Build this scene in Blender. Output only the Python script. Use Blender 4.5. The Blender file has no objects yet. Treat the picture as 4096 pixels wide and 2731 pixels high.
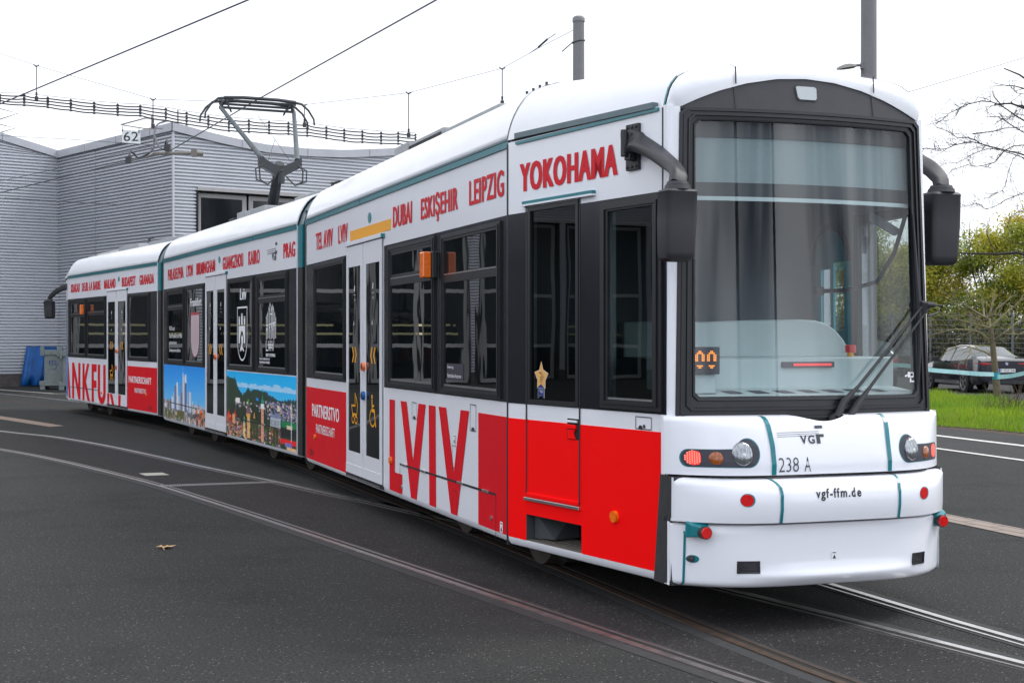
import bpy, bmesh, math, random
import numpy as np
from mathutils import Vector, Matrix
random.seed(7); RNG = np.random.default_rng(7)
SC = bpy.context.scene
# ------------------------------------------------------------------ camera, sky, sun
cam = bpy.data.cameras.new("camera"); camo = bpy.data.objects.new("camera", cam)
SC.collection.objects.link(camo); SC.camera = camo
cam.sensor_width = 36.0; cam.lens = 50.0; cam.clip_start = 0.1; cam.clip_end = 2000.0
camo.location = (0, 0, 1.65); camo.rotation_euler = (math.radians(89.956), 0, 0)
SC.render.resolution_x = 1024; SC.render.resolution_y = 682
SC.view_settings.view_transform = 'Standard'; SC.view_settings.look = 'None'
SC.view_settings.exposure = 0.13; SC.view_settings.gamma = 1.0
SUN_EL, SUN_AZ = 50.0, 75.0          # azimuth clockwise from +Y
world = bpy.data.worlds.new("World"); SC.world = world; world.use_nodes = True
nt = world.node_tree; nt.nodes.clear()
out = nt.nodes.new("ShaderNodeOutputWorld"); bg = nt.nodes.new("ShaderNodeBackground")
sky = nt.nodes.new("ShaderNodeTexSky"); sky.sky_type = 'NISHITA'; sky.sun_disc = False
sky.sun_elevation = math.radians(SUN_EL); sky.sun_rotation = math.radians(SUN_AZ)
tc = nt.nodes.new("ShaderNodeTexCoord"); nz = nt.nodes.new("ShaderNodeTexNoise")
nz.inputs["Scale"].default_value = 2.2; nz.inputs["Detail"].default_value = 5.0
cr = nt.nodes.new("ShaderNodeValToRGB")
cr.color_ramp.elements[0].position = 0.30; cr.color_ramp.elements[0].color = (11.2, 11.6, 12.6, 1)
cr.color_ramp.elements[1].position = 0.70; cr.color_ramp.elements[1].color = (15.5, 15.6, 16.0, 1)
mixs = nt.nodes.new("ShaderNodeMix"); mixs.data_type = 'RGBA'; mixs.inputs["Factor"].default_value = 0.85
nt.links.new(tc.outputs["Generated"], nz.inputs["Vector"]); nt.links.new(nz.outputs["Fac"], cr.inputs["Fac"])
# broken, patchier cloud added to the sky behind the camera, stretched into windscreen smears
nz2 = nt.nodes.new("ShaderNodeTexNoise"); nz2.inputs["Scale"].default_value = 5.5; nz2.inputs["Detail"].default_value = 6.0; nz2.inputs["Distortion"].default_value = .6
cr2 = nt.nodes.new("ShaderNodeValToRGB"); cr2.color_ramp.elements[0].position = .40; cr2.color_ramp.elements[0].color = (3.6, 4.2, 5.6, 1); cr2.color_ramp.elements[1].position = .62; cr2.color_ramp.elements[1].color = (34, 35, 37, 1)
sx = nt.nodes.new("ShaderNodeSeparateXYZ"); rr_ = nt.nodes.new("ShaderNodeMapRange"); rr_.inputs["From Min"].default_value = .05; rr_.inputs["From Max"].default_value = -.35
mx2 = nt.nodes.new("ShaderNodeMix"); mx2.data_type = 'RGBA'
mpz = nt.nodes.new("ShaderNodeMapping"); mpz.inputs["Scale"].default_value = (1, 1, .30); nt.links.new(tc.outputs["Generated"], mpz.inputs["Vector"]); nt.links.new(mpz.outputs[0], nz2.inputs["Vector"]); nt.links.new(nz2.outputs["Fac"], cr2.inputs["Fac"]); nt.links.new(tc.outputs["Generated"], sx.inputs[0]); nt.links.new(sx.outputs["Y"], rr_.inputs["Value"])
nt.links.new(rr_.outputs["Result"], mx2.inputs["Factor"]); nt.links.new(cr.outputs["Color"], mx2.inputs["A"]); nt.links.new(cr2.outputs["Color"], mx2.inputs["B"])
nt.links.new(sky.outputs["Color"], mixs.inputs["A"]); nt.links.new(mx2.outputs["Result"], mixs.inputs["B"])
nt.links.new(mixs.outputs["Result"], bg.inputs["Color"]); bg.inputs["Strength"].default_value = 0.1
nt.links.new(bg.outputs["Background"], out.inputs["Surface"])
sun = bpy.data.lights.new("sun", 'SUN'); sun.energy = 1.7; sun.angle = math.radians(16); sun.color = (1, .97, .92)
suno = bpy.data.objects.new("sun", sun); SC.collection.objects.link(suno)
_d = Vector((math.sin(math.radians(SUN_AZ))*math.cos(math.radians(SUN_EL)), math.cos(math.radians(SUN_AZ))*math.cos(math.radians(SUN_EL)), math.sin(math.radians(SUN_EL))))
suno.rotation_euler = _d.to_track_quat('Z', 'Y').to_euler(); suno.location = (20, 5, 30)

# ------------------------------------------------------------------ materials
def srgb(*c):
    return tuple(((x/255)/12.92 if x/255 <= .04045 else ((x/255+.055)/1.055)**2.4) for x in c)
def mat(name, col, rough=.5, metal=0.0, var=0.0, scale=4.0, bump=0.0, bscale=60.0, coat=0.0, emit=0.0, rvar=0.0, ior=1.5, dirt=None, stretch=None):
    m = bpy.data.materials.new(name); m.use_nodes = True; t = m.node_tree; p = t.nodes["Principled BSDF"]
    p.inputs["Base Color"].default_value = (*col, 1); p.inputs["Roughness"].default_value = rough
    p.inputs["Metallic"].default_value = metal; p.inputs["IOR"].default_value = ior
    p.inputs["Coat Weight"].default_value = coat; p.inputs["Coat Roughness"].default_value = .08
    if emit: p.inputs["Emission Color"].default_value = (*col, 1); p.inputs["Emission Strength"].default_value = emit
    geo = t.nodes.new("ShaderNodeNewGeometry"); vec = geo.outputs["Position"]
    if stretch:
        mp = t.nodes.new("ShaderNodeMapping"); mp.inputs["Scale"].default_value = stretch
        t.links.new(vec, mp.inputs["Vector"]); vec = mp.outputs["Vector"]
    if var or rvar:
        n = t.nodes.new("ShaderNodeTexNoise"); n.inputs["Scale"].default_value = scale; n.inputs["Detail"].default_value = 6; n.inputs["Roughness"].default_value = .65
        t.links.new(vec, n.inputs["Vector"])
        if var:
            r = t.nodes.new("ShaderNodeMapRange"); r.inputs["From Min"].default_value = .3; r.inputs["From Max"].default_value = .7
            t.links.new(n.outputs["Fac"], r.inputs["Value"])
            mx = t.nodes.new("ShaderNodeMix"); mx.data_type = 'RGBA'
            d = dirt if dirt else tuple(c*(1-var) for c in col)
            mx.inputs["A"].default_value = (*d, 1); mx.inputs["B"].default_value = (*(tuple(min(1, c*(1+var)) for c in col) if not dirt else col), 1)
            t.links.new(r.outputs["Result"], mx.inputs["Factor"]); t.links.new(mx.outputs["Result"], p.inputs["Base Color"])
        if rvar:
            r2 = t.nodes.new("ShaderNodeMapRange"); r2.inputs["To Min"].default_value = max(0, rough-rvar); r2.inputs["To Max"].default_value = min(1, rough+rvar)
            t.links.new(n.outputs["Fac"], r2.inputs["Value"]); t.links.new(r2.outputs["Result"], p.inputs["Roughness"])
    if bump:
        b = t.nodes.new("ShaderNodeBump"); b.inputs["Strength"].default_value = bump; b.inputs["Distance"].default_value = .02
        n2 = t.nodes.new("ShaderNodeTexNoise"); n2.inputs["Scale"].default_value = bscale; n2.inputs["Detail"].default_value = 3
        t.links.new(vec, n2.inputs["Vector"]); t.links.new(n2.outputs["Fac"], b.inputs["Height"]); t.links.new(b.outputs["Normal"], p.inputs["Normal"])
    return m
def glass(name, tint, rough=.0, minr=.04, bump=0.0, mul=1.35):
    """thin architectural pane: tinted transparency and a Fresnel mirror"""
    m = bpy.data.materials.new(name); m.use_nodes = True; t = m.node_tree; t.nodes.clear()
    o = t.nodes.new("ShaderNodeOutputMaterial"); tr = t.nodes.new("ShaderNodeBsdfTransparent"); gl = t.nodes.new("ShaderNodeBsdfGlossy")
    tr.inputs["Color"].default_value = (*tint, 1); gl.inputs["Roughness"].default_value = rough
    lw = t.nodes.new("ShaderNodeLayerWeight"); lw.inputs["Blend"].default_value = .5
    fr = t.nodes.new("ShaderNodeMath"); fr.operation = 'POWER'; fr.inputs[1].default_value = 4.6; t.links.new(lw.outputs["Facing"], fr.inputs[0])
    ma = t.nodes.new("ShaderNodeMath"); ma.operation = 'MULTIPLY_ADD'; ma.inputs[1].default_value = .9*mul; ma.inputs[2].default_value = minr+.04*mul; ma.use_clamp = True
    mx = t.nodes.new("ShaderNodeMixShader")
    t.links.new(fr.outputs[0], ma.inputs[0]); t.links.new(ma.outputs[0], mx.inputs[0]); t.links.new(tr.outputs[0], mx.inputs[1]); t.links.new(gl.outputs[0], mx.inputs[2]); t.links.new(mx.outputs[0], o.inputs[0])
    if bump:
        b = t.nodes.new("ShaderNodeBump"); b.inputs["Strength"].default_value = bump; b.inputs["Distance"].default_value = .02
        g = t.nodes.new("ShaderNodeNewGeometry"); n2 = t.nodes.new("ShaderNodeTexNoise"); n2.inputs["Scale"].default_value = 1.3; n2.inputs["Detail"].default_value = 1
        t.links.new(g.outputs["Position"], n2.inputs["Vector"]); t.links.new(n2.outputs["Fac"], b.inputs["Height"]); t.links.new(b.outputs["Normal"], gl.inputs["Normal"]); t.links.new(b.outputs["Normal"], lw.inputs["Normal"])
    return m
def vcol_mat(name, rough=.35, trans=0.0):
    m = bpy.data.materials.new(name); m.use_nodes = True; t = m.node_tree; p = t.nodes["Principled BSDF"]
    a = t.nodes.new("ShaderNodeAttribute"); a.attribute_name = "Col"; t.links.new(a.outputs["Color"], p.inputs["Base Color"]); p.inputs["Roughness"].default_value = rough
    if trans:
        tl = t.nodes.new("ShaderNodeBsdfTranslucent"); mx = t.nodes.new("ShaderNodeMixShader"); mx.inputs[0].default_value = trans; t.links.new(a.outputs["Color"], tl.inputs["Color"]); t.links.new(p.outputs[0], mx.inputs[1]); t.links.new(tl.outputs[0], mx.inputs[2]); t.links.new(mx.outputs[0], t.nodes["Material Output"].inputs[0])
    return m
X = {}
X['white'] = mat("white_paint", (.79, .80, .845), .26, var=.012, scale=.8, coat=.25)
X['roofw'] = mat("roof_white_paint", (.80, .81, .84), .3, var=.05, scale=1.6, coat=.3, bump=.05, bscale=2.0, stretch=(1, 1, 3))
X['red'] = mat("bright_red_foil", (.97, .0003, .0012), .5, var=.02, scale=3, ior=1.22)
X['red2'] = mat("printed_red_foil", (.66, .005, .014), .42, var=.05, scale=3, ior=1.25)
X['letred'] = mat("letter_red_foil", (.62, .010, .022), .5, ior=1.3)
X['band'] = mat("charcoal_gloss_band", (.010, .0115, .016), .17, var=.2, scale=2, rvar=.06, bump=.03, bscale=2.5)
X['frame'] = mat("black_window_rubber", (.011, .012, .015), .40, var=.2, scale=9)
X['rubber'] = mat("grey_black_rubber", (.030, .031, .034), .6, var=.2, scale=14)
X['plast'] = mat("grained_black_plastic", (.026, .027, .031), .5, var=.12, scale=8, bump=.08, bscale=220)
X['dark'] = mat("dark_void", (.006, .006, .007), .8)
X['teal'] = mat("teal_paint", (.004, .17, .20), .3, var=.12, scale=6, coat=.2)
X['tealg'] = mat("teal_grey_trim", (.10, .15, .17), .35, var=.1, scale=5)
X['alu'] = mat("aluminium_trim", (.62, .63, .65), .3, 1.0, var=.1, scale=20)
X['yel'] = mat("amber_yellow_foil", (.86, .37, .002), .4)
X['orange'] = mat("orange_lens", (.90, .16, .004), .18, coat=.5, var=.2, scale=40)
X['redlens'] = mat("red_reflector_lens", (.62, .004, .004), .15, coat=.6, var=.25, scale=60)
X['tailred'] = mat("lit_red_led_lamp", (1.0, .03, .02), .3, emit=.55, var=.5, scale=130)
X['ledred'] = mat("lit_red_led_bar", (1.0, .05, .05), .3, emit=.35)
X['ledora'] = mat("lit_orange_led", (1.0, .30, .03), .3, emit=1.6)
X['ledoff'] = mat("unlit_led", (.09, .05, .05), .5)
X['ledbox'] = mat("led_box_plastic", (.035, .035, .05), .5)
X['black'] = mat("black_print", (.018, .018, .022), .45)
X['greyp'] = mat("dark_grey_print", (.035, .037, .045), .45)
X['decal'] = mat("white_window_foil", (.80, .80, .82), .5)
X['gold'] = mat("gold_foil", (.78, .43, .13), .4)
X['navy'] = mat("navy_foil", (.012, .03, .16), .4)
X['pink'] = mat("pale_pink_foil", (.55, .42, .45), .5)
X['crestred'] = mat("dull_red_foil", (.40, .05, .06), .5)
X['pane'] = mat("dark_tinted_glass", (.005, .007, .008), .012, bump=.085, bscale=1.3, ior=1.55, stretch=(1, 1, .45))
X['ws'] = glass("windscreen_glass", (.83, .89, .90), minr=.0, mul=1.15)
X['cabg'] = glass("cab_side_glass", (.34, .38, .38), minr=.0, bump=.05, mul=1.0)
X['clear'] = glass("clear_glass", (.80, .84, .84), minr=.02)
X['lens'] = glass("lamp_cover_glass", (.92, .94, .96), rough=.05, minr=-.02, mul=.3)
X['chrome'] = mat("lamp_reflector_chrome", (.30, .315, .33), .16, .75, var=.35, scale=60, bump=.35, bscale=60, stretch=(1, 1, .12))
X['desk'] = mat("pale_grey_console", (.50, .565, .565), .5, var=.05, scale=3)
X['wallin'] = mat("cab_lining_grey", (.21, .225, .26), .55, var=.08, scale=2)
X['blind'] = mat("woven_sun_blind", (.25, .295, .30), .8, var=.08, scale=90)
X['bellow'] = mat("bellows_black_rubber", (.009, .0095, .009), .7, var=.3, scale=3)
X['iron'] = mat("dusty_cast_iron", (.055, .045, .036), .75, var=.35, scale=12)
X['under'] = mat("dark_underframe", (.010, .010, .010), .85)
X['roofbox'] = mat("grey_roof_box", (.30, .31, .32), .5, var=.15, scale=6)
X['panto'] = mat("pantograph_grey_steel", (.10, .115, .125), .45, .3, var=.3, scale=10)
X['pantd'] = mat("pantograph_dark_steel", (.028, .032, .036), .45, var=.2, scale=10)
X['pole'] = mat("galvanised_pole_grey", (.17, .165, .175), .55, var=.10, scale=2.5, stretch=(1, 1, .3))
X['wire'] = mat("copper_wire_dark", (.03, .03, .035), .5)
X['steel'] = mat("polished_rail_steel", (.58, .57, .56), .36, 1.0, var=.15, scale=8, rvar=.1)
X['steeld'] = mat("dull_rail_steel", (.23, .205, .20), .42, .75, var=.3, scale=9, rvar=.12)
X['rust'] = mat("rusty_rail_steel", (.055, .032, .020), .75, .2, var=.4, scale=14)
X['groove'] = mat("rail_groove_shade", (.010, .009, .008), .9)  # near-black stands for the shade inside grooves that are only flat strips
X['mortar'] = mat("rail_edge_sealant", (.026, .026, .027), .85, var=.3, scale=16)
X['paint'] = mat("road_white_paint", (.62, .60, .57), .7, var=.25, scale=14)
X['paintw'] = mat("worn_white_paint", (.42, .40, .37), .8, var=.35, scale=16)
X['clad'] = mat("corrugated_silver_cladding", (.47, .485, .52), .42, .25, var=.05, scale=1.2)
X['fascia'] = mat("grey_fascia_sheet", (.42, .43, .465), .5, .1, var=.07, scale=1.5)
X['plinth'] = mat("dark_concrete_plinth", (.075, .065, .062), .85, var=.3, scale=5)
X['gframe'] = mat("light_grey_gate_frame", (.34, .33, .33), .5, var=.06, scale=4)
X['gpane'] = glass("gate_glass", (.38, .40, .40), minr=.0, mul=.8)
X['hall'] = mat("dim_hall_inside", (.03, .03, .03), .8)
X['tube'] = mat("lit_fluorescent_tube", (1.0, .90, .52), .4, emit=2.0)
X['bluec'] = mat("blue_container_paint", (.004, .085, .30), .45, var=.30, scale=4)
X['galv'] = mat("galvanised_grey_steel", (.15, .175, .17), .5, .25, var=.22, scale=7)
X['sign'] = mat("white_sign_enamel", (.70, .72, .71), .45, var=.06, scale=8)
X['carp'] = mat("black_blue_car_paint", (.010, .012, .020), .14, coat=1.0, rvar=.03)
X['suvp'] = mat("dark_grey_car_paint", (.025, .027, .032), .18, coat=1.0)
X['carw'] = mat("silver_white_car_paint", (.52, .53, .56), .2, coat=1.0)
X['carg'] = mat("car_window_glass", (.05, .065, .065), .03, .25, ior=1.9)
X['tyre'] = mat("car_tyre_rubber", (.014, .014, .015), .8)
X['rim'] = mat("alloy_rim", (.50, .51, .53), .3, .9)
X['tailc'] = mat("car_tail_lamp_red", (.42, .012, .015), .2, coat=.6)
X['plate'] = mat("white_number_plate", (.72, .73, .72), .4)
X['platebl'] = mat("blue_plate_strip", (.01, .06, .45), .4)
X['bark'] = mat("grey_green_bark", (.125, .105, .062), .85, var=.45, scale=22, bump=.4, bscale=60)
X['twig'] = mat("dark_twig_bark", (.035, .030, .026), .85, var=.3, scale=12)
X['brush'] = mat("dry_shrub_twigs", (.10, .072, .048), .9, var=.4, scale=20)
X['tapem'] = mat("turquoise_white_barrier_tape", (.50, .72, .74), .35, var=.25, scale=2.2, dirt=(.30, .62, .66))
X['tapeb'] = mat("turquoise_tape_wrap", (.01, .28, .33), .4)
X['fence'] = mat("fence_galvanised_steel", (.15, .16, .17), .5, .4)
X['leafl'] = mat("dry_plane_leaf", (.50, .30, .14), .7, var=.25, scale=40)
X['foliage'] = vcol_mat("foliage_leaves", .6, .45)
X['print'] = vcol_mat("printed_photo_foil", .32)
X['tealin'] = mat("teal_door_lining", (.012, .46, .54), .45, var=.1, scale=4)
X['brick'] = None

# ------------------------------------------------------------------ mesh builder
class MB:
    def __init__(s): s.v = []; s.f = []; s.m = []
    def add(s, vs, fs, mi=0):
        b = len(s.v); s.v += [tuple(map(float, p)) for p in vs]; s.f += [tuple(b+i for i in f) for f in fs]; s.m += [mi]*len(fs); return s
    def prism(s, a, b, mi=0):
        n = len(a)
        return s.add(list(a)+list(b), [tuple(range(n-1, -1, -1)), tuple(range(n, 2*n))]+[(i, (i+1) % n, n+(i+1) % n, n+i) for i in range(n)], mi)
    def plate(s, fr, poly, t0, t1, mi=0):
        return s.prism([fr(p[0], t0, p[1]) for p in poly], [fr(p[0], t1, p[1]) for p in poly], mi)
    def rect(s, fr, s0, s1, z0, z1, t0, t1, mi=0):
        return s.plate(fr, [(s0, z0), (s1, z0), (s1, z1), (s0, z1)], t0, t1, mi)
    def face(s, fr, poly, t, mi=0):
        return s.add([fr(p[0], t, p[1]) for p in poly], [tuple(range(len(poly)))], mi)
    def box(s, c, size, rz=0, mi=0):
        cx, cy, cz = c; hx, hy, hz = (q/2 for q in size); co, si = math.cos(rz), math.sin(rz)
        P = [(cx+x*co-y*si, cy+x*si+y*co, cz+z) for z in (-hz, hz) for x, y in ((-hx, -hy), (hx, -hy), (hx, hy), (-hx, hy))]
        return s.prism(P[:4], P[4:], mi)
    def grid(s, rows, mi=0, closed=False):
        n = len(rows[0]); vs = [p for r in rows for p in r]; fs = []
        for i in range(len(rows)-1):
            for j in range(n if closed else n-1):
                k = (j+1) % n; fs.append((i*n+j, i*n+k, (i+1)*n+k, (i+1)*n+j))
        return s.add(vs, fs, mi)
    def tube(s, pts, r, n=8, mi=0, caps=True):
        pts = [Vector(p) for p in pts]; rs = r if isinstance(r, (list, tuple)) else [r]*len(pts); rows = []
        up = None
        for i, p in enumerate(pts):
            d = (pts[min(i+1, len(pts)-1)]-pts[max(i-1, 0)])
            if d.length < 1e-9: d = Vector((0, 0, 1))
            d.normalize()
            if up is None: up = Vector((0, 0, 1)) if abs(d.z) < .9 else Vector((1, 0, 0))
            a = d.cross(up)
            if a.length < 1e-6: a = d.orthogonal()
            a.normalize(); b = a.cross(d).normalized(); up = b
            rows.append([p+a*math.cos(2*math.pi*k/n)*rs[i]+b*math.sin(2*math.pi*k/n)*rs[i] for k in range(n)])
        s.grid(rows, mi, True)
        if caps:
            s.add(rows[0], [tuple(range(n))], mi); s.add(rows[-1], [tuple(range(n-1, -1, -1))], mi)
        return s
    def cyl(s, a, b, r, n=16, mi=0, r2=None): return s.tube([a, b], [r, r if r2 is None else r2], n, mi)
    def frame(s, fr, s0, s1, z0, z1, w, t0, t1, mi=0, wz=None):
        wz = wz or w
        s.rect(fr, s0, s1, z0, z0+wz, t0, t1, mi); s.rect(fr, s0, s1, z1-wz, z1, t0, t1, mi)
        s.rect(fr, s0, s0+w, z0+wz, z1-wz, t0, t1, mi); s.rect(fr, s1-w, s1, z0+wz, z1-wz, t0, t1, mi); return s
    def holes(s, fr, s0, s1, z0, z1, hs, t0, t1, mi=0):
        """a panel between s0..s1, z0..z1 with rectangular openings hs"""
        S = sorted({s0, s1, *[a for h in hs for a in h[:2] if s0 < a < s1]}); Z = sorted({z0, z1, *[a for h in hs for a in h[2:] if z0 < a < z1]})
        solid = lambda i, j: 0 <= i < len(S)-1 and 0 <= j < len(Z)-1 and not any(h[0]-1e-6 <= S[i] and S[i+1] <= h[1]+1e-6 and h[2]-1e-6 <= Z[j] and Z[j+1] <= h[3]+1e-6 for h in hs)
        for i in range(len(S)-1):
            for j in range(len(Z)-1):
                if not solid(i, j): continue
                a, b, c, d = S[i], S[i+1], Z[j], Z[j+1]
                for t in (t0, t1): s.add([fr(a, t, c), fr(b, t, c), fr(b, t, d), fr(a, t, d)], [(0, 1, 2, 3)], mi)
                for (di, dj, q) in ((-1, 0, ((a, c), (a, d))), (1, 0, ((b, c), (b, d))), (0, -1, ((a, c), (b, c))), (0, 1, ((a, d), (b, d)))):
                    if not solid(i+di, j+dj):
                        (p, u), (r, w) = q; s.add([fr(p, t0, u), fr(r, t0, w), fr(r, t1, w), fr(p, t1, u)], [(0, 1, 2, 3)], mi)
        return s
    def build(s, name, mats, parent=None, smooth=False, bevel=0.0, solid=0.0, weld=True, recalc=True):
        off = ROOT(parent)
        me = bpy.data.meshes.new(name); me.from_pydata([(x-off[0], y-off[1], z-off[2]) for x, y, z in s.v], [], s.f)
        for m in (mats if isinstance(mats, (list, tuple)) else [mats]): me.materials.append(X[m] if isinstance(m, str) else m)
        me.polygons.foreach_set("material_index", s.m)
        bm = bmesh.new(); bm.from_mesh(me)
        if weld: bmesh.ops.remove_doubles(bm, verts=bm.verts, dist=1e-5)
        if recalc: bmesh.ops.recalc_face_normals(bm, faces=bm.faces)
        bm.to_mesh(me); bm.free()
        o = bpy.data.objects.new(name, me); SC.collection.objects.link(o)
        if parent: o.parent = parent
        if smooth:
            me.shade_smooth()
            me.set_sharp_from_angle(angle=math.radians(smooth if smooth > 1 else 40))
        if solid:
            md = o.modifiers.new("solid", 'SOLIDIFY'); md.thickness = solid; md.offset = 0
        if bevel:
            md = o.modifiers.new("bevel", 'BEVEL'); md.width = bevel; md.segments = 2; md.limit_method = 'ANGLE'; md.angle_limit = math.radians(50); md.harden_normals = False
        return o
def ROOT(o):
    p = Vector((0, 0, 0))
    while o: p = p+o.location; o = o.parent
    return p
def thing(name, loc, label, cat, group=None):
    o = bpy.data.objects.new(name, None); SC.collection.objects.link(o); o.location = loc; o.empty_display_size = .3
    return tag(o, label, cat, group)
def tag(o, label, cat, group=None):
    o["label"] = label; o["category"] = cat
    if group: o["group"] = group
    return o
def struct(o, kind="structure"): o["kind"] = kind; return o
def cr_spline(pts, step):
    """Catmull-Rom resampling"""
    P = [Vector(p) for p in pts]; P = [2*P[0]-P[1]]+P+[2*P[-1]-P[-2]]; o = []
    for i in range(1, len(P)-2):
        a, b, c, d = P[i-1], P[i], P[i+1], P[i+2]; n = max(1, int((c-b).length/step))
        for k in range(n):
            t = k/n; o.append(.5*((2*b)+(c-a)*t+(2*a-5*b+4*c-d)*t*t+(3*b-a-3*c+d)*t**3))
    o.append(P[-2]); return o
_ft = bpy.data.curves.new("lettering", 'FONT'); _fo = bpy.data.objects.new("lettering", _ft)
def text_mesh(body, bold=0.0):
    _ft.body = body; _ft.offset = bold; _ft.space_character = 1.0+max(0, bold)*9; _ft.resolution_u = 3
    me = bpy.data.meshes.new_from_object(_fo)
    co = np.zeros(len(me.vertices)*3); me.vertices.foreach_get('co', co); co = co.reshape(-1, 3)
    fs = [tuple(p.vertices) for p in me.polygons]; bpy.data.meshes.remove(me)
    lo, hi = co.min(0), co.max(0); return (co-lo)/np.maximum(hi-lo, 1e-6), fs
def text(mb, body, fr, s0, s1, z0, z1, t, bold=0.0, mi=0, fat=0.0):
    """lettering scaled into the rectangle s0..s1, z0..z1 of the surface fr at offset t"""
    co, fs = text_mesh(body, bold)
    for k, o in enumerate((0,) if not fat else (-1, -.5, 0, .5, 1)):     # wider upright strokes, as in a heavy condensed face
        mb.add([fr(s0+fat+(s1-s0-2*fat)*a+o*fat, t-.00015*k, z0+(z1-z0)*b) for a, b, _ in co], fs, mi)
    return mb
# ---- overhead line and branch courses, metres
BARE_LIMBS=[[(9.83,27.3,5.86),(9.61,27.3,6.0),(9.39,27.3,6.15),(9.21,27.3,6.22),(9.01,27.3,6.24),(8.81,27.3,6.19),(8.7,27.3,6.17),(8.57,27.3,6.09),(8.4,27.3,6.01),(8.26,27.3,5.88),(8.13,27.3,5.8)],[(9.64,28.0,6.27),(9.5,28.0,6.43),(9.48,28.0,6.5)],[(10.33,28.7,5.84),(10.13,28.7,5.95),(9.95,28.7,6.08),(9.8,28.7,6.16),(9.57,28.7,6.15)],[(9.95,27.65,5.25),(9.7,27.65,5.31),(9.48,27.65,5.37),(9.27,27.65,5.42),(9.11,27.65,5.47),(8.96,27.65,5.5),(8.77,27.65,5.48),(8.6,27.65,5.44),(8.44,27.65,5.37),(8.29,27.65,5.36),(8.14,27.65,5.37),(7.97,27.65,5.38)],[(9.34,28.35,5.56),(9.24,28.35,5.64),(9.07,28.35,5.69),(8.88,28.35,5.68),(8.8,28.35,5.74),(8.65,28.35,5.83),(8.46,28.35,5.89)],[(8.84,27.3,5.61),(9.03,27.3,5.63),(9.25,27.3,5.66),(9.47,27.3,5.72),(9.83,27.3,5.74)],[(9.68,28.0,5.37),(9.6,28.0,5.27),(9.5,28.0,5.15),(9.33,28.0,5.1),(9.15,28.0,5.07),(8.96,28.0,5.1),(8.81,28.0,5.05),(8.62,28.0,4.97)],[(9.76,28.7,5.51),(9.57,28.7,5.5),(9.43,28.7,5.46),(9.3,28.7,5.4),(9.22,28.7,5.36),(9.1,28.7,5.28),(8.97,28.7,5.23),(8.76,28.7,5.22),(8.57,28.7,5.14)],[(9.83,27.65,5.26),(9.74,27.65,5.17),(9.68,27.65,5.02),(9.63,27.65,4.83),(9.59,27.65,4.67),(9.53,27.65,4.55),(9.4,27.65,4.49),(9.25,27.65,4.41)],[(10.21,28.35,4.59),(10.02,28.35,4.52),(9.83,28.35,4.44),(9.64,28.35,4.32),(9.45,28.35,4.26),(9.36,28.35,4.32),(9.24,28.35,4.38),(9.07,28.35,4.32),(8.9,28.35,4.38)],[(9.83,27.3,4.21),(9.69,27.3,4.1),(9.58,27.3,3.99),(9.52,27.3,3.88)],[(9.68,28.0,5.37),(9.86,28.0,5.47),(10.08,28.0,5.49)],[(10.09,28.7,6.23),(10.01,28.7,6.1),(9.88,28.7,6.13)],[(9.95,27.65,6.16),(9.83,27.65,6.12),(9.74,27.65,6.05)],[(10.21,28.35,6.56),(10.06,28.35,6.57),(9.98,28.35,6.65),(9.91,28.35,6.74)]]
YOUNG_LIMBS=[[(12.91,37.8,0.0),(12.88,37.8,0.38),(12.86,37.8,0.69),(12.82,37.8,1.07),(12.77,37.8,1.58),(12.72,37.8,1.98)],[(12.72,37.8,1.98),(12.76,38.04,2.24),(12.83,38.04,2.55),(12.94,38.04,3.06)],[(12.77,37.8,2.03),(13.06,37.8,2.31),(13.36,37.8,2.57),(13.61,37.8,2.77)],[(12.68,37.8,2.19),(12.47,37.56,2.28),(12.22,37.56,2.42),(12.02,37.56,2.56),(11.74,37.56,2.69),(11.59,37.56,2.66),(11.48,37.56,2.87)],[(12.55,37.8,2.29),(12.62,38.16,2.6),(12.31,38.16,2.87),(12.0,38.16,3.01)],[(12.7,37.8,1.6),(12.56,37.92,1.76),(12.41,37.92,1.91),(12.31,37.92,2.16),(12.18,37.92,2.44)],[(12.68,37.8,1.68),(12.36,37.68,1.88),(12.03,37.68,1.93),(11.7,37.68,1.94),(11.39,37.68,1.86),(11.19,37.68,1.83)],[(12.83,37.8,1.65),(12.93,37.44,1.83),(13.24,37.44,2.06),(13.48,37.44,2.23)],[(12.75,37.8,1.23),(12.63,38.04,1.35),(12.4,38.04,1.42),(12.14,38.04,1.5),(11.89,38.04,1.47),(11.55,38.04,1.32)],[(12.72,37.8,1.98),(12.5,37.8,2.03),(12.09,37.8,2.14),(11.74,37.8,2.24),(11.46,37.8,2.39)],[(12.65,37.8,2.24),(12.77,37.56,2.44),(13.0,37.56,2.64),(13.23,37.56,2.84)],[(12.37,37.8,1.91),(12.21,38.16,1.83),(11.95,38.16,1.76)],[(12.6,37.8,1.96),(12.44,37.92,2.21),(12.18,37.92,2.29)],[(13.06,37.8,1.83),(13.27,37.68,1.81),(13.55,37.68,1.83)],[(12.19,37.8,1.48),(12.05,37.44,1.28),(11.93,37.44,1.12)]]
TAPE_A=[(10.65,38.6,0.97),(10.89,38.5,0.92),(11.32,38.3,0.85),(11.93,38.1,0.8),(12.41,38.0,0.76),(12.78,37.7,0.75)]
TAPE_B=[(12.87,37.7,0.68),(13.13,37.5,0.71),(13.43,37.3,0.79),(13.83,37.0,0.93)]
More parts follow.
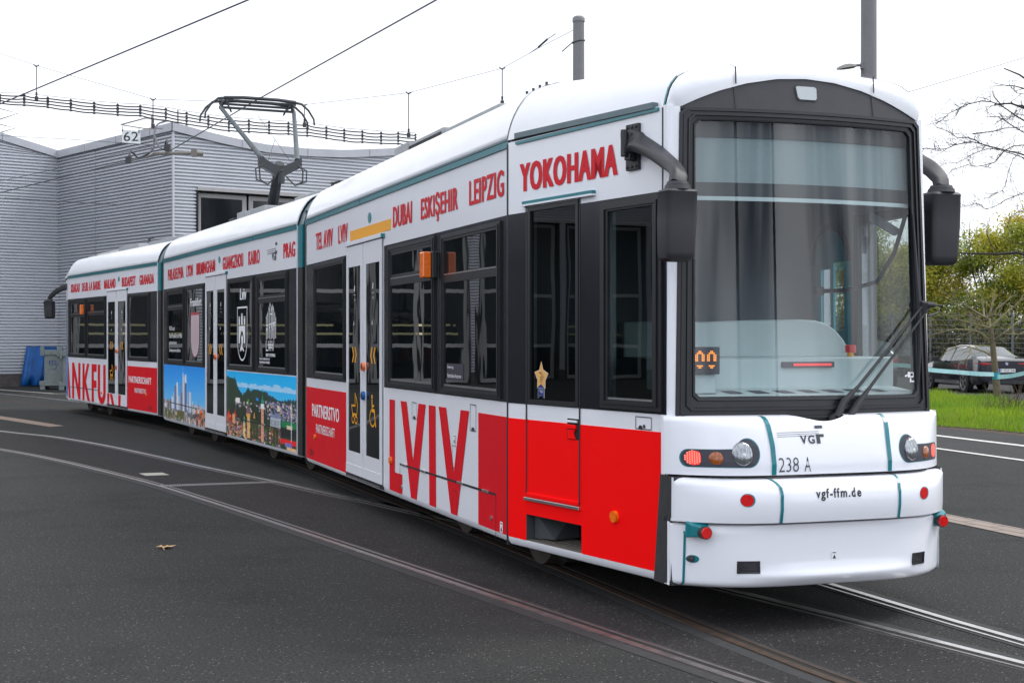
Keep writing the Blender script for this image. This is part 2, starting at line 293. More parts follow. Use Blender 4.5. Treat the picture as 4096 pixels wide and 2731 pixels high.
BUNDLE_TOP=[(-12.96,36.0,7.86),(-12.38,36.12,7.87),(-11.82,36.24,7.82),(-11.27,36.36,7.78),(-10.71,36.48,7.73),(-10.14,36.6,7.7),(-9.59,36.72,7.69),(-8.96,36.84,7.63),(-8.45,36.96,7.55),(-7.91,37.08,7.48),(-7.4,37.2,7.43),(-6.9,37.32,7.41),(-6.39,37.44,7.39),(-5.9,37.56,7.38),(-5.42,37.68,7.36),(-4.93,37.8,7.3),(-4.47,37.92,7.25),(-4.0,38.04,7.23),(-3.51,38.16,7.21),(-3.06,38.28,7.22),(-2.6,38.4,7.19)]
BUNDLE_BOT=[(-12.96,36.0,7.63),(-12.38,36.12,7.6),(-11.82,36.24,7.57),(-11.27,36.36,7.51),(-10.71,36.48,7.46),(-10.14,36.6,7.43),(-9.59,36.72,7.43),(-8.96,36.84,7.32),(-8.45,36.96,7.24),(-7.91,37.08,7.18),(-7.4,37.2,7.11),(-6.9,37.32,7.1),(-6.39,37.44,7.08),(-5.9,37.56,7.08),(-5.42,37.68,7.05),(-4.93,37.8,7.0),(-4.47,37.92,6.95),(-4.0,38.04,6.93),(-3.51,38.16,6.91),(-3.06,38.28,6.92),(-2.6,38.4,6.91)]
SPAN_WIRE=[(-12.24,34.0,8.5),(-11.4,34.1,8.23),(-8.63,34.2,7.44),(-7.08,34.2,7.39),(-4.98,34.2,7.31),(-2.47,34.0,7.56),(-0.23,33.5,8.05),(0.74,32.5,8.39),(1.33,31.0,8.4)]
HANGERS=[[(-11.4,34.1,8.23),(-11.4,34.1,7.49)],[(-8.63,34.2,7.44),(-8.63,34.2,6.85)],[(-4.99,34.2,7.31),(-4.99,34.2,6.87)],[(-2.47,34.0,7.56),(-2.47,34.0,6.6)],[(-0.23,33.5,8.05),(-0.23,33.5,7.29)]]
CONTACT_A=[(-0.87,16.5,5.6),(-4.29,23.7,5.63),(-7.19,29.5,5.52),(-9.13,32.2,5.6),(-13.68,38.0,5.59)]
CONTACT_B=[(-3.05,16.5,5.6),(-8.57,23.8,5.6)]
JUMPER_A=[(-8.97,36.8,7.31),(-8.82,35.5,7.05),(-8.53,34.0,6.71),(-8.3,33.0,6.38),(-8.18,32.5,6.14),(-8.08,32.0,5.94),(-8.11,31.8,5.83),(-8.24,31.8,5.76),(-8.37,31.8,5.72),(-8.43,31.7,5.81),(-8.47,31.6,5.84),(-8.48,31.5,5.74),(-8.49,31.5,5.64)]
JUMPER_B=[(-8.29,33.0,6.38),(-8.04,32.2,6.12),(-7.81,31.6,5.92),(-7.57,31.0,5.82),(-7.5,30.8,5.94),(-7.42,30.6,5.95),(-7.36,30.4,5.76)]
REG_ARM=[(-7.68,30.5,5.65),(-6.88,30.8,5.7),(-6.72,30.9,5.7)]
THIN_A=[(-14.4,40.0,6.12),(-12.15,38.0,6.23),(-10.81,36.5,6.26),(-9.88,35.5,6.29),(-8.54,34.0,6.3)]
THIN_B=[(-14.4,40.0,7.4),(-11.89,38.0,7.02),(-9.86,36.0,6.64),(-8.79,35.0,6.45)]
THIN_C=[(-14.27,40.0,5.65),(-12.76,40.0,5.56),(-12.19,40.0,5.52),(-12.11,41.0,5.6),(-11.95,43.0,5.75)]
SIGN=[(-9.87,36.0,6.98),(-9.41,36.0,6.94),(-9.41,36.0,6.62),(-9.87,36.0,6.65)]
SIGNHANG=[[(-9.86,36.0,7.06),(-9.86,36.0,6.98)],[(-9.44,36.0,7.02),(-9.44,36.0,6.94)]]
SIGN_ROD=[(-9.9,36.0,7.1),(-9.27,36.0,7.0),(-8.84,36.0,7.01)]
RIGHT_WIRE=[(6.96,27.0,6.18),(7.5,27.0,6.35),(9.36,26.0,6.81),(9.85,25.7,6.93)]
ROOF_RODS=[[(-19.05,51.0,10.03),(-18.36,51.0,9.95),(-17.71,51.0,9.78),(-18.36,51.0,9.57),(-18.87,51.0,9.45)],[(-19.05,51.0,9.48),(-18.36,51.0,9.39),(-17.81,51.0,9.25),(-18.36,51.0,9.09),(-18.7,51.0,9.0)],[(-12.92,47.0,8.77),(-11.97,46.5,8.91)],[(-11.95,46.5,8.91),(-11.36,47.0,8.88),(-11.15,48.0,8.99)]]
# ------------------------------------------------------------------ asphalt
def asphalt(name, c1, c2, seed=0):
    m = bpy.data.materials.new(name); m.use_nodes = True; t = m.node_tree; p = t.nodes["Principled BSDF"]; L = t.links.new
    g = t.nodes.new("ShaderNodeNewGeometry")
    def noise(sc, det=4, rough=.6):
        mp = t.nodes.new("ShaderNodeMapping"); mp.inputs["Location"].default_value = (seed*3.7, seed*1.3, 0); L(g.outputs["Position"], mp.inputs["Vector"])
        n = t.nodes.new("ShaderNodeTexNoise"); n.inputs["Scale"].default_value = sc; n.inputs["Detail"].default_value = det; n.inputs["Roughness"].default_value = rough; L(mp.outputs[0], n.inputs["Vector"]); return n.outputs["Fac"]
    def rng(v, a, b, c=0., d=1.):
        r = t.nodes.new("ShaderNodeMapRange"); r.inputs["From Min"].default_value = a; r.inputs["From Max"].default_value = b; r.inputs["To Min"].default_value = c; r.inputs["To Max"].default_value = d; L(v, r.inputs["Value"]); return r.outputs["Result"]
    def mix(f, a, b):
        x = t.nodes.new("ShaderNodeMix"); x.data_type = 'RGBA'; L(f, x.inputs["Factor"])
        for k, q in (("A", a), ("B", b)):
            if isinstance(q, tuple): x.inputs[k].default_value = (*q, 1)
            else: L(q, x.inputs[k])
        return x.outputs["Result"]
    base = mix(rng(noise(.35, 5), .35, .65), c1, c2)
    grain = mix(rng(noise(55, 3, .8), .38, .68), tuple(c*.25 for c in c1), tuple(min(1, c*2.2) for c in c2))
    base = mix(rng(noise(2.2, 5, .7), .3, .75, .38, .78), base, grain)
    base = mix(rng(noise(.9, 6, .75), .52, .72, 0, .45), base, tuple(c*.45 for c in c1))
    base = mix(rng(noise(.16, 4, .6), .48, .70, 0, .4), base, tuple(c*1.5 for c in c2))
    vo = t.nodes.new("ShaderNodeTexVoronoi"); vo.inputs["Scale"].default_value = 62; vo.feature = 'F1'; L(g.outputs["Position"], vo.inputs["Vector"])
    sep = t.nodes.new("ShaderNodeSeparateColor"); L(vo.outputs["Color"], sep.inputs[0])
    ma = t.nodes.new("ShaderNodeMath"); ma.operation = 'GREATER_THAN'; ma.inputs[1].default_value = .935; L(sep.outputs[0], ma.inputs[0])
    mb_ = t.nodes.new("ShaderNodeMath"); mb_.operation = 'LESS_THAN'; mb_.inputs[1].default_value = .34; L(vo.outputs["Distance"], mb_.inputs[0])
    mm = t.nodes.new("ShaderNodeMath"); mm.operation = 'MULTIPLY'; L(ma.outputs[0], mm.inputs[0]); L(mb_.outputs[0], mm.inputs[1])
    m3 = t.nodes.new("ShaderNodeMath"); m3.operation = 'MULTIPLY'; m3.inputs[1].default_value = .9; L(mm.outputs[0], m3.inputs[0])
    base = mix(m3.outputs[0], base, (.17, .165, .155))
    L(base, p.inputs["Base Color"]); p.inputs["Roughness"].default_value = .85; p.inputs["Specular IOR Level"].default_value = .12
    b = t.nodes.new("ShaderNodeBump"); b.inputs["Strength"].default_value = .55; b.inputs["Distance"].default_value = .012
    L(noise(75, 3, .7), b.inputs["Height"]); L(b.outputs["Normal"], p.inputs["Normal"]); return m
X['asph'] = asphalt("yard_asphalt", (.0250, .0265, .0255), (.0385, .0405, .0390))
X['asph2'] = asphalt("track_zone_asphalt", (.0225, .0215, .0220), (.0335, .0315, .0320), 3)
X['asph3'] = asphalt("road_asphalt", (.040, .040, .0405), (.056, .056, .0565), 5)
def flat(name, polys, z, m, th=0.003):
    b = MB()
    for i, q in enumerate(polys): b.prism([(x, y, z-th) for x, y in q], [(x, y, z) for x, y in q])
    return b.build(name, m)
g = MB(); g.add([(-600, -600, 0), (600, -600, 0), (600, 900, 0), (-600, 900, 0)], [(0, 1, 2, 3)]); struct(g.build("ground", 'asph'))
# ------------------------------------------------------------------ tram tracks
def offset(line, d):
    o = []
    for i, p in enumerate(line):
        a = line[max(i-1, 0)]; b = line[min(i+1, len(line)-1)]; t = (b-a).normalized(); o.append(p+Vector((t.y, -t.x, 0))*d)
    return o
def strip(mb, line, d0, d1, z0, z1, mi=0, wob=0.0):
    rows = []
    for i, (a, b) in enumerate(zip(offset(line, d0), offset(line, d1))):
        w = wob*math.sin(i*1.7)+wob*.6*math.sin(i*4.3+1)
        b2 = b+(b-a).normalized()*w if wob else b
        rows.append([(a.x, a.y, z0), (a.x, a.y, z1), (b2.x, b2.y, z1), (b2.x, b2.y, z0)])
    mb.grid(rows, mi, True); mb.add(rows[0], [(0, 1, 2, 3)], mi); mb.add(rows[-1], [(3, 2, 1, 0)], mi)
V3 = lambda l: [Vector((x, y, 0)) for x, y in l]
trackA = cr_spline(V3([(-26, 57), (-20.2, 48.6), (-15.9, 42.9), (-13.2, 39.1), (-8.45, 31.8), (-4.48, 24.3), (-2.23, 19.25), (.635, 11.6), (1.90, 8.05), (2.14, 7.43), (3.9, 3.2), (6.4, -2.8)]), .35)
B4 = cr_spline(V3([(-18.2, 33.6), (-12.2, 26.9), (-7.708, 21.41), (-6.375, 19.67), (-5.155, 17.884), (-4.103, 16.261), (-3.172, 14.654), (-1.80, 12.2), (.948, 7.17), (3.4, 2.7), (6, -2)]), .35)
B2 = cr_spline(V3([(-17.2, 34.8), (-13.3, 30.6), (-9.295, 25.819), (-7.895, 24.359), (-6.451, 22.383), (-5.124, 20.307), (-4.001, 18.483), (-2.804, 16.633), (-2.042, 15.39), (-1.097, 13.915), (1.643, 9.034), (2.499, 7.444), (5.0, 2.9), (7.6, -1.8)]), .35)
def rail(name, line, label, side, head, lip):
    """grooved tram rail laid flush in the asphalt: head, groove and guard lip"""
    root = thing(name, (line[len(line)//2].x, line[len(line)//2].y, 0), label, "rail", "grooved rails in the yard")
    for nm, a, b, z0, z1, m, w in (("sealant", -.115, .125, -.01, .004, 'mortar', .006), ("groove", .026, .072, -.004, .0055, 'groove', 0), ("rail_head", -.024, .026, -.004, .011, head, 0), ("guard_lip", .072, .092, -.004, .009, lip, 0)):
        mb = MB(); strip(mb, line, a*side, b*side, z0, z1, 0, w); mb.build(nm, m, root)
    return root
bed = MB(); rows = []
n = 90
for i in range(n+1):
    a = B4[int(i*(len(B4)-1)/n)]; b = B2[int(i*(len(B2)-1)/n)]; rows.append([(a.x, a.y, .0028), (b.x, b.y, .0028)])
bed.grid(rows); struct(bed.build("track_asphalt", 'asph2', weld=False))
A_l = offset(trackA, .7475); A_r = offset(trackA, -.7475)   # (left as the tram drives towards the camera is image right)
rail("rail", A_l, "rusty-to-bright grooved rail under the tram, on the camera side, coming out below its front bumper", -1, 'steeld', 'steeld') if False else None
def part_rail(line, a, b): return line[int(len(line)*a):int(len(line)*b)+1]
rail("rail", A_l, "rusty grooved rail under the camera side of the tram", -1, 'rust', 'rust')
rail("rail", A_r, "bright polished rail running out from below the middle of the tram's front", 1, 'steel', 'steel')
rail("rail", B4, "dull grooved rail nearest the camera, curving across the asphalt left of the tram", -1, 'steeld', 'steeld')
rail("rail", B2, "thin bright rail that curves from the left edge under the tram to its right", 1, 'steel', 'steeld')
# ------------------------------------------------------------------ road markings, paving, small ground things
def line_strip(name, a, b, w, z, m):
    a = Vector((*a, 0)); b = Vector((*b, 0)); d = (b-a).normalized(); q = Vector((d.y, -d.x, 0))*w/2
    return flat(name, [[((a+q).x, (a+q).y), ((b+q).x, (b+q).y), ((b-q).x, (b-q).y), ((a-q).x, (a-q).y)]], z, m)
struct(flat("road", [[(6.2, 22.5), (30, -58), (60, -40), (34, 30), (8.1, 27.1)], [(8.1, 27.1), (34, 30), (30, 62), (0, 66), (1.5, 40)]][:1], .004, 'asph3', .002))
struct(line_strip("road_line", (3.6, 38.7), (10.4, 13.2), .16, .008, 'paint')); struct(line_strip("road_line", (2.6, 37.0), (9.0, 11.7), .11, .008, 'paint'))
struct(line_strip("bay_line", (-19.5, 50.4), (-14.15, 44.0), .16, .005, 'paintw')); struct(line_strip("bay_line", (-14.1, 43.95), (-9, 46.0), .14, .005, 'paintw'))
def brickmat():
    m = bpy.data.materials.new("sandstone_paver_band"); m.use_nodes = True; t = m.node_tree; p = t.nodes["Principled BSDF"]
    g_ = t.nodes.new("ShaderNodeTexCoord"); b = t.nodes.new("ShaderNodeTexBrick"); b.inputs["Scale"].default_value = 1.0
    b.inputs["Brick Width"].default_value = .40; b.inputs["Row Height"].default_value = .165; b.inputs["Mortar Size"].default_value = .010
    b.inputs["Color1"].default_value = (.25, .195, .165, 1); b.inputs["Color2"].default_value = (.30, .245, .21, 1); b.inputs["Mortar"].default_value = (.07, .06, .055, 1)
    mp = t.nodes.new("ShaderNodeMapping"); mp.inputs["Rotation"].default_value = (0, 0, math.radians(71.8))
    t.links.new(g_.outputs["Object"], mp.inputs["Vector"]); t.links.new(mp.outputs[0], b.inputs["Vector"]); t.links.new(b.outputs["Color"], p.inputs["Base Color"]); p.inputs["Roughness"].default_value = .85; return m
X['brick'] = brickmat()
struct(flat("paver_band", [[(3.2, 16.3), (4.137, 13.447), (4.473, 12.425), (6.2, 7.1), (6.0, 7.0), (4.278, 11.884), (3.974, 12.916), (3.0, 16.2)]], .006, 'brick'))
struct(flat("paver_band", [[(-12.6, 33.0), (-9.843, 29.158), (-8.641, 27.419), (-8.813, 27.116), (-9.705, 28.371), (-12.4, 32.1)]], .006, mat("worn_beige_pavers", (.25, .185, .14), .85, var=.25, scale=9)))
tag(flat("marker_slab", [[(-4.62, 17.62), (-4.36, 17.72), (-4.20, 17.42), (-4.46, 17.32)]], .006, mat("pale_concrete_slab", (.42, .39, .33), .8, var=.15, scale=9)), "small pale square slab let into the asphalt between the two left rails", "ground marker")
dr = MB(); a, b = Vector((-3.98, 16.10, 0)), Vector((-2.74, 16.56, 0)); d = (b-a).normalized(); q = Vector((-d.y, d.x, 0))
fr_dr = lambda s, t, z: tuple(a+d*s+q*z+Vector((0, 0, t)))
Ld = (b-a).length
dr.frame(fr_dr, 0, Ld, -.08, .08, .012, .002, .008, 0)
for i in range(46): dr.rect(fr_dr, .015+i*(Ld-.03)/46, .015+(i+.55)*(Ld-.03)/46, -.068, .068, .002, .007, 0)
dr.rect(fr_dr, .005, Ld-.005, -.075, .075, .0005, .0045, 1)
tag(dr.build("drain_grate", [mat("drain_grating_steel", (.26, .255, .25), .6, .4, var=.2, scale=20), 'groove']), "long narrow grey drain grate running between the two left rails", "drain")
lf = MB(); lp = [(-.085, .0), (-.05, .03), (-.055, .06), (-.02, .045), (0, .10), (.02, .05), (.05, .07), (.045, .03), (.10, .02), (.05, -.015), (.07, -.05), (.02, -.035), (0, -.07), (-.02, -.035), (-.06, -.05), (-.045, -.01)]
lf.add([(-2.755+x*.86, 11.29+y*.86, .008+.010*abs(math.sin(i*2.1))+.008*(abs(x)/.1)) for i, (x, y) in enumerate(lp)]+[(-2.75, 11.29, .010)], [(i, (i+1) % len(lp), len(lp)) for i in range(len(lp))])
lf.tube([(-2.755, 11.25, .012), (-2.74, 11.17, .02), (-2.72, 11.13, .012)], .003, 5)
tag(lf.build("fallen_leaf", 'leafl', solid=.001), "single dry tan leaf lying on the open asphalt in front of the rails", "leaf")
# ------------------------------------------------------------------ depot hall with corrugated cladding
W0 = Vector((-18.18, 50.5)); DL = Vector((.813, .582)); CI = W0+DL*2.063; DM = Vector((.668, -.744)); CO = CI+DM*8.53; CO = Vector((-10.80, 45.35))
hall = thing("depot_hall", (CO.x, CO.y, 0), "long depot hall clad in horizontal silver corrugated sheet with a wavy grey roof edge", "building")
def wall_frame(O, d):
    nrm = Vector((d.y, -d.x))       # outward
    return lambda s, t, z: (O.x+d.x*s-nrm.x*t, O.y+d.y*s-nrm.y*t, z)
frL = wall_frame(CI, DL); frM = wall_frame(CI, DM.normalized()); frR = wall_frame(CO, DL)
LM = (CO-CI).length
def interp(pts, x):
    for (a, b), (c, e) in zip(pts, pts[1:]):
        if a <= x <= c: u = (x-a)/(c-a); return b+(e-b)*u
    return pts[0][1] if x < pts[0][0] else pts[-1][1]
eL = [(-62, 8.9), (-50, 9.6), (-40, 8.2), (-30, 8.7), (-22, 9.5), (-16, 9.75), (-10, 9.9), (-6, 9.75), (-4, 9.45), (-2.06, 9.02), (0, 8.52)]
eM = [(0, 8.52), (LM, 8.58)]
eR = [(0, 8.58), (1.0, 8.40), (2.0, 8.26), (3.22, 8.14), (4.7, 8.12), (6.14, 8.18), (8.13, 8.40), (10, 8.7), (14, 9.3)]
def clad(name, fr, s0, s1, eave, z0, holes=(), zoff=0.0):
    """corrugated wall: trapezoid waves running horizontally, cut by the eave line and the openings"""
    pitch = .1115; zs = []
    z = z0
    while z < 10.4:
        zs += [(z, .07), (z+.030, .07), (z+.034, 0), (z+.090, .004)]; z += pitch
    cols = sorted({s0, s1, *[h[0] for h in holes], *[h[1] for h in holes], *[s0+(s1-s0)*i/24 for i in range(25)], *[p[0] for p in eave if s0 < p[0] < s1]})
    mb = MB()
    for a, b in zip(cols, cols[1:]):
        ta, tb = interp(eave, a)-.2, interp(eave, b)-.2
        for (za, da), (zb, db) in zip(zs, zs[1:]):
            if any(h[0]-1e-4 <= a and b <= h[1]+1e-4 and h[2]-1e-4 <= za and zb <= h[3]+.1 for h in holes): continue
            if za >= max(ta, tb): break
            mb.add([fr(a, da, min(za, ta)), fr(b, da, min(za, tb)), fr(b, db, min(zb, tb)), fr(a, db, min(zb, ta))], [(0, 1, 2, 3)])
    o = mb.build(name, 'clad', hall); return o
GH = 6.50
gates_L = [(-61.3+i*4.1, -61.3+i*4.1+3.7) for i in range(14)]
gates_R = [(.81, 6.4)]
clad("cladding", frL, -62, .07, eL, .43, [(a, b, .43, GH) for a, b in gates_L])
clad("cladding", frM, -.07, LM, eM, .43)
clad("cladding", frR, 0, 14, eR, .43, [(.81, 6.4, .43, GH)])
for fr, s0, s1 in ((frL, -62, gates_L[0][0]), (frL, gates_L[-1][1], 0), (frM, 0, LM), (frR, 0, .81), (frR, 6.4, 14)):
    mb = MB(); mb.rect(fr, s0, s1, 0, .44, .03, .2); mb.build("plinth", 'plinth', hall)
for (a, b), (c, e) in zip(gates_L, gates_L[1:]):
    mb = MB(); mb.rect(frL, b, c, 0, .44, .03, .2); mb.build("plinth", 'plinth', hall)
for fr, s0, s1, ev in ((frL, -62, .06, eL), (frM, -.06, LM+.06, eM), (frR, -.06, 14, eR)):
    cols = sorted({s0, s1, *[s0+(s1-s0)*i/30 for i in range(31)]}); mb = MB(); rows = []
    for s_ in cols:
        e_ = interp(ev, s_); rows.append([fr(s_, -.09, e_-.26), fr(s_, -.09, e_), fr(s_, .10, e_), fr(s_, .10, e_-.26)])
    mb.grid(rows, 0, True)
    mb.build("fascia", 'fascia', hall)
    js = [s0+2.4*i for i in range(1, int((s1-s0)/2.4)+1)]
    mb = MB()
    for j in js: mb.rect(fr, j-.012, j+.012, interp(ev, j)-.258, interp(ev, j)-.002, -.094, -.088)
    mb.build("fascia_joint", mat("fascia_joint_grey", (.20, .20, .22), .6), hall)
rf = MB()
for fr, s0, s1, q, dz in ((frL, -62, 0, 16, 0), (frR, 0, 14, 16, -.02), (frM, 0, LM, 8, -.04)):
    rf.add([fr(s0, .12, 7.7+dz), fr(s1, .12, 7.7+dz), fr(s1, q, 7.7+dz), fr(s0, q, 7.7+dz)], [(0, 1, 2, 3)])
rf.build("roof", 'fascia', hall)
def post(fr, s, name="corner_trim"):
    mb = MB(); mb.rect(fr, s-.035, s+.035, .43, interp(eM, LM)-.25, -.035, .05); mb.build(name, 'clad', hall)
post(frR, -.0)
jm = MB()
for s_ in (3.0, ): jm.rect(frM, s_-.012, s_+.012, .45, 8.28, -.004, .03)
jm.build("sheet_joint", mat("sheet_joint_shadow", (.22, .235, .26), .5), hall)  # upright sheet joint as a narrow strip of darker grey
def gate(fr, a, b, nleaf, tubes):
    """tall glazed folding gate set back in the wall"""
    w = (b-a)/nleaf
    st = MB(); st.rect(fr, a-.03, b+.03, GH-.02, GH+.10, -.05, .06); st.build("gate_lintel", 'gframe', hall)
    rv = MB(); rv.rect(fr, a-.06, a, 0, GH-.02, -.03, .32); rv.rect(fr, b, b+.06, 0, GH-.02, -.03, .32); rv.rect(fr, a, b, GH-.05, GH-.021, .02, .32); rv.build("gate_reveal", 'dark', hall)
    for i in range(nleaf):
        s0, s1 = a+i*w+.045, a+(i+1)*w-.045
        fm = MB(); fm.frame(fr, s0, s1, .06, GH-.07, .15, .22, .28); 
        for zc in (1.45, 3.5): fm.rect(fr, s0+.15, s1-.15, zc-.07, zc+.07, .22, .28)
        g_ = fm.build("gate_leaf", 'gframe', hall, bevel=.006)
        pn = MB()
        for z0, z1 in ((.06+.15, 1.38), (1.52, 3.43), (3.57, GH-.22)): pn.rect(fr, s0+.15, s1-.15, z0, z1, .245, .251)
        pn.build("pane", 'gpane', g_)
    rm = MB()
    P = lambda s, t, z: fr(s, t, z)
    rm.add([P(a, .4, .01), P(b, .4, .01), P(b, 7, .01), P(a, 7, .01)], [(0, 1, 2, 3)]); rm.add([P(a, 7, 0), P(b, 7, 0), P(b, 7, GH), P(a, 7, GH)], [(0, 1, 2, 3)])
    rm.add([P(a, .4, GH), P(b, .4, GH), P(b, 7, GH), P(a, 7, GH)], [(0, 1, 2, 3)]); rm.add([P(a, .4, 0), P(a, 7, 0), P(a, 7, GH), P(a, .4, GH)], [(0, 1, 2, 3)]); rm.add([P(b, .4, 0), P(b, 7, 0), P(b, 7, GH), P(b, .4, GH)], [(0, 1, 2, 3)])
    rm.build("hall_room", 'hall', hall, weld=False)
    tb = MB(); hd = MB()
    for (s0, t0, z0, s1, t1, z1) in tubes:
        tb.cyl(P(s0, t0, z0), P(s1, t1, z1), .04, 8); hd.rect(fr, min(s0, s1)-.05, max(s0, s1)+.05, z0+.05, z0+.10, min(t0, t1)-.06, max(t0, t1)+.06)
        hd.box(P(s1, t1, z1+.04), (.34, .16, .18), .6)
    if tubes: tb.build("lamp_tube", 'tube', hall); hd.build("lamp_housing", mat("green_grey_lamp_cap", (.16, .19, .14), .6), hall)
gate(frR, .84, 6.36, 3, [(.2, 1.1, 5.46, 1.55, 1.5, 5.62), (3.2, 3.0, 4.5, 4.6, 3.0, 4.5)])
for i, (a, b) in enumerate(gates_L):
    gate(frL, a, b, 2, [q for q in ((a+.3, 1.6, 1.9, b-.5-.6*(i % 3), 1.6, 1.9), (a+.6+.5*(i % 2), 3.5, 2.25, b-.3, 3.5, 2.25), (a+.4, 2.2, 4.4, a+1.8, 2.6, 4.4)) if (int(q[2]*10)+i) % 3])
for pl in ROOF_RODS: rods = MB(); rods.tube(pl, .022, 6); rods.build("roof_rail", bpy.data.materials.get("roof_rail_steel") or mat("roof_rail_steel", (.30, .29, .26), .5, .4), hall)
for x, y, z in ((-19.05, 51.2, 9.7), (-10.9, 46.4, 8.9), (-11.9, 47, 8.85)): rods = MB(); rods.cyl((x, y, z-.5), (x, y, z+.25), .03, 6); rods.build("rail_stanchion", bpy.data.materials["roof_rail_steel"], hall)
# ------------------------------------------------------------------ overhead line
def wire(name, pts, r, label, cat="wire", group=None, m='wire', n=5):
    mb = MB(); mb.tube(pts, r, n); o = mb.build(name, m, smooth=60); return tag(o, label, cat, group)
cA = [(7.1, -2.8, 5.6), (4.4, 3.2, 5.6), (1.3, 10.1, 5.6)]+CONTACT_A+[(-19.2, 46.5, 5.62)]
wire("contact_wire", cA, .011, "dark contact wire sloping down onto the tram's pantograph")
d_ = (Vector(CONTACT_B[1])-Vector(CONTACT_B[0])); ex = [Vector(CONTACT_B[0])-d_*1.5]+[Vector(p) for p in CONTACT_B]+[Vector(CONTACT_B[1])+d_*.6]
wire("contact_wire", [tuple(p) for p in ex], .011, "bluish contact wire crossing the upper left sky above the roofs", m=mat("blue_black_wire", (.02, .022, .06), .5))
wire("span_wire", SPAN_WIRE, .0055, "thin sagging span wire running left from the top of the shorter pole")
hang_lab = ["hanger with clamp at the far left of the thin span wire", "short thick hanger over the number sign 62", "hanger beside the right end of the pantograph head", "long hanger between pantograph and shorter pole", "hanger on the span wire next to the shorter pole"]
for (a, b), lb in zip(HANGERS, hang_lab):
    h = MB(); h.tube([a, b], .012, 5); h.cyl((b[0], b[1], b[2]-.10), b, .045, 8); h.cyl((b[0], b[1], b[2]+.02), (b[0], b[1], b[2]+.10), .025, 8)
    h.tube([(a[0]-.07, a[1], a[2]+.03), (a[0]-.02, a[1], a[2]-.02), (a[0]+.02, a[1], a[2]-.02), (a[0]+.07, a[1], a[2]+.02)], .014, 5)
    tag(h.build("wire_hanger", 'wire', smooth=50), lb, "wire hanger", "hangers on the span wire")
T_, B_ = BUNDLE_TOP, BUNDLE_BOT
bun = thing("cable_bundle", T_[0], "four thick black feeder cables hung in parallel waves with clamps across the hall roof", "cables")
for k in range(4):
    pts = []
    for i in range(len(T_)):
        u = (k+.25)/3.5; p = Vector(T_[i]).lerp(Vector(B_[i]), u); pts.append(p)
        if i+1 < len(T_):
            q = Vector(T_[i+1]).lerp(Vector(B_[i+1]), u)
            for f in (.25, .5, .75):
                w = p.lerp(q, f); w.z -= .014*math.sin(math.pi*f)+.010*math.sin(i*1.9+k); pts.append(w)
    mb = MB(); mb.tube([Vector(pts[0])+Vector((-1.4, -.2, .05))]+pts, .018, 6); mb.build("cable", mat("feeder_cable_black", (.034, .038, .030), .7) if k == 0 else bpy.data.materials["feeder_cable_black"], bun, smooth=60)
mb = MB(); mb.tube([Vector(p)+Vector((0, 0, .05)) for p in T_], .006, 4); mb.build("messenger_wire", 'wire', bun)
for a, b in zip(T_, B_):
    mb = MB(); a = Vector(a); b = Vector(b); mb.tube([a+Vector((0, -.03, .03)), b+Vector((0, -.03, -.02))], .013, 6)
    for k in range(5):
        p = a.lerp(b, k/4); mb.box((p.x, p.y-.02, p.z), (.055, .05, .032))
    mb.build("cable_clamp", 'wire', bun)
def jumper(pts, label):
    mb = MB(); mb.tube([tuple(p) for p in cr_spline(pts, .12)], .022, 7)
    p = pts[-1]; mb.box(p, (.12, .10, .14)); return tag(mb.build("jumper_cable", 'wire', smooth=60), label, "cable", "looped jumper cables")
jumper(JUMPER_A, "thick black cable dropping from the bundle and looping left onto the contact wire"); jumper(JUMPER_B, "short black cable loop ending right beside the hall corner")
mb = MB(); mb.tube(REG_ARM[:2], .035, 8); mb.tube([REG_ARM[0], (REG_ARM[0][0]-.2, REG_ARM[0][1]+.2, REG_ARM[0][2]-.06)], .02, 6); mb.tube(REG_ARM[1:], [.05, .05], 8); mb.box(REG_ARM[1], (.12, .1, .16))
tag(mb.build("insulator_rod", mat("insulator_grey_brown", (.15, .14, .12), .5), smooth=50), "grey insulated rod hanging level in front of the hall corner", "insulator")
wire("stay_wire", THIN_A, .008, "thin stay wire with turnbuckles rising in front of the recessed hall wall")
wire("stay_wire", THIN_B, .006, "thin stay wire passing behind the bottom of sign 62")
wire("stay_wire", THIN_C, .010, "lower dark stay wire with turnbuckles ending on the recessed hall wall")
wire("stay_wire", RIGHT_WIRE, .005, "single thin wire in the sky right of the tram roof")
sg = thing("number_sign", (SIGN[0][0], 36, SIGN[2][2]), "white square sign reading 62 hanging from a rod in front of the hall", "sign")
mb = MB(); mb.prism([(x, 36.0, z) for x, y, z in SIGN], [(x, 36.015, z) for x, y, z in SIGN]); pn = mb.build("sign_plate", 'sign', sg)
frS = lambda s, t, z: (s, 36+t, z)
mb = MB(); text(mb, "62", frS, -9.83, -9.455, 6.685, 6.925, -.004, .004); mb.build("number", 'black', sg)
mb = MB()
for a, b in SIGNHANG: mb.tube([a, b], .008, 5); mb.tube([(b[0], b[1], b[2]), (b[0], b[1]-.01, b[2]-.05)], .014, 5)
mb.build("hook", 'wire', sg)
mb = MB(); mb.tube(SIGN_ROD, .014, 6); mb.build("rod", mat("weathered_rod", (.24, .22, .17), .6), sg)
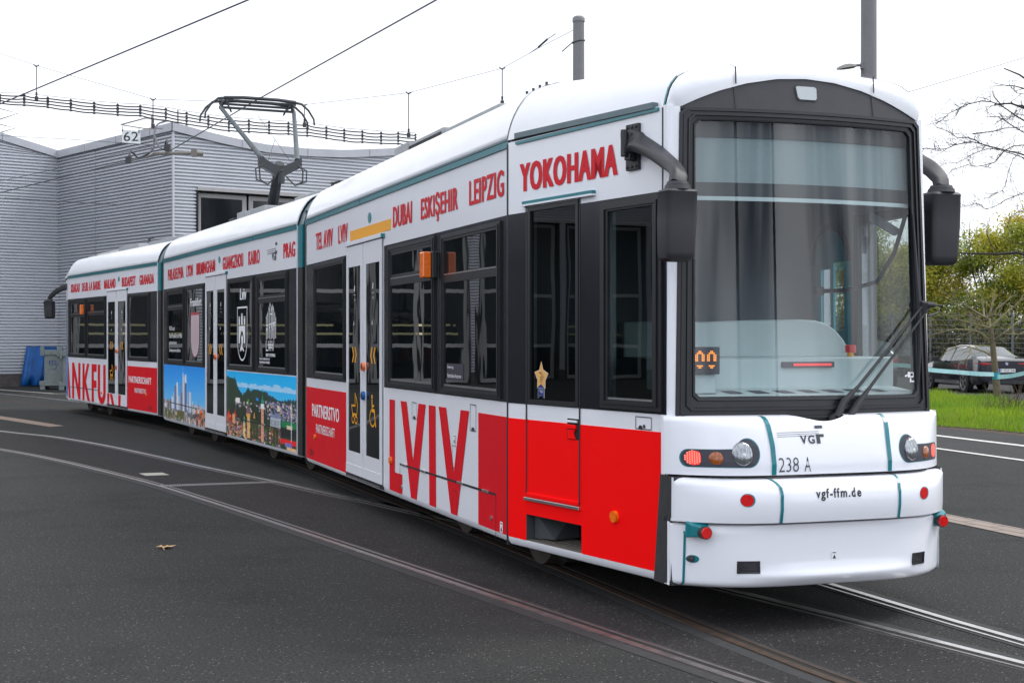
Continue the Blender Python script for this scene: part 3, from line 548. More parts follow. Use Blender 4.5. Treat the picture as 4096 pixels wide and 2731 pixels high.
# ------------------------------------------------------------------ poles
pl = thing("mast", (1.452, 31, 0), "shorter grey round mast with a flat cap standing behind the tram roof", "pole")
mb = MB(); mb.tube([(1.452, 31, 0), (1.452, 31, 8.60)], [.15, .122], 24); mb.build("shaft", 'pole', pl, smooth=50)
mb = MB(); mb.tube([(1.452, 31, 8.58), (1.452, 31, 8.66), (1.452, 31, 8.70)], [.135, .135, .10], 24); mb.build("cap", 'pole', pl, smooth=50)
mb = MB(); mb.tube([(1.452+.135*math.cos(a_*math.pi/8), 31+.135*math.sin(a_*math.pi/8), 8.15+.03*math.cos(a_*math.pi/8)) for a_ in range(17)], .012, 5); mb.tube([(1.33, 30.95, 8.14), (1.10, 31.2, 7.98)], .012, 5); mb.build("clamp_band", 'wire', pl)
p2 = thing("lamp_mast", (8.0, 31.9, 0), "thick tall grey mast carrying a street lamp behind the tram's front roof", "pole")
mb = MB(); mb.tube([(8.0, 31.9, 0), (8.0, 31.9, 13)], [.182, .170], 28); mb.build("shaft", 'pole', p2, smooth=50)
mb = MB(); zl = 1.65+628/3267*31.9
mb.tube([(7.84, 31.85, zl+.02), (7.72, 31.85, zl+.02), (7.66, 31.85, zl+.0)], .03, 8); mb.box((7.84, 31.85, zl+.01), (.06, .12, .14)); mb.build("arm", 'pole', p2, smooth=50)
mb = MB(); rows = []
for i in range(9):
    u = i/8; x = 7.69-.42*u; hw = .14*math.sin(math.pi*min(1, .25+u*.8))**.6+.01; ht = .085*math.sin(math.pi*(.15+.8*u))+.006
    rows.append([(x, 31.85-hw, zl-.02-.06*u), (x, 31.85-hw*.7, zl-.02-.04*u+ht*.8), (x, 31.85, zl-.02-.04*u+ht), (x, 31.85+hw*.7, zl-.02-.04*u+ht*.8), (x, 31.85+hw, zl-.02-.06*u)])
mb.grid(rows, 0, True); mb.add(rows[0], [(0, 1, 2, 3, 4)]); mb.add(rows[-1], [(4, 3, 2, 1, 0)]); mb.build("lamp_head", mat("lamp_head_grey", (.24, .23, .21), .5, var=.1), p2, smooth=50)
mb = MB(); mb.tube([(.60, 32.4, 8.32), (.80, 32.1, 8.44)], .022, 6); mb.tube([(.40, 32.6, 8.22), (.60, 32.4, 8.32)], .008, 5); mb.tube([(.80, 32.1, 8.44), (.98, 31.9, 8.52)], .008, 5)
tag(mb.build("insulator", 'wire', smooth=50), "small dark insulator on the span wire just left of the shorter mast", "insulator")
# poles and wire behind the camera that the windscreen mirrors
for x, y, lb in ((9.2, -4.5, "grey mast behind the camera, the nearer one mirrored in the windscreen"), (14.0, -6.0, "grey mast behind the camera, the farther one mirrored in the windscreen")):
    mb = MB(); mb.tube([(x, y, 0), (x, y, 12)], [.12, .10], 14); tag(mb.build("mast", 'pole', smooth=50), lb, "pole")
# ------------------------------------------------------------------ container and leaning blue sheets by the hall
bl = thing("blue_skip", (-17.0, 50.6, 0), "bright blue ribbed steel skip leaning upright against the hall wall", "container")
def frF(O, d):
    d = Vector(d).normalized(); return lambda s, t, z: (O[0]+d.x*s-d.y*t, O[1]+d.y*s+d.x*t, z)
fb = frF((-17.48, 50.55), DL)
prof = [(0, 0), (.10, -.08), (.26, -.08), (.28, -.01), (.48, -.01), (.54, -.09), (.68, -.09), (.72, .03), (.95, .05), (1.06, .18)]
mb = MB(); rows = []
for z, lean, tt in ((.04, 0, 0), (.45, .16, .08), (.95, .34, .18), (1.40, .52, .28), (1.43, .52, .50)):
    rows.append([fb(s*.92+lean*.62, t+tt*1.1, z) for s, t in prof])
mb.grid(rows); mb.build("shell", 'bluec', bl, smooth=20, solid=.04)
mb = MB(); mb.rect(fb, .75, 1.50, 1.26, 1.42, .34, .50); mb.build("rim", 'bluec', bl, bevel=.01)
fs = thing("waste_container", (-15.4, 47.8, 0), "grey galvanised waste container on feet marked FES with a blue arc", "container")
fc0 = frF((-15.78, 47.7), (.93, .15)); fc = lambda s, t, z: fc0(s*.72, t*.72, z*.80)
mb = MB(); mb.rect(fc, .12, 1.02, .34, 1.50, 0, 1.1); mb.build("tank", 'galv', fs, bevel=.02)
mb = MB(); mb.rect(fc, .02, 1.12, 1.44, 1.66, -.07, 1.17); mb.rect(fc, -.05, .14, 1.42, 1.84, -.1, .08); mb.rect(fc, .70, .95, 1.36, 1.80, -.12, .02); mb.build("upper_frame", 'galv', fs, bevel=.015)
mb = MB(); mb.rect(fc, -.08, 1.0, .16, .36, -.12, 1.2); mb.build("skid", 'galv', fs, bevel=.01)
for s_ in (-.05, .78): mb = MB(); mb.rect(fc, s_, s_+.22, 0, .17, -.10, 1.1); mb.build("foot", 'galv', fs, bevel=.008)
mb = MB(); text(mb, "FES", fc, .34, .66, 1.02, 1.22, -.004, .02); mb.build("lettering", 'navy', fs)
mb = MB(); mb.add([fc(.52+.2*math.cos(a_)*(1 if k == 0 else .82+.14*abs(a_+.7)/1.6), -.004, 1.06+.24*math.sin(a_)*(1 if k == 0 else .82+.14*abs(a_+.7)/1.6)) for k in (0, 1) for a_ in [(-2.3+3.2*i/14) for i in range(15)]], [(i, i+1, 16+i, 15+i) for i in range(14)]); mb.build("emblem_arc", 'navy', fs)
f2 = thing("waste_container", (-14.6, 47.4, 0), "second grey waste container half hidden behind the tram's far end", "container")
fc20 = frF((-15.03, 47.3), (.93, .15)); fc2 = lambda s, t, z: fc20(s*.72, t*.72, z*.80)
mb = MB(); mb.rect(fc2, .12, 1.02, .34, 1.45, 0, 1.1); mb.build("tank", 'galv', f2, bevel=.02)
mb = MB(); mb.rect(fc2, .02, 1.12, 1.40, 1.64, -.07, 1.17); mb.rect(fc2, .0, .12, 1.3, 1.70, -.1, .08); mb.build("upper_frame", 'galv', f2, bevel=.015)
mb = MB(); mb.rect(fc2, -.04, 1.0, .16, .34, -.12, 1.2); mb.build("skid", 'galv', f2, bevel=.01)
mb = MB(); mb.rect(fc2, -.02, .2, 0, .17, -.1, 1.1); mb.build("foot", 'galv', f2)
# ------------------------------------------------------------------ the tram
class Mod:
    """one tram section: O is the near front corner on the ground, s runs forward, t across (0 near side, 2.4 far side)"""
    def __init__(s, O, ang, dz=0., sl=0.):
        s.O = Vector(O); s.e = Vector((math.sin(ang), -math.cos(ang))); s.n = Vector((math.cos(ang), math.sin(ang))); s.dz = dz; s.sl = sl
    def __call__(s, a, t, z):
        p = s.O+s.e*a+s.n*t; return (p.x, p.y, z+s.dz-s.sl*a)
    def far(s): return lambda a, t, z: s(a, 2.4-t, z)
TH = math.atan(1164/3266.7)
FA = Mod((.032, 9.722), TH); FM = Mod((-2.517, 16.98), math.radians(24.4), .004, .0015); FB = Mod((-6.356, 25.7), math.radians(29.55), .03, .0037)
CA_ = math.atan2(.31, 1.72)
FC = Mod((.032, 9.722), TH+CA_)                         # tapered cab side, near
def FCf(a, t, z): return FA(a*math.cos(CA_), 2.4-a*math.sin(CA_)-t*math.cos(CA_)-.045*max(0, (z-1.2)/1.8)*max(0, a/1.735), z)   # tapered cab side, far
def A3(F, u, z): return FA(F, 1.2+u, z)
def bcab(sgn):
    """far-end cab sides of the rear section"""
    def f(a, t, z):                                      # a measured backwards from s=-7.45
        return FB(-7.45-a*math.cos(CA_), (a*math.sin(CA_)+t) if sgn < 0 else 2.4-a*math.sin(CA_)-t, z)
    return f
tram = thing("tram", (1.16, 10.12, 0), "white and red three-section tram with city names along its side and red front lamps lit", "tram")
RP = [(0, 3.03), (.012, 3.09), (.03, 3.15), (.05, 3.20), (.083, 3.262), (.126, 3.323), (.165, 3.36), (.19, 3.38), (.25, 3.412), (.35, 3.445), (.60, 3.475), (.9, 3.49), (1.2, 3.495)]
RP = RP+[(2.4-t, z) for t, z in RP[-2::-1]]
def body(fr, s0, s1, near=(), far=(), name="car_body"):
    mb = MB(); mb.holes(fr, s0, s1, .30, 3.03, list(near), 0, .05); 
    f2 = lambda a, t, z: fr(a, 2.4-t, z); mb.holes(f2, s0, s1, .30, 3.03, list(far), 0, .05)
    # rounded skirt on both sides
    sk = [(0, .30), (.003, .275), (.02, .25), (.055, .236), (.12, .236), (.12, .30), (.05, .30)]
    for f in (fr, f2): mb.prism([f(s0, t, z) for t, z in sk], [f(s1, t, z) for t, z in sk])
    mb.add([fr(s0, .12, .28), fr(s1, .12, .28), fr(s1, 2.28, .28), fr(s0, 2.28, .28)], [(0, 1, 2, 3)], 1)
    return mb.build(name, ['white', 'under'], tram, smooth=30)
def roof(fr, s0, s1, seams=()):
    mb = MB(); rows = []
    for s_ in [s0, s0+.004]+[s0+(s1-s0)*i/12 for i in range(1, 12)]+[s1-.004, s1]: rows.append([fr(s_, t, z) for t, z in RP])
    mb.grid(rows); o = mb.build("roof", 'roofw', tram, smooth=40, solid=.02)
    for s_ in seams:
        q = MB(); q.grid([[fr(s_+d, t, z+.006) if 0 < t < 2.4 else fr(s_+d, t-.004 if t < 1 else t+.004, z) for t, z in [(0, 3.04)]+RP[1:-1]+[(2.4, 3.04)]] for d in (-.006, .006)]); q.build("roof_seam", 'greyp', tram)
    return o
def edge_strip(fr, s0, s1, joints=()):
    mb = MB(); mb.rect(fr, s0, s1, 2.985, 3.03, -.016, 0, 0); mb.rect(fr, s0, s1, 3.031, 3.046, -.022, .0, 1)
    for j in joints: mb.rect(fr, j-.005, j+.005, 2.984, 3.031, -.018, 0, 2)
    return mb.build("roof_edge_strip", ['teal', 'tealg', 'black'], tram)
for fr, s0, s1, seams, js in ((FA, -7.19, -.13, (-4.5,), (-4.5,)), (FM, -8.62, -.19, (-4.35, -7.6), (-2.3, -6.6)), (FB, -7.5, -.2, (-5.1,), (-2.6, -5.3))):
    if fr is FA: body(fr, s0, s1, [(-1.66, -.38, 1.3, 2.44)], [(-1.66, -.38, 1.25, 2.45)])
    else: body(fr, s0, s1)
    roof(fr, s0, s1, seams); edge_strip(fr, s0, s1, js); edge_strip(fr.far(), s0, s1)
# ---- dark window bands
def band(fr, s0, s1, z0=1.22, z1=2.52, name="window_band", hs=()):
    mb = MB(); mb.holes(fr, s0, s1, z0, z1, list(hs), -.004, .001); return mb.build(name, 'band', tram)
HB = [(-1.66, -.38, 1.3, 2.44)]
band(FA, -7.19, -5.08); band(FA, -3.60, -.15, hs=HB); band(FM, -8.60, -5.24); band(FM, -3.85, -.2); band(FB, -7.5, -3.88); band(FB, -2.30, -.21)
for fr, s0, s1, hs in ((FA, -7.19, -.13, [(-1.66, -.38, 1.25, 2.45)]), (FM, -8.6, -.2, ()), (FB, -7.5, -.21, ())): band(fr.far(), s0, s1, hs=hs)
def window(fr, s0, s1, z0, z1, split=None, name="window", pane='pane', hop=True):
    """rubber-framed side window; split = height of the hopper bar"""
    bd = .075; mb = MB(); mb.frame(fr, s0, s1, z0, z1, bd, -.020, -.003, 0, .055)
    mb.frame(fr, s0+.028, s1-.028, z0+.018, z1-.018, .016, -.028, -.0195, 0)
    mb.rect(fr, s0+bd, s1-bd, z0+.0555, z0+.070, -.016, -.004, 1)  # light metal strip put in for the bright highlight along the pane bottom
    if split:
        mb.rect(fr, s0+bd, s1-bd, split-.030, split+.030, -.018, -.003, 0); mb.rect(fr, s0+bd+.01, s1-bd-.01, split+.0305, split+.040, -.020, -.004, 1)
        if hop: mb.frame(fr, s0+bd, s1-bd, split+.0405, z1-.0555, .028, -.014, -.003, 0)
    o = mb.build(name, ['frame', 'alu'], tram, bevel=.003)
    for a, b in (((z0+.06, split-.03), (split+.03, z1-.05)) if split else ((z0+.06, z1-.05),)):
        p = MB(); p.rect(fr, s0+bd-.01, s1-bd+.01, a, b, -.009, -.006); p.build("pane", pane, o)
    return o
wA1 = window(FA, -6.72, -5.16, 1.235, 2.50); wA2 = window(FA, -3.40, -1.93, 1.235, 2.50, 2.17); wA3 = window(FA, -1.74, -.30, 1.235, 2.49, 2.135, hop=False)
wM1 = window(FM, -8.27, -6.84, 1.25, 2.49, 2.17); wM2 = window(FM, -6.72, -5.32, 1.24, 2.50); wM3 = window(FM, -3.72, -2.25, 1.235, 2.50); wM4 = window(FM, -2.06, -.58, 1.235, 2.50, 2.16)
wB1 = window(FB, -7.30, -5.74, 1.24, 2.49, 2.14); wB2 = window(FB, -5.62, -4.02, 1.24, 2.50, 2.16); wB3 = window(FB, -2.22, -.70, 1.235, 2.50)
for fr, L in ((FA, (-6.7, -5.1, -3.5)), (FM, (-8.2, -6.6, -5, -3.4, -1.9)), (FB, (-7, -5.4, -3.8, -2.2))):
    for s_ in L: window(fr.far(), s_, s_+1.4, 1.235, 2.50, 2.17)
o_ = window(FA.far(), -1.75, -.3, 1.235, 2.50, None, pane='clear')
# ---- red panels and printed photographs
def panel(fr, s0, s1, z0, z1, m, name="red_panel"):
    mb = MB(); mb.rect(fr, s0, s1, z0, z1, -.003, .0005); return mb.build(name, m, tram)
panel(FA, -7.19, -5.13, .295, 1.117, 'red2'); panel(FA, -.83, -.155, .295, 1.117, 'red2'); panel(FB, -2.36, -.205, .295, 1.117, 'red2')
# ---- letters drawn by hand
def polys(fr, plist, t, m, name):
    mb = MB()
    for i, q in enumerate(plist): mb.face(fr, q, t-.00006*(i % 7))
    return mb.build(name, m, tram, weld=False, recalc=False)
polys(FA, [[(-3.405, 1.116), (-3.22, 1.116), (-3.22, .47), (-2.966, .47), (-2.966, .297), (-3.405, .297)],
           [(-3.02, 1.117), (-2.823, 1.117), (-2.613, .617), (-2.443, 1.117), (-2.226, 1.117), (-2.503, .297), (-2.68, .297)],
           [(-2.135, 1.117), (-1.94, 1.117), (-1.925, .297), (-2.115, .297)],
           [(-1.847, 1.118), (-1.645, 1.118), (-1.437, .624), (-1.26, 1.118), (-1.053, 1.118), (-1.35, .297), (-1.512, .297)]], -.0035, 'red2', "lettering")
def arc(cx, cz, rx, rz, a0, a1, n=14): return [(cx+rx*math.cos(math.radians(a0+(a1-a0)*i/n)), cz+rz*math.sin(math.radians(a0+(a1-a0)*i/n))) for i in range(n+1)]
z0, z1 = .30, 1.10
U = [(-4.70, z1), (-4.50, z1), (-4.50, .54)]+arc(-4.365, .54, .135, .12, 180, 360)+[(-4.23, z1), (-4.03, z1), (-4.03, .54)]+arc(-4.365, .54, .335, .26, 360, 180)
R_ = [(-3.86, z0), (-3.68, z0), (-3.68, .62), (-3.62, .62), (-3.38, z0), (-3.17, z0), (-3.43, .64)]+arc(-3.60, .86, .34, .24, -60, 90)+[(-3.86, z1)]
polys(FB, [[(-7.49, z1), (-7.45, z1), (-7.24, z0), (-7.42, z0), (-7.49, .58)], [(-7.10, z0), (-6.90, z0), (-6.90, .82), (-6.48, z0), (-6.29, z0), (-6.29, z1), (-6.49, z1), (-6.49, .60), (-6.90, z1), (-7.10, z1)],
           [(-6.09, z0), (-5.90, z0), (-5.90, .62), (-5.62, z0), (-5.40, z0), (-5.76, .72), (-5.45, z1), (-5.67, z1), (-5.90, .80), (-5.90, z1), (-6.09, z1)],
           [(-5.25, z0), (-5.05, z0), (-5.05, .60), (-4.82, .60), (-4.82, .76), (-5.05, .76), (-5.05, .94), (-4.80, .94), (-4.80, z1), (-5.25, z1)], U], -.0035, 'red2', "lettering")
# ---- text along the roof line
def word(body_, fr, s0, s1, z0_=2.66, z1_=2.848, m='letred', t=-.004, bold=.012, name="city_name", fat=None):
    fat = .075*(s1-s0)/len(body_) if fat is None else fat; mb = MB(); text(mb, body_, fr, s0, s1, z0_, z1_, t, bold, 0, fat); return mb.build(name, m, tram, weld=False, recalc=False)
for w, fr, a, b in (("TEL AVIV", FA, -6.66, -5.78), ("LVIV", FA, -5.52, -5.08), ("DUBAI", FA, -3.285, -2.645), ("LEIPZIG", FA, -1.05, -.255),
                    ("PHILADELPHIA", FM, -8.24, -6.915), ("LYON", FM, -6.68, -6.19), ("BIRMINGHAM", FM, -5.92, -4.60), ("GUANGZHOU", FM, -4.10, -2.86), ("KAIRO", FM, -2.575, -1.955), ("PRAG", FM, -.79, -.25),
                    ("KRAKAU", FB, -7.21, -6.35), ("DEUIL-LA BARRE", FB, -6.15, -4.45), ("MAILAND", FB, -4.16, -3.21), ("BUDAPEST", FB, -2.72, -1.68), ("GRANADA", FB, -1.41, -.40)):
    word(w, fr, a, b)
word("ESKIŞEHIR", FA, -2.37, -1.33, 2.612, 2.848); word("YOKOHAMA", FC, .045, 1.235, 2.655, 2.848, bold=.014)
def logo(fr, s0, s1, z0_, z1_, t, m='greyp', name="operator_logo"):
    """three speed lines, VG and a stepped F"""
    w, h = s1-s0, z1_-z0_; S_ = lambda a: s0+w*a; Z_ = lambda a: z0_+h*a; mb = MB()
    for k in range(3): mb.face(fr, [(S_(0), Z_(.62-.11*k*1.0)), (S_(.90), Z_(.66-.11*k)), (S_(.90), Z_(.685-.11*k)), (S_(0), Z_(.645-.11*k))], t)
    mb.face(fr, [(S_(.83), Z_(.84)), (S_(1), Z_(.84)), (S_(1), Z_(1)), (S_(.83), Z_(1))], t)
    mb.face(fr, [(S_(.83), Z_(0)), (S_(.91), Z_(0)), (S_(.91), Z_(.36)), (S_(1.0), Z_(.36)), (S_(1.0), Z_(.52)), (S_(.83), Z_(.52))], t)
    text(mb, "VG", fr, S_(.48), S_(.79), Z_(0), Z_(.48), t, .03)
    return mb.build(name, m, tram, weld=False, recalc=False)
logo(FM, -1.575, -1.085, 2.66, 2.885, -.004)
pt = panel(FA, -4.975, -3.36, 2.652, 2.752, 'yel', "yellow_stripe")
for fr, s_ in ((FA, -4.157), (FM, -4.31), (FB, -2.95)):
    mb = MB(); mb.plate(fr, [(s_+.062*math.cos(a*math.pi/12), 2.825+.05*math.sin(a*math.pi/12)) for a in range(24)], -.006, .0); mb.build("speaker_disc", mat("teal_grey_disc", (.05, .22, .24), .5) if fr is FA else bpy.data.materials["teal_grey_disc"], tram)
word("PARTNERSTVO", FA, -6.86, -5.47, .790, .935, 'decal', -.0045, .01, "lettering", .006); word("PARTNERSCHAFT", FA, -6.64, -5.68, .615, .715, 'decal', -.0045, .0, "lettering", .003)
word("PARTNERSCHAFT", FB, -2.18, -.58, .80, .925, 'decal', -.0045, .01, "lettering", .006); word("PARTNERSTVO", FB, -1.75, -.94, .615, .705, 'decal', -.0045, 0, "lettering", .003)
word("238 A", FA, -7.0, -6.77, .34, .415, 'black', -.0045, 0, "fleet_number", 0); word("238 B", FB, -.82, -.55, .33, .405, 'black', -.0045, 0, "fleet_number", 0)
# ---- hatch lines, seams, small lids
def lines(fr, segs, name="panel_gap", w=.008, t=-.0048, m='black'):
    mb = MB()
    for (a, b, c, d) in segs:
        L = math.hypot(c-a, d-b); nx, nz = -(d-b)/L*w/2, (c-a)/L*w/2
        mb.face(fr, [(a-nx, b-nz), (c-nx, d-nz), (c+nx, d+nz), (a+nx, b+nz)], t)
    return mb.build(name, m, tram, weld=False, recalc=False)
lines(FA, [(-3.04, .24, -3.04, .56), (-.43, .24, -.43, .55)], w=.007); lines(FA, [(-3.04, .558, -.43, .553)], w=.017)
lines(FA, [(-2.64, 1.12, -2.64, .98), (-2.64, 1.12, -2.50, 1.12), (-2.50, 1.12, -2.50, .98), (-2.64, .98, -2.50, .98)], w=.005)
lines(FA, [(-1.02, 1.17, -1.02, .975), (-1.02, 1.17, -.885, 1.17), (-.885, 1.17, -.885, .975), (-1.02, .975, -.885, .975)], w=.006)
lines(FA, [(-1.48, .83, -1.48, .68), (-1.37, .83, -1.37, .68), (-1.48, .83, -1.37, .83), (-1.48, .66, -1.37, .66), (-1.48, .48, -1.36, .48), (-1.48, .48, -1.48, .32), (-1.36, .48, -1.36, .32)], w=.004)
[lines(FM, [q], w=.014) for q in ((-8.2, .58, -5.85, .565), (-3.26, .55, -.8, .535))]; [lines(FM, [q], w=.006) for q in ((-5.9, .24, -5.9, .56), (-3.26, .24, -3.26, .54), (-.8, .24, -.8, .53))]; lines(FB, [(-7.26, .552, -4.62, .56)], w=.014)
for fr, L in ((FA, ((-2.9, .5595), (-2.3, .5585), (-1.27, .5575), (-.66, .556))), (FM, ((-3.15, .55), (-2.55, .549), (-1.75, .543), (-1.0, .538), (-8.1, .583), (-6.0, .57)))):
    for a, z in L: hb = MB(); hb.rect(fr, a-.07, a+.07, z-.010, z+.010, -.012, -.003); hb.build("hatch_hinge", 'alu', tram, bevel=.002)
lk = MB()
for a, z, r in ((-2.975, .365, .018), (-.53, .375, .018)): lk.plate(FA, arc(a, z, r, r, 0, 330, 11), -.009, -.003)
lk.build("hatch_lock", 'alu', tram)
bl_ = MB()
for fr, a, z in ((FA, -2.57, .985), (FA, -.955, .98), (FB, -6.9, 1.0), (FB, -5.2, .985)): bl_.plate(fr, arc(a, z, .03, .022, 0, 180, 8), -.0065, -.003)
bl_.build("lid_grip", 'black', tram)
def jack_mark(fr, s_, z, t=-.0052, k=1.):
    mb = MB(); mb.face(fr, [(s_-.028*k, z), (s_+.028*k, z), (s_+.028*k, z+.075*k), (s_-.028*k, z+.075*k)], t, 0); mb.face(fr, [(s_-.018*k, z+.008*k), (s_+.018*k, z+.008*k), (s_, z+.045*k)], t-.0006, 1); mb.face(fr, [(s_-.018*k, z+.058*k), (s_+.018*k, z+.058*k), (s_+.018*k, z+.066*k), (s_-.018*k, z+.066*k)], t-.0006, 1)
    return mb.build("jacking_mark", ['decal', 'black'], tram, weld=False, recalc=False)
jack_mark(FA, -.305, .30); jack_mark(FA, -1.42, .845)
def button(fr, s_, z, r, m, name="side_reflector"):
    mb = MB(); mb.tube([fr(s_, .0, z), fr(s_, -.022, z)], [r, r*.92], 18); return mb.build(name, m, tram, smooth=50)
button(FA, -6.69, .565, .030, 'orange'); button(FA, -3.34, .565, .036, 'orange'); button(FB, -.90, .60, .03, 'orange'); button(FM, -5.55, .52, .03, 'orange'); button(FM, -3.62, .55, .03, 'orange'); button(FB, -4.36, .52, .03, 'orange'); button(FC, 1.207, .576, .038, 'orange')
# ---- doors: two leaves each, with glass, chevrons, push buttons, pictograms
def door(fr, s0, s1, left_sign, right_sign, blue):
    dw = MB(); dw.rect(fr, s0, s1, .30, 2.60, -.0045, .002); dw.rect(fr, s0-.02, s1+.02, .272, .300, -.012, .03, 0); dw.rect(fr, s0+.06, s1-.08, .278, .292, -.022, -.012, 1)
    dw.rect(fr, s0-.03, s1+.03, 2.602, 2.628, -.030, 0, 2)
    fr_ = dw.build("door_frame", ['dark', 'alu', 'white'], tram)
    tg = MB(); tg.rect(fr, s1+.031, s1+.062, 2.598, 2.634, -.034, -.001); tg.build("end_cap", 'teal', fr_)
    mid = (s0+s1)/2+.0
    for k, (a, b) in enumerate(((s0+.012, mid-.012), (mid+.012, s1-.012))):
        g0, g1 = (a+.085, b-.10) if k == 0 else (a+.10, b-.075)
        mb = MB(); mb.holes(fr, a, b, .315, 2.592, [(g0, g1, .54, 2.385)], -.016, -.003); mb.rect(fr, a+.002, b-.002, .318, .41, -.020, -.0155)
        lf = mb.build("door_leaf", 'white', tram)
        p = MB(); p.rect(fr, g0-.004, g1+.004, .536, 2.389, -.011, -.005); p.build("door_glass", 'pane', lf)
        c = (g0+g1)/2; d = 1 if k == 0 else -1; mb = MB()
        for o in (-.055, .06):
            x = c+o*1.0; mb.face(fr, [(x-.05*d, 1.585), (x-.01*d, 1.585), (x+.04*d, 1.508), (x-.01*d, 1.43), (x-.05*d, 1.43), (x-.0*d, 1.508)], -.0125)
        mb.build("chevron_sign", 'yel', lf, weld=False, recalc=False)
        sg = left_sign if k == 0 else right_sign
        if sg: mb = MB(); sg(mb, fr, c); mb.build("pictogram", 'yel', lf, weld=False, recalc=False)
        mb = MB()
        mb.face(fr, [(c-.02, 2.14), (c+.01, 2.14), (c+.02, 2.19), (c-.0, 2.20)], -.0125); mb.face(fr, [(c-.03, 2.10), (c+.04, 2.10), (c+.04, 2.104), (c-.03, 2.104)], -.0125); mb.face(fr, [(c-.0, 2.05), (c+.02, 2.04), (c+.02, 2.07)], -.0125); mb.face(fr, [(c-.04, 1.80), (c-.01, 1.80), (c-.025, 1.85)], -.0125)
        mb.build("info_sticker", 'decal', lf, weld=False, recalc=False)
    for z, r, m in ((1.395, .045, 'orange'),)+(((1.115, .045, 'bluec'),) if blue else ()):
        mb = MB(); mb.tube([fr(mid+.055, -.016, z), fr(mid+.055, -.045, z)], [r, r*.9], 18); mb.tube([fr(mid+.055, -.045, z), fr(mid+.055, -.048, z)], [r*.55, r*.5], 14, 1); mb.build("door_button", [m, 'black'], fr_, smooth=50)
    return fr_
def loop_strip(mb, fr, pts, w, t, closed=False):
    n = len(pts)
    for i in range(n if closed else n-1):
        a, b = pts[i], pts[(i+1) % n]; L = math.hypot(b[0]-a[0], b[1]-a[1]) or 1; nx, nz = -(b[1]-a[1])/L*w/2, (b[0]-a[0])/L*w/2; ex, ez = (b[0]-a[0])/L*w*.4, (b[1]-a[1])/L*w*.4
        mb.face(fr, [(a[0]-nx-ex, a[1]-nz-ez), (b[0]-nx+ex, b[1]-nz+ez), (b[0]+nx+ex, b[1]+nz+ez), (a[0]+nx-ex, a[1]+nz-ez)], t-.0001*(i % 5))
def pram(mb, fr, c):
    loop_strip(mb, fr, [(c+.03, 1.12), (c+.10, 1.06), (c+.13, 1.0), (c+.10, .915), (c-.08, .915), (c-.12, 1.0), (c+.03, 1.0), (c+.03, 1.12)], .018, -.0125)
    loop_strip(mb, fr, [(c+.10, .915), (c-.08, .905)], .016, -.0135)
    for x in (-.06, .07): loop_strip(mb, fr, arc(c+x, .862, .05, .035, 0, 360, 14), .015, -.0125)
def chair(mb, fr, c):
    mb.face(fr, arc(c-.03, 1.115, .028, .02, 0, 340, 12), -.0125); loop_strip(mb, fr, [(c-.03, 1.08), (c-.02, .985), (c+.06, .985), (c+.11, .845)], .032, -.0125); loop_strip(mb, fr, [(c-.025, 1.03), (c+.05, 1.03)], .02, -.0135)
    loop_strip(mb, fr, arc(c-.01, .915, .105, .078, 100, 345, 18), .017, -.0125)
door(FA, -5.10, -3.64, pram, chair, True); door(FM, -5.23, -3.85, None, None, False); door(FB, -3.89, -2.30, pram, None, False)
polys(FB, [[(-3.82, .41), (-3.82, .315), (-3.66, .315), (-3.66, .53), (-3.82, .53)], [(-3.62, .53), (-3.42, .53), (-3.24, .315), (-3.44, .315)], [(-2.93, .53), (-2.75, .53), (-2.75, .315), (-2.93, .315)], [(-3.17, 1.02), (-3.06, 1.02), (-3.06, 1.10), (-3.17, 1.10)]], -.0213, 'red2', "lettering")
# ---- window lettering and crests on the middle section
def winword(s_, a, b, z0_, z1_, m='decal', bold=.02, par=None, nm="lettering", fat=.003):
    mb = MB(); text(mb, s_, FM, a, b, z0_, z1_, -.0115, bold, 0, fat); return mb.build(nm, m, par, weld=False, recalc=False)
winword("Frankfurt", -6.33, -5.50, 2.175, 2.305, par=wM2, bold=.01, fat=.007); winword("Lviv", -3.01, -2.65, 2.20, 2.36, par=wM3, bold=.01, fat=.009)
for i, (s_, b) in enumerate((("VGF und", -7.62), ("Stadt Frankfurt am Main", -7.0), ("präsentieren", -7.45), ("Städtepartnerschaften", -7.12))): winword(s_, -8.08, b, 1.80-.125*i-.0*i, 1.875-.125*i, par=wM1, bold=.0)
winword("OPEN TO THE WORLD", -1.605, -1.145, 1.435, 1.475, par=wM4, bold=.02)
lb = MB(); lb.face(FM, [(-1.95, 1.335), (-1.40, 1.335), (-1.40, 1.425), (-1.95, 1.425)], -.0112); lb.build("notice_sticker", 'ledbox', wM4, recalc=False)
winword("Einstieg nur mit gültigem Fahrausweis", -1.93, -1.42, 1.388, 1.415, par=wM4, bold=0); winword("Fahrschein-Automat an der Haltestelle", -1.93, -1.42, 1.348, 1.375, par=wM4, bold=0)
lb = MB(); lb.face(FA, [(-1.60, 1.34), (-1.16, 1.34), (-1.16, 1.47), (-1.60, 1.47)], -.0112); lb.build("notice_sticker", 'ledbox', wA3, recalc=False)
lb = MB(); text(lb, "Einstieg", FA, -1.58, -1.42, 1.425, 1.455, -.0118, 0); text(lb, "Fahrschein-Automat", FA, -1.58, -1.22, 1.36, 1.39, -.0118, 0); lb.build("lettering", 'decal', wA3, weld=False, recalc=False)
def shield(s0, s1, z0_, z1_, drop=.42):
    c, hw = (s0+s1)/2, (s1-s0)/2; zs = z0_+(z1_-z0_)*drop
    return [(s0, z1_), (s0, zs)]+arc(c, zs, hw, zs-z0_, 180, 360, 16)[1:-1]+[(s1, zs), (s1, z1_)]
mb = MB(); q = shield(-6.29, -5.67, 1.37, 2.08); mb.face(FM, q, -.0112, 1)
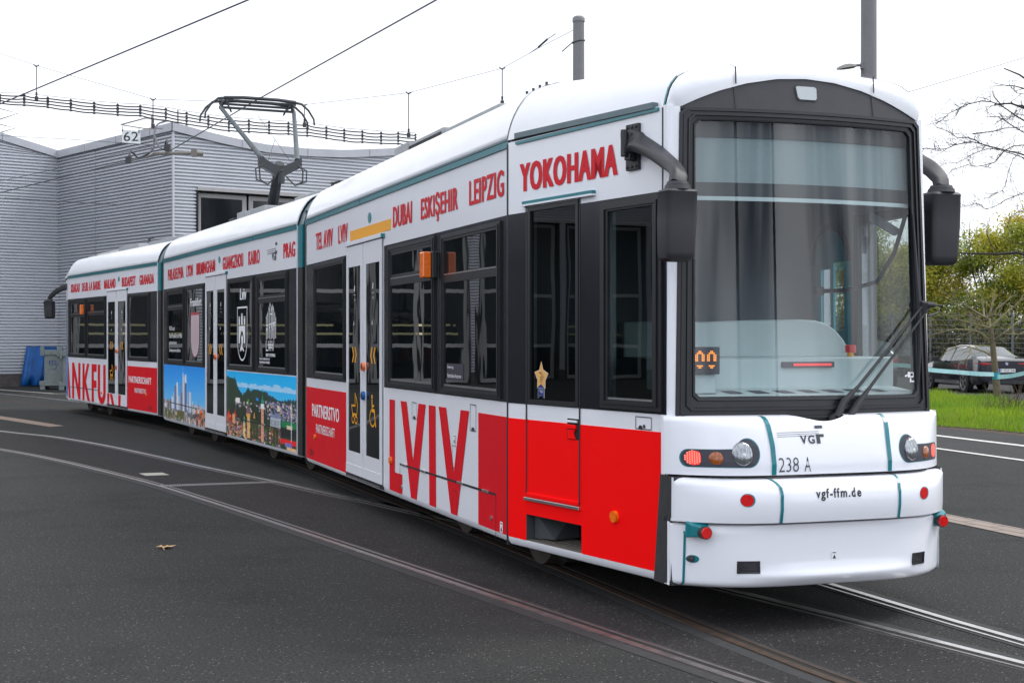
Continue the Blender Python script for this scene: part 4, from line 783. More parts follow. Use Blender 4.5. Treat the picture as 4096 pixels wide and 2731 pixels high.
mb.face(FM, [(a*.96+(-5.98)*.04, (z-1.72)*.955+1.715) for a, z in q], -.0118, 0)
mb.face(FM, [(-6.27, 2.035), (-5.69, 2.035), (-5.69, 2.075), (-6.27, 2.075)], -.0124, 1)
for sg in (-1, 1):                                             # eagle: wings, legs, tail in fine red strokes
    for k in range(7): loop_strip(mb, FM, [(-5.98+sg*(.05+.01*k), 1.80-.035*k), (-5.98+sg*(.14+.014*k), 1.93-.045*k), (-5.98+sg*(.25-.006*k), 1.98-.07*k)], .011, -.0126-.0001*k)
    loop_strip(mb, FM, [(-5.98+sg*.05, 1.66), (-5.98+sg*.13, 1.58), (-5.98+sg*.20, 1.60)], .012, -.0126); loop_strip(mb, FM, [(-5.98+sg*.02, 1.60), (-5.98+sg*.09, 1.47)], .010, -.0126)
loop_strip(mb, FM, [(-5.98, 1.98), (-6.02, 1.94), (-5.97, 1.90), (-6.03, 1.78), (-5.99, 1.62), (-5.98, 1.44)], .012, -.0128); loop_strip(mb, FM, [(-5.98, 1.98), (-5.94, 1.92), (-5.93, 1.78), (-5.97, 1.62)], .011, -.0129)
loop_strip(mb, FM, [(-6.02, 1.985), (-6.0, 2.015), (-5.98, 1.99), (-5.96, 2.015), (-5.94, 1.985)], .009, -.013)
mb.build("city_crest", ['pink', 'crestred'], wM2, weld=False, recalc=False)
mb = MB(); q = shield(-3.165, -2.61, 1.37, 2.095); loop_strip(mb, FM, q, .022, -.0112, True)
c = -2.90
mb.face(FM, [(c-.19, 1.60), (c-.11, 1.60), (c-.11, 1.66), (c-.07, 1.745), (c, 1.78), (c+.07, 1.745), (c+.11, 1.66), (c+.11, 1.60), (c+.19, 1.60), (c+.19, 1.84), (c-.19, 1.84)], -.0118)
for o in (-.15, 0, .15):
    zb = 1.855; zt = 1.945 if o else 1.985
    mb.face(FM, [(c+o-.04, zb), (c+o+.04, zb), (c+o+.04, zt), (c+o-.04, zt)], -.0118)
    for d in (-.045, -.012, .022): mb.face(FM, [(c+o+d, zt+.004), (c+o+d+.02, zt+.004), (c+o+d+.02, zt+.028), (c+o+d, zt+.028)], -.0118)
mb.face(FM, [(c-.03, 1.50), (c+.02, 1.50), (c+.03, 1.58), (c+.07, 1.62), (c+.06, 1.69), (c+.01, 1.72), (c-.04, 1.68), (c-.02, 1.60), (c-.06, 1.55)], -.0119)
loop_strip(mb, FM, [(c-.10, 1.50), (c-.04, 1.55)], .03, -.0118); loop_strip(mb, FM, [(c+.02, 1.55), (c+.10, 1.50)], .03, -.0118)
mb.build("city_crest", 'decal', wM3, weld=False, recalc=False)
mb = MB()
for i, (a, h) in enumerate(((-1.58, .26), (-1.52, .30), (-1.45, .37), (-1.40, .43), (-1.33, .36), (-1.28, .40), (-1.23, .37), (-1.17, .30), (-1.12, .24))):
    loop_strip(mb, FM, [(a, 1.66+.01*(i % 3)), (a, 1.66+h)], .020, -.0118); mb.face(FM, [(a-.02, 1.66+h), (a+.02, 1.66+h), (a, 1.72+h)], -.0119)
for i, a in enumerate((-1.58, -1.45, -1.33, -1.23)): loop_strip(mb, FM, [(a, 1.74+.02*i), (a+.03, 1.80+.02*i), (a+.07, 1.74+.02*i)], .014, -.0121); loop_strip(mb, FM, [(a, 1.84+.01*i), (a+.10, 1.84+.01*i)], .014, -.0123)
loop_strip(mb, FM, [(-1.40, 1.98), (-1.30, 1.98)], .014, -.0121); loop_strip(mb, FM, [(-1.35, 2.09), (-1.30, 2.05), (-1.33, 2.02)], .012, -.0121)
for q in ([(-1.59, 1.635), (-1.59, 1.515), (-1.50, 1.515)], [(-1.49, 1.635), (-1.445, 1.515), (-1.40, 1.635)], [(-1.355, 1.635), (-1.355, 1.515)], [(-1.30, 1.635), (-1.25, 1.515), (-1.205, 1.635)], [(-1.50, 1.585), (-1.25, 1.585)], [(-1.45, 1.552), (-1.30, 1.552)]): loop_strip(mb, FM, q, .018, -.0125)
mb.build("skyline_emblem", 'decal', wM4, weld=False, recalc=False)
# ---- printed city photographs (fine grid of coloured cells)
def to_lin(a):
    a = np.clip(a, 0, 1); return np.where(a <= .04045, a/12.92, ((a+.055)/1.055)**2.4)
def photo(fr, s0, s1, z0_, z1_, img, name):
    H_, W_, _ = img.shape; S_ = np.linspace(s0, s1, W_); Z_ = np.linspace(z1_, z0_, H_); mb = MB()
    vs = [fr(a, -.0035, z) for z in Z_ for a in S_]; fs = [(i*W_+j, i*W_+j+1, (i+1)*W_+j+1, (i+1)*W_+j) for i in range(H_-1) for j in range(W_-1)]
    mb.add(vs, fs); o = mb.build(name, 'print', tram, weld=False, recalc=False)
    ca = o.data.color_attributes.new("Col", 'FLOAT_COLOR', 'POINT'); d = np.ones((H_*W_, 4)); d[:, :3] = to_lin(img.reshape(-1, 3)); ca.data.foreach_set("color", d.ravel()); return o
def canvas(W_, H_, top, bot):
    v = np.linspace(0, 1, H_)[:, None, None]; return np.array(top)*(1-v)+np.array(bot)*v+np.zeros((H_, W_, 3))
def R_fill(im, x0, x1, y0, y1, c, n=.03):
    H_, W_, _ = im.shape; a, b, p, q = int(x0*W_), max(int(x0*W_)+1, int(x1*W_)), int(y0*H_), max(int(y0*H_)+1, int(y1*H_))
    a, p = max(a, 0), max(p, 0); sub = im[p:q, a:b]; sub[:] = np.array(c)+RNG.normal(0, n, sub.shape[:2])[..., None]
def T_fill(im, x0, x1, ytop, ybot, c, n=.03):
    H_, W_, _ = im.shape; cxx = (x0+x1)/2
    for y in range(int(ytop*H_), int(ybot*H_)):
        u = (y/H_-ytop)/max(1e-6, ybot-ytop); hw = (x1-x0)/2*u; R_fill(im, cxx-hw, cxx+hw, y/H_, (y+1)/H_, c, n)
# skyline photo
W_, H_ = 120, 90; im = canvas(W_, H_, (.06, .53, .87), (.56, .78, .96)); im += RNG.normal(0, .006, im.shape)
im[int(.66*H_):] = np.array((.62, .68, .76))
for i in range(300):
    x, y = RNG.uniform(0, 1), RNG.uniform(.70, 1); h = RNG.uniform(.02, .07); c = [(.75, .72, .70), (.55, .52, .50), (.80, .80, .82), (.42, .44, .46), (.66, .50, .40), (.30, .32, .34)][RNG.integers(6)]
    R_fill(im, x, x+RNG.uniform(.012, .05), y-h, y+.03, c, .06)
for i in range(60):
    x = RNG.uniform(.02, .5); y = RNG.uniform(.80, .97); R_fill(im, x, x+.02, y-.05, y+.06, (.36, .36, .16), .06)
for x0, x1, y, c in ((.04, .10, .72, (.70, .70, .74)), (.17, .20, .63, (.35, .42, .50)), (.21, .25, .58, (.78, .82, .86)), (.255, .27, .50, (.62, .70, .80)), (.28, .335, .38, (.40, .45, .58)), (.340, .372, .32, (.82, .86, .92)), (.38, .42, .55, (.66, .68, .74)), (.425, .46, .32, (.50, .58, .70)), (.455, .485, .48, (.45, .38, .42)),
                    (.485, .50, .14, (.86, .88, .92)), (.50, .535, .20, (.62, .68, .78)), (.54, .575, .16, (.74, .80, .88)), (.535, .575, .30, (.34, .38, .50)), (.60, .635, .45, (.55, .60, .70)), (.645, .665, .45, (.80, .84, .88)), (.665, .69, .46, (.62, .68, .76)), (.715, .73, .60, (.70, .74, .80)), (.835, .842, .55, (.40, .45, .55)), (.80, .81, .66, (.5, .45, .45))):
    R_fill(im, x0, x1, y, .80, c, .04); R_fill(im, x0, x0+(x1-x0)*.35, y, .78, tuple(min(1, q*1.18) for q in c), .03)
for k in range(20): R_fill(im, .425, .46, .33+.022*k, .34+.022*k, (.40, .46, .58), .02)
R_fill(im, .488, .494, .02, .14, (.55, .68, .84), 0)
for i in range(70):
    x = RNG.uniform(.78, 1); y = RNG.uniform(.74, 1); R_fill(im, x, x+.03, y-.04, y+.03, [(.72, .45, .34), (.50, .28, .22), (.80, .60, .48), (.25, .22, .24)][RNG.integers(4)], .05)
im = np.clip(im*1.12, 0, 1); photo(FM, -8.60, -5.245, .295, 1.22, im, "skyline_photo_panel")
# old town photo
W_, H_ = 150, 120; im = canvas(W_, H_, (.02, .60, .90), (.62, .72, .92)); im += RNG.normal(0, .008, im.shape)
xs = np.linspace(0, 1, W_)
cl = .13+.035*np.sin(xs*9)+.02*np.sin(xs*31+1)
for j in range(W_):
    if .18 < xs[j]:
        a = max(0, .175+.010*math.sin(xs[j]*40)+.008*math.sin(xs[j]*93)-.03*max(0, math.sin(xs[j]*9+1))*abs(math.sin(xs[j]*23)));
        for y in range(int(a*H_), int(.24*H_)): im[y, j] = im[y, j]*.35+np.array((.78, .76, .90))*.65+RNG.normal(0, .03)
hill = np.interp(xs, [0, .10, .14, .20, .26, .31, .35, .38, .44, .55, .62, .70, .80, .90, 1], [.09, .12, .10, .28, .34, .30, .22, .28, .24, .25, .27, .32, .36, .33, .32])
for j in range(W_):
    y0 = int((hill[j]+RNG.normal(0, .008))*H_)
    for y in range(y0, H_):
        v = RNG.normal(0, .022); far = max(0, 1-(y-y0)/H_*6)*(.5 if xs[j] > .6 else .12)
        im[y, j] = np.array((.13, .21, .14))*(1-far)+np.array((.16, .24, .36))*far+v
def town(n, x0, x1, y0, y1, cols, w, h):
    for y in sorted(RNG.uniform(y0, y1, n)):
        x = RNG.uniform(x0, x1); c = cols[RNG.integers(len(cols))]; ww = w*RNG.uniform(.5, 1.3); hh = h*RNG.uniform(.6, 1.4)
        R_fill(im, x, x+ww, y, y+hh, c, .05); R_fill(im, x, x+ww, y-hh*.4, y, tuple(q*.62 for q in c), .04); R_fill(im, x+ww*.6, x+ww, y, y+hh, tuple(q*.7 for q in c), .04)
blu = [(.36, .40, .58), (.52, .54, .68), (.66, .62, .68), (.75, .60, .58), (.30, .34, .48), (.82, .78, .76)]
town(260, .60, 1.0, .38, .62, blu, .020, .018); town(90, .14, .62, .44, .60, blu+[(.80, .74, .68)], .020, .022)
for x in np.linspace(.0, .6, 60): R_fill(im, x, x+.02, RNG.uniform(.46, .68), RNG.uniform(.62, .80), (.12, .17, .11), .04)
town(170, .0, .42, .72, .97, [(.80, .50, .34), (.62, .30, .22), (.46, .42, .50), (.80, .66, .50), (.42, .24, .22), (.55, .55, .66)], .030, .03)
town(170, .40, .80, .74, .98, [(.72, .48, .36), (.45, .40, .48), (.80, .66, .58), (.36, .30, .34), (.28, .50, .22), (.60, .30, .20)], .030, .03)
for x in (.38, .42, .46, .62, .70, .74): R_fill(im, x, x+.035, RNG.uniform(.62, .75), .97, (.20, .22, .10), .05)
T_fill(im, .0, .08, .62, .70, (.75, .14, .10)); R_fill(im, .0, .08, .70, .80, (.62, .24, .16)); T_fill(im, .11, .18, .58, .70, (.60, .16, .14)); R_fill(im, .10, .14, .66, .80, (.80, .55, .36))
R_fill(im, .155, .22, .40, .48, (.84, .78, .76)); R_fill(im, .67, .80, .60, .74, (.60, .62, .64)); R_fill(im, .68, .80, .55, .60, (.42, .46, .56)); R_fill(im, .76, .79, .42, .50, (.80, .72, .60))
for k in range(6): R_fill(im, .685+.018*k, .692+.018*k, .63, .72, (.36, .38, .42))
for k in range(10):                                              # dome and its tower
    u = k/9; hw = .030*math.sqrt(max(0, 1-(1-u)**2))+.004; R_fill(im, .355-hw, .355+hw, .48+.13*u, .495+.13*u, (.34+.1*u, .30, .33), .03)
R_fill(im, .346, .364, .40, .49, (.30, .55, .20)); R_fill(im, .325, .385, .61, .66, (.78, .56, .28)); R_fill(im, .335, .378, .66, .97, (.80, .60, .36), .05); R_fill(im, .275, .305, .75, .97, (.80, .66, .44), .05); T_fill(im, .278, .302, .66, .76, (.42, .66, .42))
T_fill(im, .548, .572, .22, .42, (.10, .42, .34)); R_fill(im, .54, .58, .38, .44, (.16, .48, .40)); R_fill(im, .535, .582, .44, .50, (.80, .80, .78)); R_fill(im, .542, .578, .50, .98, (.80, .56, .46), .04)
for k in range(8): R_fill(im, .554, .566, .53+.055*k, .555+.055*k, (.50, .30, .26))
R_fill(im, .82, 1, .62, .70, (.06, .42, .24)); R_fill(im, .88, .95, .67, .73, (.74, .68, .56)); R_fill(im, .80, 1, .72, .84, (.10, .12, .10), .03); R_fill(im, .80, 1, .86, .93, (.80, .10, .10), .03); R_fill(im, .86, .95, .90, .96, (.42, .40, .62)); R_fill(im, .88, 1, .96, 1, (.84, .62, .42), .05); R_fill(im, .938, .944, .36, .88, (.72, .74, .78))
R_fill(im, .47, .50, .36, .40, (.10, .45, .80), .02); T_fill(im, .43, .455, .58, .66, (.82, .52, .26))
im = np.clip(im*1.22, 0, 1); photo(FM, -3.845, -.20, .295, 1.205, im, "old_town_photo_panel")
# ---- bellows between the sections
def bellows(P0, P1, fa, sa, fb, sb):
    mb = MB(); N_ = 14; rows = []
    ring = [(.06, .26), (.06, 3.0), (.10, 3.14), (.20, 3.30), (.34, 3.38), (1.2, 3.43), (2.06, 3.38), (2.2, 3.30), (2.3, 3.14), (2.34, 3.0), (2.34, .26)]
    for i in range(N_+1):
        u = i/N_; ins = .05 if i % 2 else 0.0; r = []
        for t, z in ring:
            tt = t+(ins if t < 1.2 else -ins if t > 1.2 else 0); a = Vector(fa(sa, tt, z)); b = Vector(fb(sb, tt, z-ins*.6 if z > 3 else z)); r.append(a.lerp(b, u))
        rows.append(r)
    mb.grid(rows); mb.build("bellows", 'bellow', tram, weld=False)
bellows(None, None, FM, -.20, FA, -7.17); bellows(None, None, FB, -.22, FM, -8.58)
def portal(fr, s_, d):
    """end portal: dark below, teal by the roof line, with bright edge trims"""
    mb = MB(); a, b = sorted((s_, s_+d)); mb.rect(fr, a, b, .27, 2.52, .012, .10, 0); mb.rect(fr, a, b, 2.52, 3.03, .012, .10, 1)
    mb.rect(fr.far(), a, b, .27, 2.52, .012, .10, 0); mb.rect(fr.far(), a, b, 2.52, 3.03, .012, .10, 1); mb.build("end_portal", ['bellow', 'teal'], tram)
    q = MB(); q.grid([[fr(a+(b-a)*k, t+.03, z-.03) for t, z in RP] for k in (0, 1)]); q.build("end_hood", 'tealg', tram, solid=.02)
portal(FM, -.19, .20); portal(FB, -.20, .20)
for fr, s_ in ((FA, -7.19), (FM, -8.62)):
    mb = MB()
    for k in range(2): mb.rect(fr, s_-.034-.05*k, s_-.012-.05*k, .28, 3.02, -.006+.03*k, .08)
    mb.build("end_trim", ['steeld'], tram, bevel=.003)
    mb = MB(); mb.rect(fr, s_-.16, s_-.001, .27, 3.0, .035, .12); mb.rect(fr.far(), s_-.16, s_-.001, .27, 3.0, .035, .12); mb.build("end_portal", 'bellow', tram)
for fr, s0, s1 in ((FM, -.02, -.02), (FA, -7.185, -7.185)):
    mb = MB(); mb.add([fr(s0, .06, .3), fr(s0, 2.34, .3), fr(s0, 2.34, 3.2), fr(s0, .06, 3.2)], [(0, 1, 2, 3)]); mb.build("end_wall", 'dark', tram)
# ---- bogies
def bogie(fr, sc, wb=1.8):
    mb = MB(); mb.rect(fr, sc-1.35, sc+1.35, .16, .34, .42, .60); mb.rect(fr, sc-1.35, sc+1.35, .16, .34, 1.80, 1.98); mb.rect(fr, sc-.30, sc+.30, .14, .40, .5, 1.9); mb.rect(fr, sc-.45, sc+.45, .085, .16, .44, .56); mb.rect(fr, sc+1.35, sc+1.50, .10, .30, .40, .55)
    b = mb.build("bogie", 'under', tram, bevel=.01)
    for ds in (-wb/2, wb/2):
        for t0, t1 in ((.42, .55), (1.85, 1.98)):
            w = MB(); c0, c1 = fr(sc+ds, t0, .33), fr(sc+ds, t1, .33); fwd = Vector(fr(sc+ds+1, t0, .33))-Vector(c0); fwd.z = 0; fwd.normalize()
            def ring(tt, r, n=28): return [tuple(Vector(fr(sc+ds, tt, .33))+fwd*r*math.cos(2*math.pi*k/n)+Vector((0, 0, 1))*r*math.sin(2*math.pi*k/n)) for k in range(n)]
            w.grid([ring(t0+.02, .10), ring(t0+.02, .22), ring(t0+.0, .25), ring(t0+.0, .325), ring(t1-.03, .33), ring(t1, .35), ring(t1, .1)], 0, True); w.add(ring(t0-.02, .10), [tuple(range(28))]); w.grid([ring(t0-.02, .10), ring(t0+.02, .10)], 0, True)
            w.build("wheel", 'iron', b, smooth=40)
bogie(FA, -1.57); bogie(FM, -1.95); bogie(FM, -7.4); bogie(FB, -6.3)
mb = MB(); mb.rect(FA, -6.9, -3.0, .14, .28, .35, 2.05); mb.rect(FM, -5.9, -3.2, .14, .28, .35, 2.05); mb.rect(FB, -4.7, -.8, .16, .28, .35, 2.05); mb.build("underfloor_box", 'under', tram)
# ---- roof equipment
def rbox(fr, s0, s1, z1_, t0=.60, t1=1.8, m='roofbox', z0_=3.38, slots=False):
    mb = MB(); mb.rect(fr, s0, s1, z0_, z1_, t0, t1); o = mb.build("roof_box", m, tram, bevel=.012)
    if slots:
        q = MB(); n = int((s1-s0)/.045)
        for i in range(n): q.rect(fr, s0+.03+i*(s1-s0-.06)/n, s0+.03+(i+.55)*(s1-s0-.06)/n, z1_-.085, z1_-.035, t0-.004, t0+.01)
        q.build("vent_slots", 'dark', o)
rbox(FA, -5.5, -4.98, 3.69); rbox(FA, -4.94, -3.72, 3.665, slots=True); rbox(FA, -3.66, -2.1, 3.635); rbox(FA, -6.4, -5.6, 3.55, .52, 1.4); rbox(FA, -5.60, -5.40, 3.62, .62, 1.0, 'rubber')
mb = MB(); mb.rect(FA, -1.22, -.62, 3.40, 3.535, .46, 1.9); mb.build("roof_vent", mat("brown_grey_vent", (.20, .17, .155), .5, var=.15, scale=8), tram, bevel=.012)
mb = MB()
for s_ in (-1.1, -.96, -.82, -.68): mb.box(FA(s_, .48, 3.545), (.02, .02, .03))
mb.build("vent_bolt", 'pantd', tram)
rbox(FM, -5.75, -5.27, 3.645); rbox(FM, -5.22, -4.05, 3.63, slots=False); rbox(FM, -4.03, -3.1, 3.55); rbox(FM, -6.1, -5.78, 3.57, .55, 1.2, 'rubber'); rbox(FM, -2.25, -1.1, 3.57, .55, 1.6); rbox(FM, -8.1, -7.3, 3.50, .5, 1.6)
rbox(FB, -8.2, -7.7, 3.53, .6, 1.3); rbox(FB, -7.1, -5.4, 3.545, .55, 1.7, mat("pale_roof_box", (.50, .50, .48), .5)); rbox(FB, -5.35, -3.75, 3.60); rbox(FB, -2.98, -.3, 3.585)
mb = MB()
for fr, a in ((FM, -1.7), (FB, -4.1)): mb.tube([fr(a-.12, 1.0, 3.56), fr(a-.06, .95, 3.68), fr(a+.02, .9, 3.73), fr(a+.12, .88, 3.66), fr(a+.14, .86, 3.55)], .02, 6); mb.tube([fr(a, .9, 3.72), fr(a+.25, .95, 3.735)], .016, 6)
mb.build("roof_cable", 'rubber', tram, smooth=50)
# ---- pantograph
pa = MB(); pf = FM; pb = Vector(pf(-5.95, 1.2, 3.70)); kn = Vector(pf(-5.40, 1.2, 4.42)); hd = Vector(pf(-6.80, 1.2, 5.50)); N3 = Vector((pf.n.x, pf.n.y, 0)); E3 = Vector((pf.e.x, pf.e.y, 0)); UZ = Vector((0, 0, 1))
pa.box(pf(-5.95, 1.2, 3.62), (.9, .5, .18), -math.pi/2+math.radians(24.4)); panto = pa.build("pantograph", 'pantd', tram)
mb = MB(); mb.tube([pb, kn], [.085, .075], 14); mb.tube([pb+E3*.35+UZ*.02, kn+E3*.14-UZ*.12], .018, 8); mb.build("lower_arm", 'pantd', panto, smooth=50)
mb = MB(); kw = .34
K = [kn+N3*(-kw)+UZ*.10, kn-UZ*.02+N3*(-.1), kn-UZ*.06, kn-UZ*.02+N3*.1, kn+N3*kw+UZ*.10, kn+N3*kw-UZ*.05, kn-UZ*.20+N3*.07, kn-UZ*.22, kn-UZ*.20-N3*.07, kn+N3*(-kw)-UZ*.05]
mb.prism([p-E3*.06 for p in K], [p+E3*.06 for p in K]); 
for sg in (-1, 1):
    c = kn+N3*sg*(kw-.06)-UZ*.03
    for o in (.0, .06): mb.tube([c+E3*.06, c+N3*sg*(.07+o)+E3*.09-UZ*.08, c+N3*sg*(.06+o)+E3*.1-UZ*.25, c-N3*sg*(.06)+E3*.1-UZ*.32, c-N3*sg*.20+E3*.08-UZ*.18], .013, 6)
mb.tube([kn-UZ*.15+E3*.1, kn-UZ*.33+E3*.1], .05, 8); mb.build("knee_crossbar", 'pantd', panto)
hw = .62
for sg in (-1, 1):
    mb = MB(); a = kn+N3*sg*(kw-.06)+UZ*.06; b = hd+N3*sg*hw-UZ*.03; mb.tube([a, b], [.042, .034], 10); mb.build("upper_arm", 'panto', panto, smooth=50)
mb = MB(); mb.tube([hd-N3*(hw+.02)-UZ*.03, hd+N3*(hw+.02)-UZ*.03], .022, 8)
for d in (-.19, .19):
    c = hd+E3*d+UZ*.10
    mb.tube([c-N3*.60-UZ*.0, c-N3*.3+UZ*.02, c+N3*.3+UZ*.02, c+N3*.60], .030, 6); mb.tube([c-N3*.60-UZ*.04, c+N3*.60-UZ*.04], .022, 6)
    for sg in (-1, 1): mb.tube([c+N3*sg*.55, c+N3*sg*.70-UZ*.02, c+N3*sg*.82-UZ*.12, c+N3*sg*.91-UZ*.26, c+N3*sg*.92-UZ*.36], [.024, .022, .018, .016, .016], 7)
for sg in (-1, 1):
    mb.tube([hd+N3*sg*.56-E3*.22+UZ*.05, hd+N3*sg*.56+E3*.22+UZ*.05], .025, 6); mb.tube([hd+N3*sg*hw-UZ*.03, hd+N3*sg*.56+UZ*.08], .03, 6); mb.tube([hd+N3*sg*.5+UZ*.02, hd+N3*sg*.44-UZ*.10], .016, 5)
mb.build("collector_head", 'pantd', panto, smooth=50)
mb = MB(); mb.tube([kn+N3*.2, hd-N3*.0-UZ*.12], .005, 4); mb.tube([kn-N3*.2, hd+N3*.3-UZ*.5], .005, 4); mb.build("guide_rod", 'wire', panto)
# ------------------------------------------------------------------ the driver's cab
AE = 1.735                                                # length of the tapered cab side
DOORH, CABH, STEP = (.185, .775, 1.225, 2.545), (1.135, 1.635, 1.285, 2.455), (.131, .825, .302, .48)
FDOOR, FCAB = (.16, .60, 1.26, 2.24), (.86, 1.62, 1.285, 2.455)
def cab_side(fr, hs, name="cab_side"):
    mb = MB(); mb.holes(fr, -.115, AE, .30, 3.012, hs, 0, .05)
    sk = [(0, .30), (.003, .275), (.02, .25), (.055, .236), (.12, .236), (.12, .30), (.05, .30)]
    mb.prism([fr(-.115, t, z) for t, z in sk], [fr(AE, t, z) for t, z in sk]); mb.build(name, 'white', tram, smooth=30)
    ln = MB(); ln.holes(fr, -.10, AE-.03, .50, 2.95, [h for h in hs if h[2] > .9], .051, .056); ln.build("cab_lining", 'wallin', tram)
cab_side(FC, [DOORH, CABH, STEP]); cab_side(FCf, [FDOOR, FCAB])
mb = MB(); mb.holes(FC, -.115, AE, 1.22, 2.515, [DOORH, CABH], -.004, .001); mb.build("window_band", 'band', tram)
mb = MB(); mb.holes(FCf, -.115, AE, 1.22, 2.515, [FDOOR, FCAB], -.004, .001); mb.build("window_band", 'band', tram)
mb = MB(); mb.holes(FC, -.112, 1.62, .302, 1.117, [STEP], -.003, .0005); mb.plate(FC, [(1.62, .302), (1.622, .302), (1.70, 1.117), (1.62, 1.117)], -.003, .0005); mb.build("red_panel", 'red', tram, weld=False)
mb = MB(); mb.rect(FC, -.132, -.114, .24, 3.0, -.004, .03); mb.build("body_joint", 'black', tram)
lines(FC, [(.138, .60, .138, 2.56), (.805, .60, .805, 2.56)], w=.016, t=-.006); lines(FC, [(1.425, 1.197, 1.425, 1.125), (1.425, 1.197, 1.586, 1.197), (1.586, 1.197, 1.586, 1.125), (1.425, 1.125, 1.586, 1.125)], w=.005)
mb = MB(); mb.plate(FC, arc(1.475, 1.127, .02, .02, 0, 180, 8), -.0062, -.003); mb.plate(FC, arc(1.512, 1.142, .009, .011, 0, 340, 10), -.0064, -.003); mb.build("lid_lock", 'black', tram)
dr_ = MB(); dr_.rect(FC, .146, .797, .602, .625, -.014, 0, 0); dr_.rect(FC, .128, .815, .575, .596, -.022, 0, 1); cd = dr_.build("cab_door_sill", ['red', 'alu'], tram, bevel=.003)
mb = MB(); mb.rect(FC, .12, .985, 2.565, 2.585, -.03, 0, 0); mb.rect(FC, .10, .985, 2.552, 2.564, -.034, 0, 1); mb.build("door_rain_rail", ['teal', 'white'], tram)
mb = MB(); mb.frame(FC, DOORH[0]-.02, DOORH[1]+.02, DOORH[2]-.0, DOORH[3], .030, -.012, .02, 0); mb.build("cab_door_frame", 'frame', tram)
mb = MB(); mb.rect(FC, DOORH[0], DOORH[1], DOORH[2], DOORH[3], .004, .009); dg = mb.build("cab_door_glass", 'cabg', tram)
mb = MB(); mb.frame(FC, 1.06, 1.70, 1.235, 2.495, .085, -.020, .0, 0, .055); mb.frame(FC, 1.10, 1.665, 1.262, 2.47, .018, -.030, -.0195, 0); mb.rect(FC, 1.145, 1.615, 1.291, 1.302, -.018, -.002, 1); cw = mb.build("cab_window", ['frame', 'alu'], tram, bevel=.003)  # low metal strip added as the same highlight line under the pane
mb = MB(); mb.rect(FC, 1.14, 1.62, 1.285, 2.45, .0, .005); mb.build("pane", 'cabg', cw)
for h, nm in ((FDOOR, "cab_door_glass"), (FCAB, "cab_window_glass")): mb = MB(); mb.rect(FCf, *h, .004, .009); mb.build(nm, 'clear', tram)
mb = MB(); mb.frame(FCf, FCAB[0]-.06, FCAB[1]+.06, FCAB[2]-.04, FCAB[3]+.04, .06, -.018, .058); mb.rect(FCf, .80, .87, 1.2, 2.5, .057, .09); mb.build("cab_window", 'frame', tram)
mb = MB(); mb.holes(FCf, .01, .66, 1.15, 2.20, [(FDOOR[0], .345, 1.4, 2.16), (.40, FDOOR[1], 1.72, 2.2)], .058, .075)
mb.plate(FCf, [(.01, 2.20), (.66, 2.20)]+arc(.335, 2.20, .325, .26, 0, 180, 14)[1:-1], .058, .075); mb.build("cab_door_lining", 'tealin', tram)
mb = MB(); A_ = arc(.335, 2.20, .345, .285, 0, 180, 16); B2_ = arc(.335, 2.20, .31, .24, 180, 0, 16); mb.plate(FCf, A_+B2_, .057, .085); mb.build("cab_door_seal", 'frame', tram)
# pull handle, award star, step
mb = MB(); mb.rect(FC, .655, .795, 1.015, 1.15, -.0045, .01, 0); mb.rect(FC, .67, .785, 1.125, 1.140, -.020, -.004, 1); mb.build("handle_recess", ['dark', 'white'], tram, bevel=.004)
mb = MB(); mb.plate(FC, [(.655, 1.112), (.765, 1.112), (.775, 1.10), (.775, 1.085), (.655, 1.085)], -.020, -.004); mb.plate(FC, [(.675, 1.08), (.765, 1.08), (.745, 1.055), (.765, 1.02), (.675, 1.02)], -.014, -.004); mb.build("door_handle", 'red', tram, bevel=.004)
st = [(.322, 1.508), (.345, 1.455), (.407, 1.432), (.372, 1.385), (.372, 1.335), (.363, 1.338), (.320, 1.362), (.275, 1.338), (.272, 1.335), (.275, 1.39), (.238, 1.438), (.297, 1.452)]
mb = MB(); mb.face(FC, [(a*1.06-.0193, (z-1.42)*1.05+1.42) for a, z in st], .0025, 1); mb.face(FC, st, .0015, 0)
rb = [(.283, 1.34), (.320, 1.362), (.358, 1.338), (.358, 1.268), (.320, 1.288), (.283, 1.268)]
mb.face(FC, [(a*1.10-.032, z-.002) for a, z in rb], .0024, 1); mb.face(FC, rb, .0010, 2)
text(mb, "INNO", FC, .325, .352, 1.415, 1.425, .0008, .01, 3); text(mb, "VATIONS", FC, .305, .362, 1.401, 1.411, .0008, .01, 3); text(mb, "PREIS", FC, .310, .345, 1.387, 1.397, .0008, .01, 3); text(mb, "2020", FC, .302, .335, 1.370, 1.383, .0008, -.01, 3); text(mb, "RMV", FC, .297, .337, 1.428, 1.440, .0008, .03, 3)
text(mb, "PREISTRÄGER", FC, .292, .348, 1.328, 1.337, .0006, 0, 1); text(mb, "VGF", FC, .312, .346, 1.302, 1.314, .0006, .02, 1); mb.face(FC, [(.292, 1.315), (.340, 1.318), (.340, 1.320), (.292, 1.317)], .0006, 1)
mb.build("award_sticker", ['gold', 'decal', 'navy', 'black'], dg, weld=False, recalc=False)
mb = MB(); a, b, c, d = STEP
mb.rect(FC, a+.0005, a+.004, c, d, .0, .06, 3); mb.rect(FC, b-.004, b-.0005, c, d, .0, .06, 3); mb.rect(FC, a+.004, b-.004, d-.004, d-.0005, .0, .06, 0); mb.rect(FC, a+.004, b-.004, c+.0005, c+.004, .0, .06, 1)
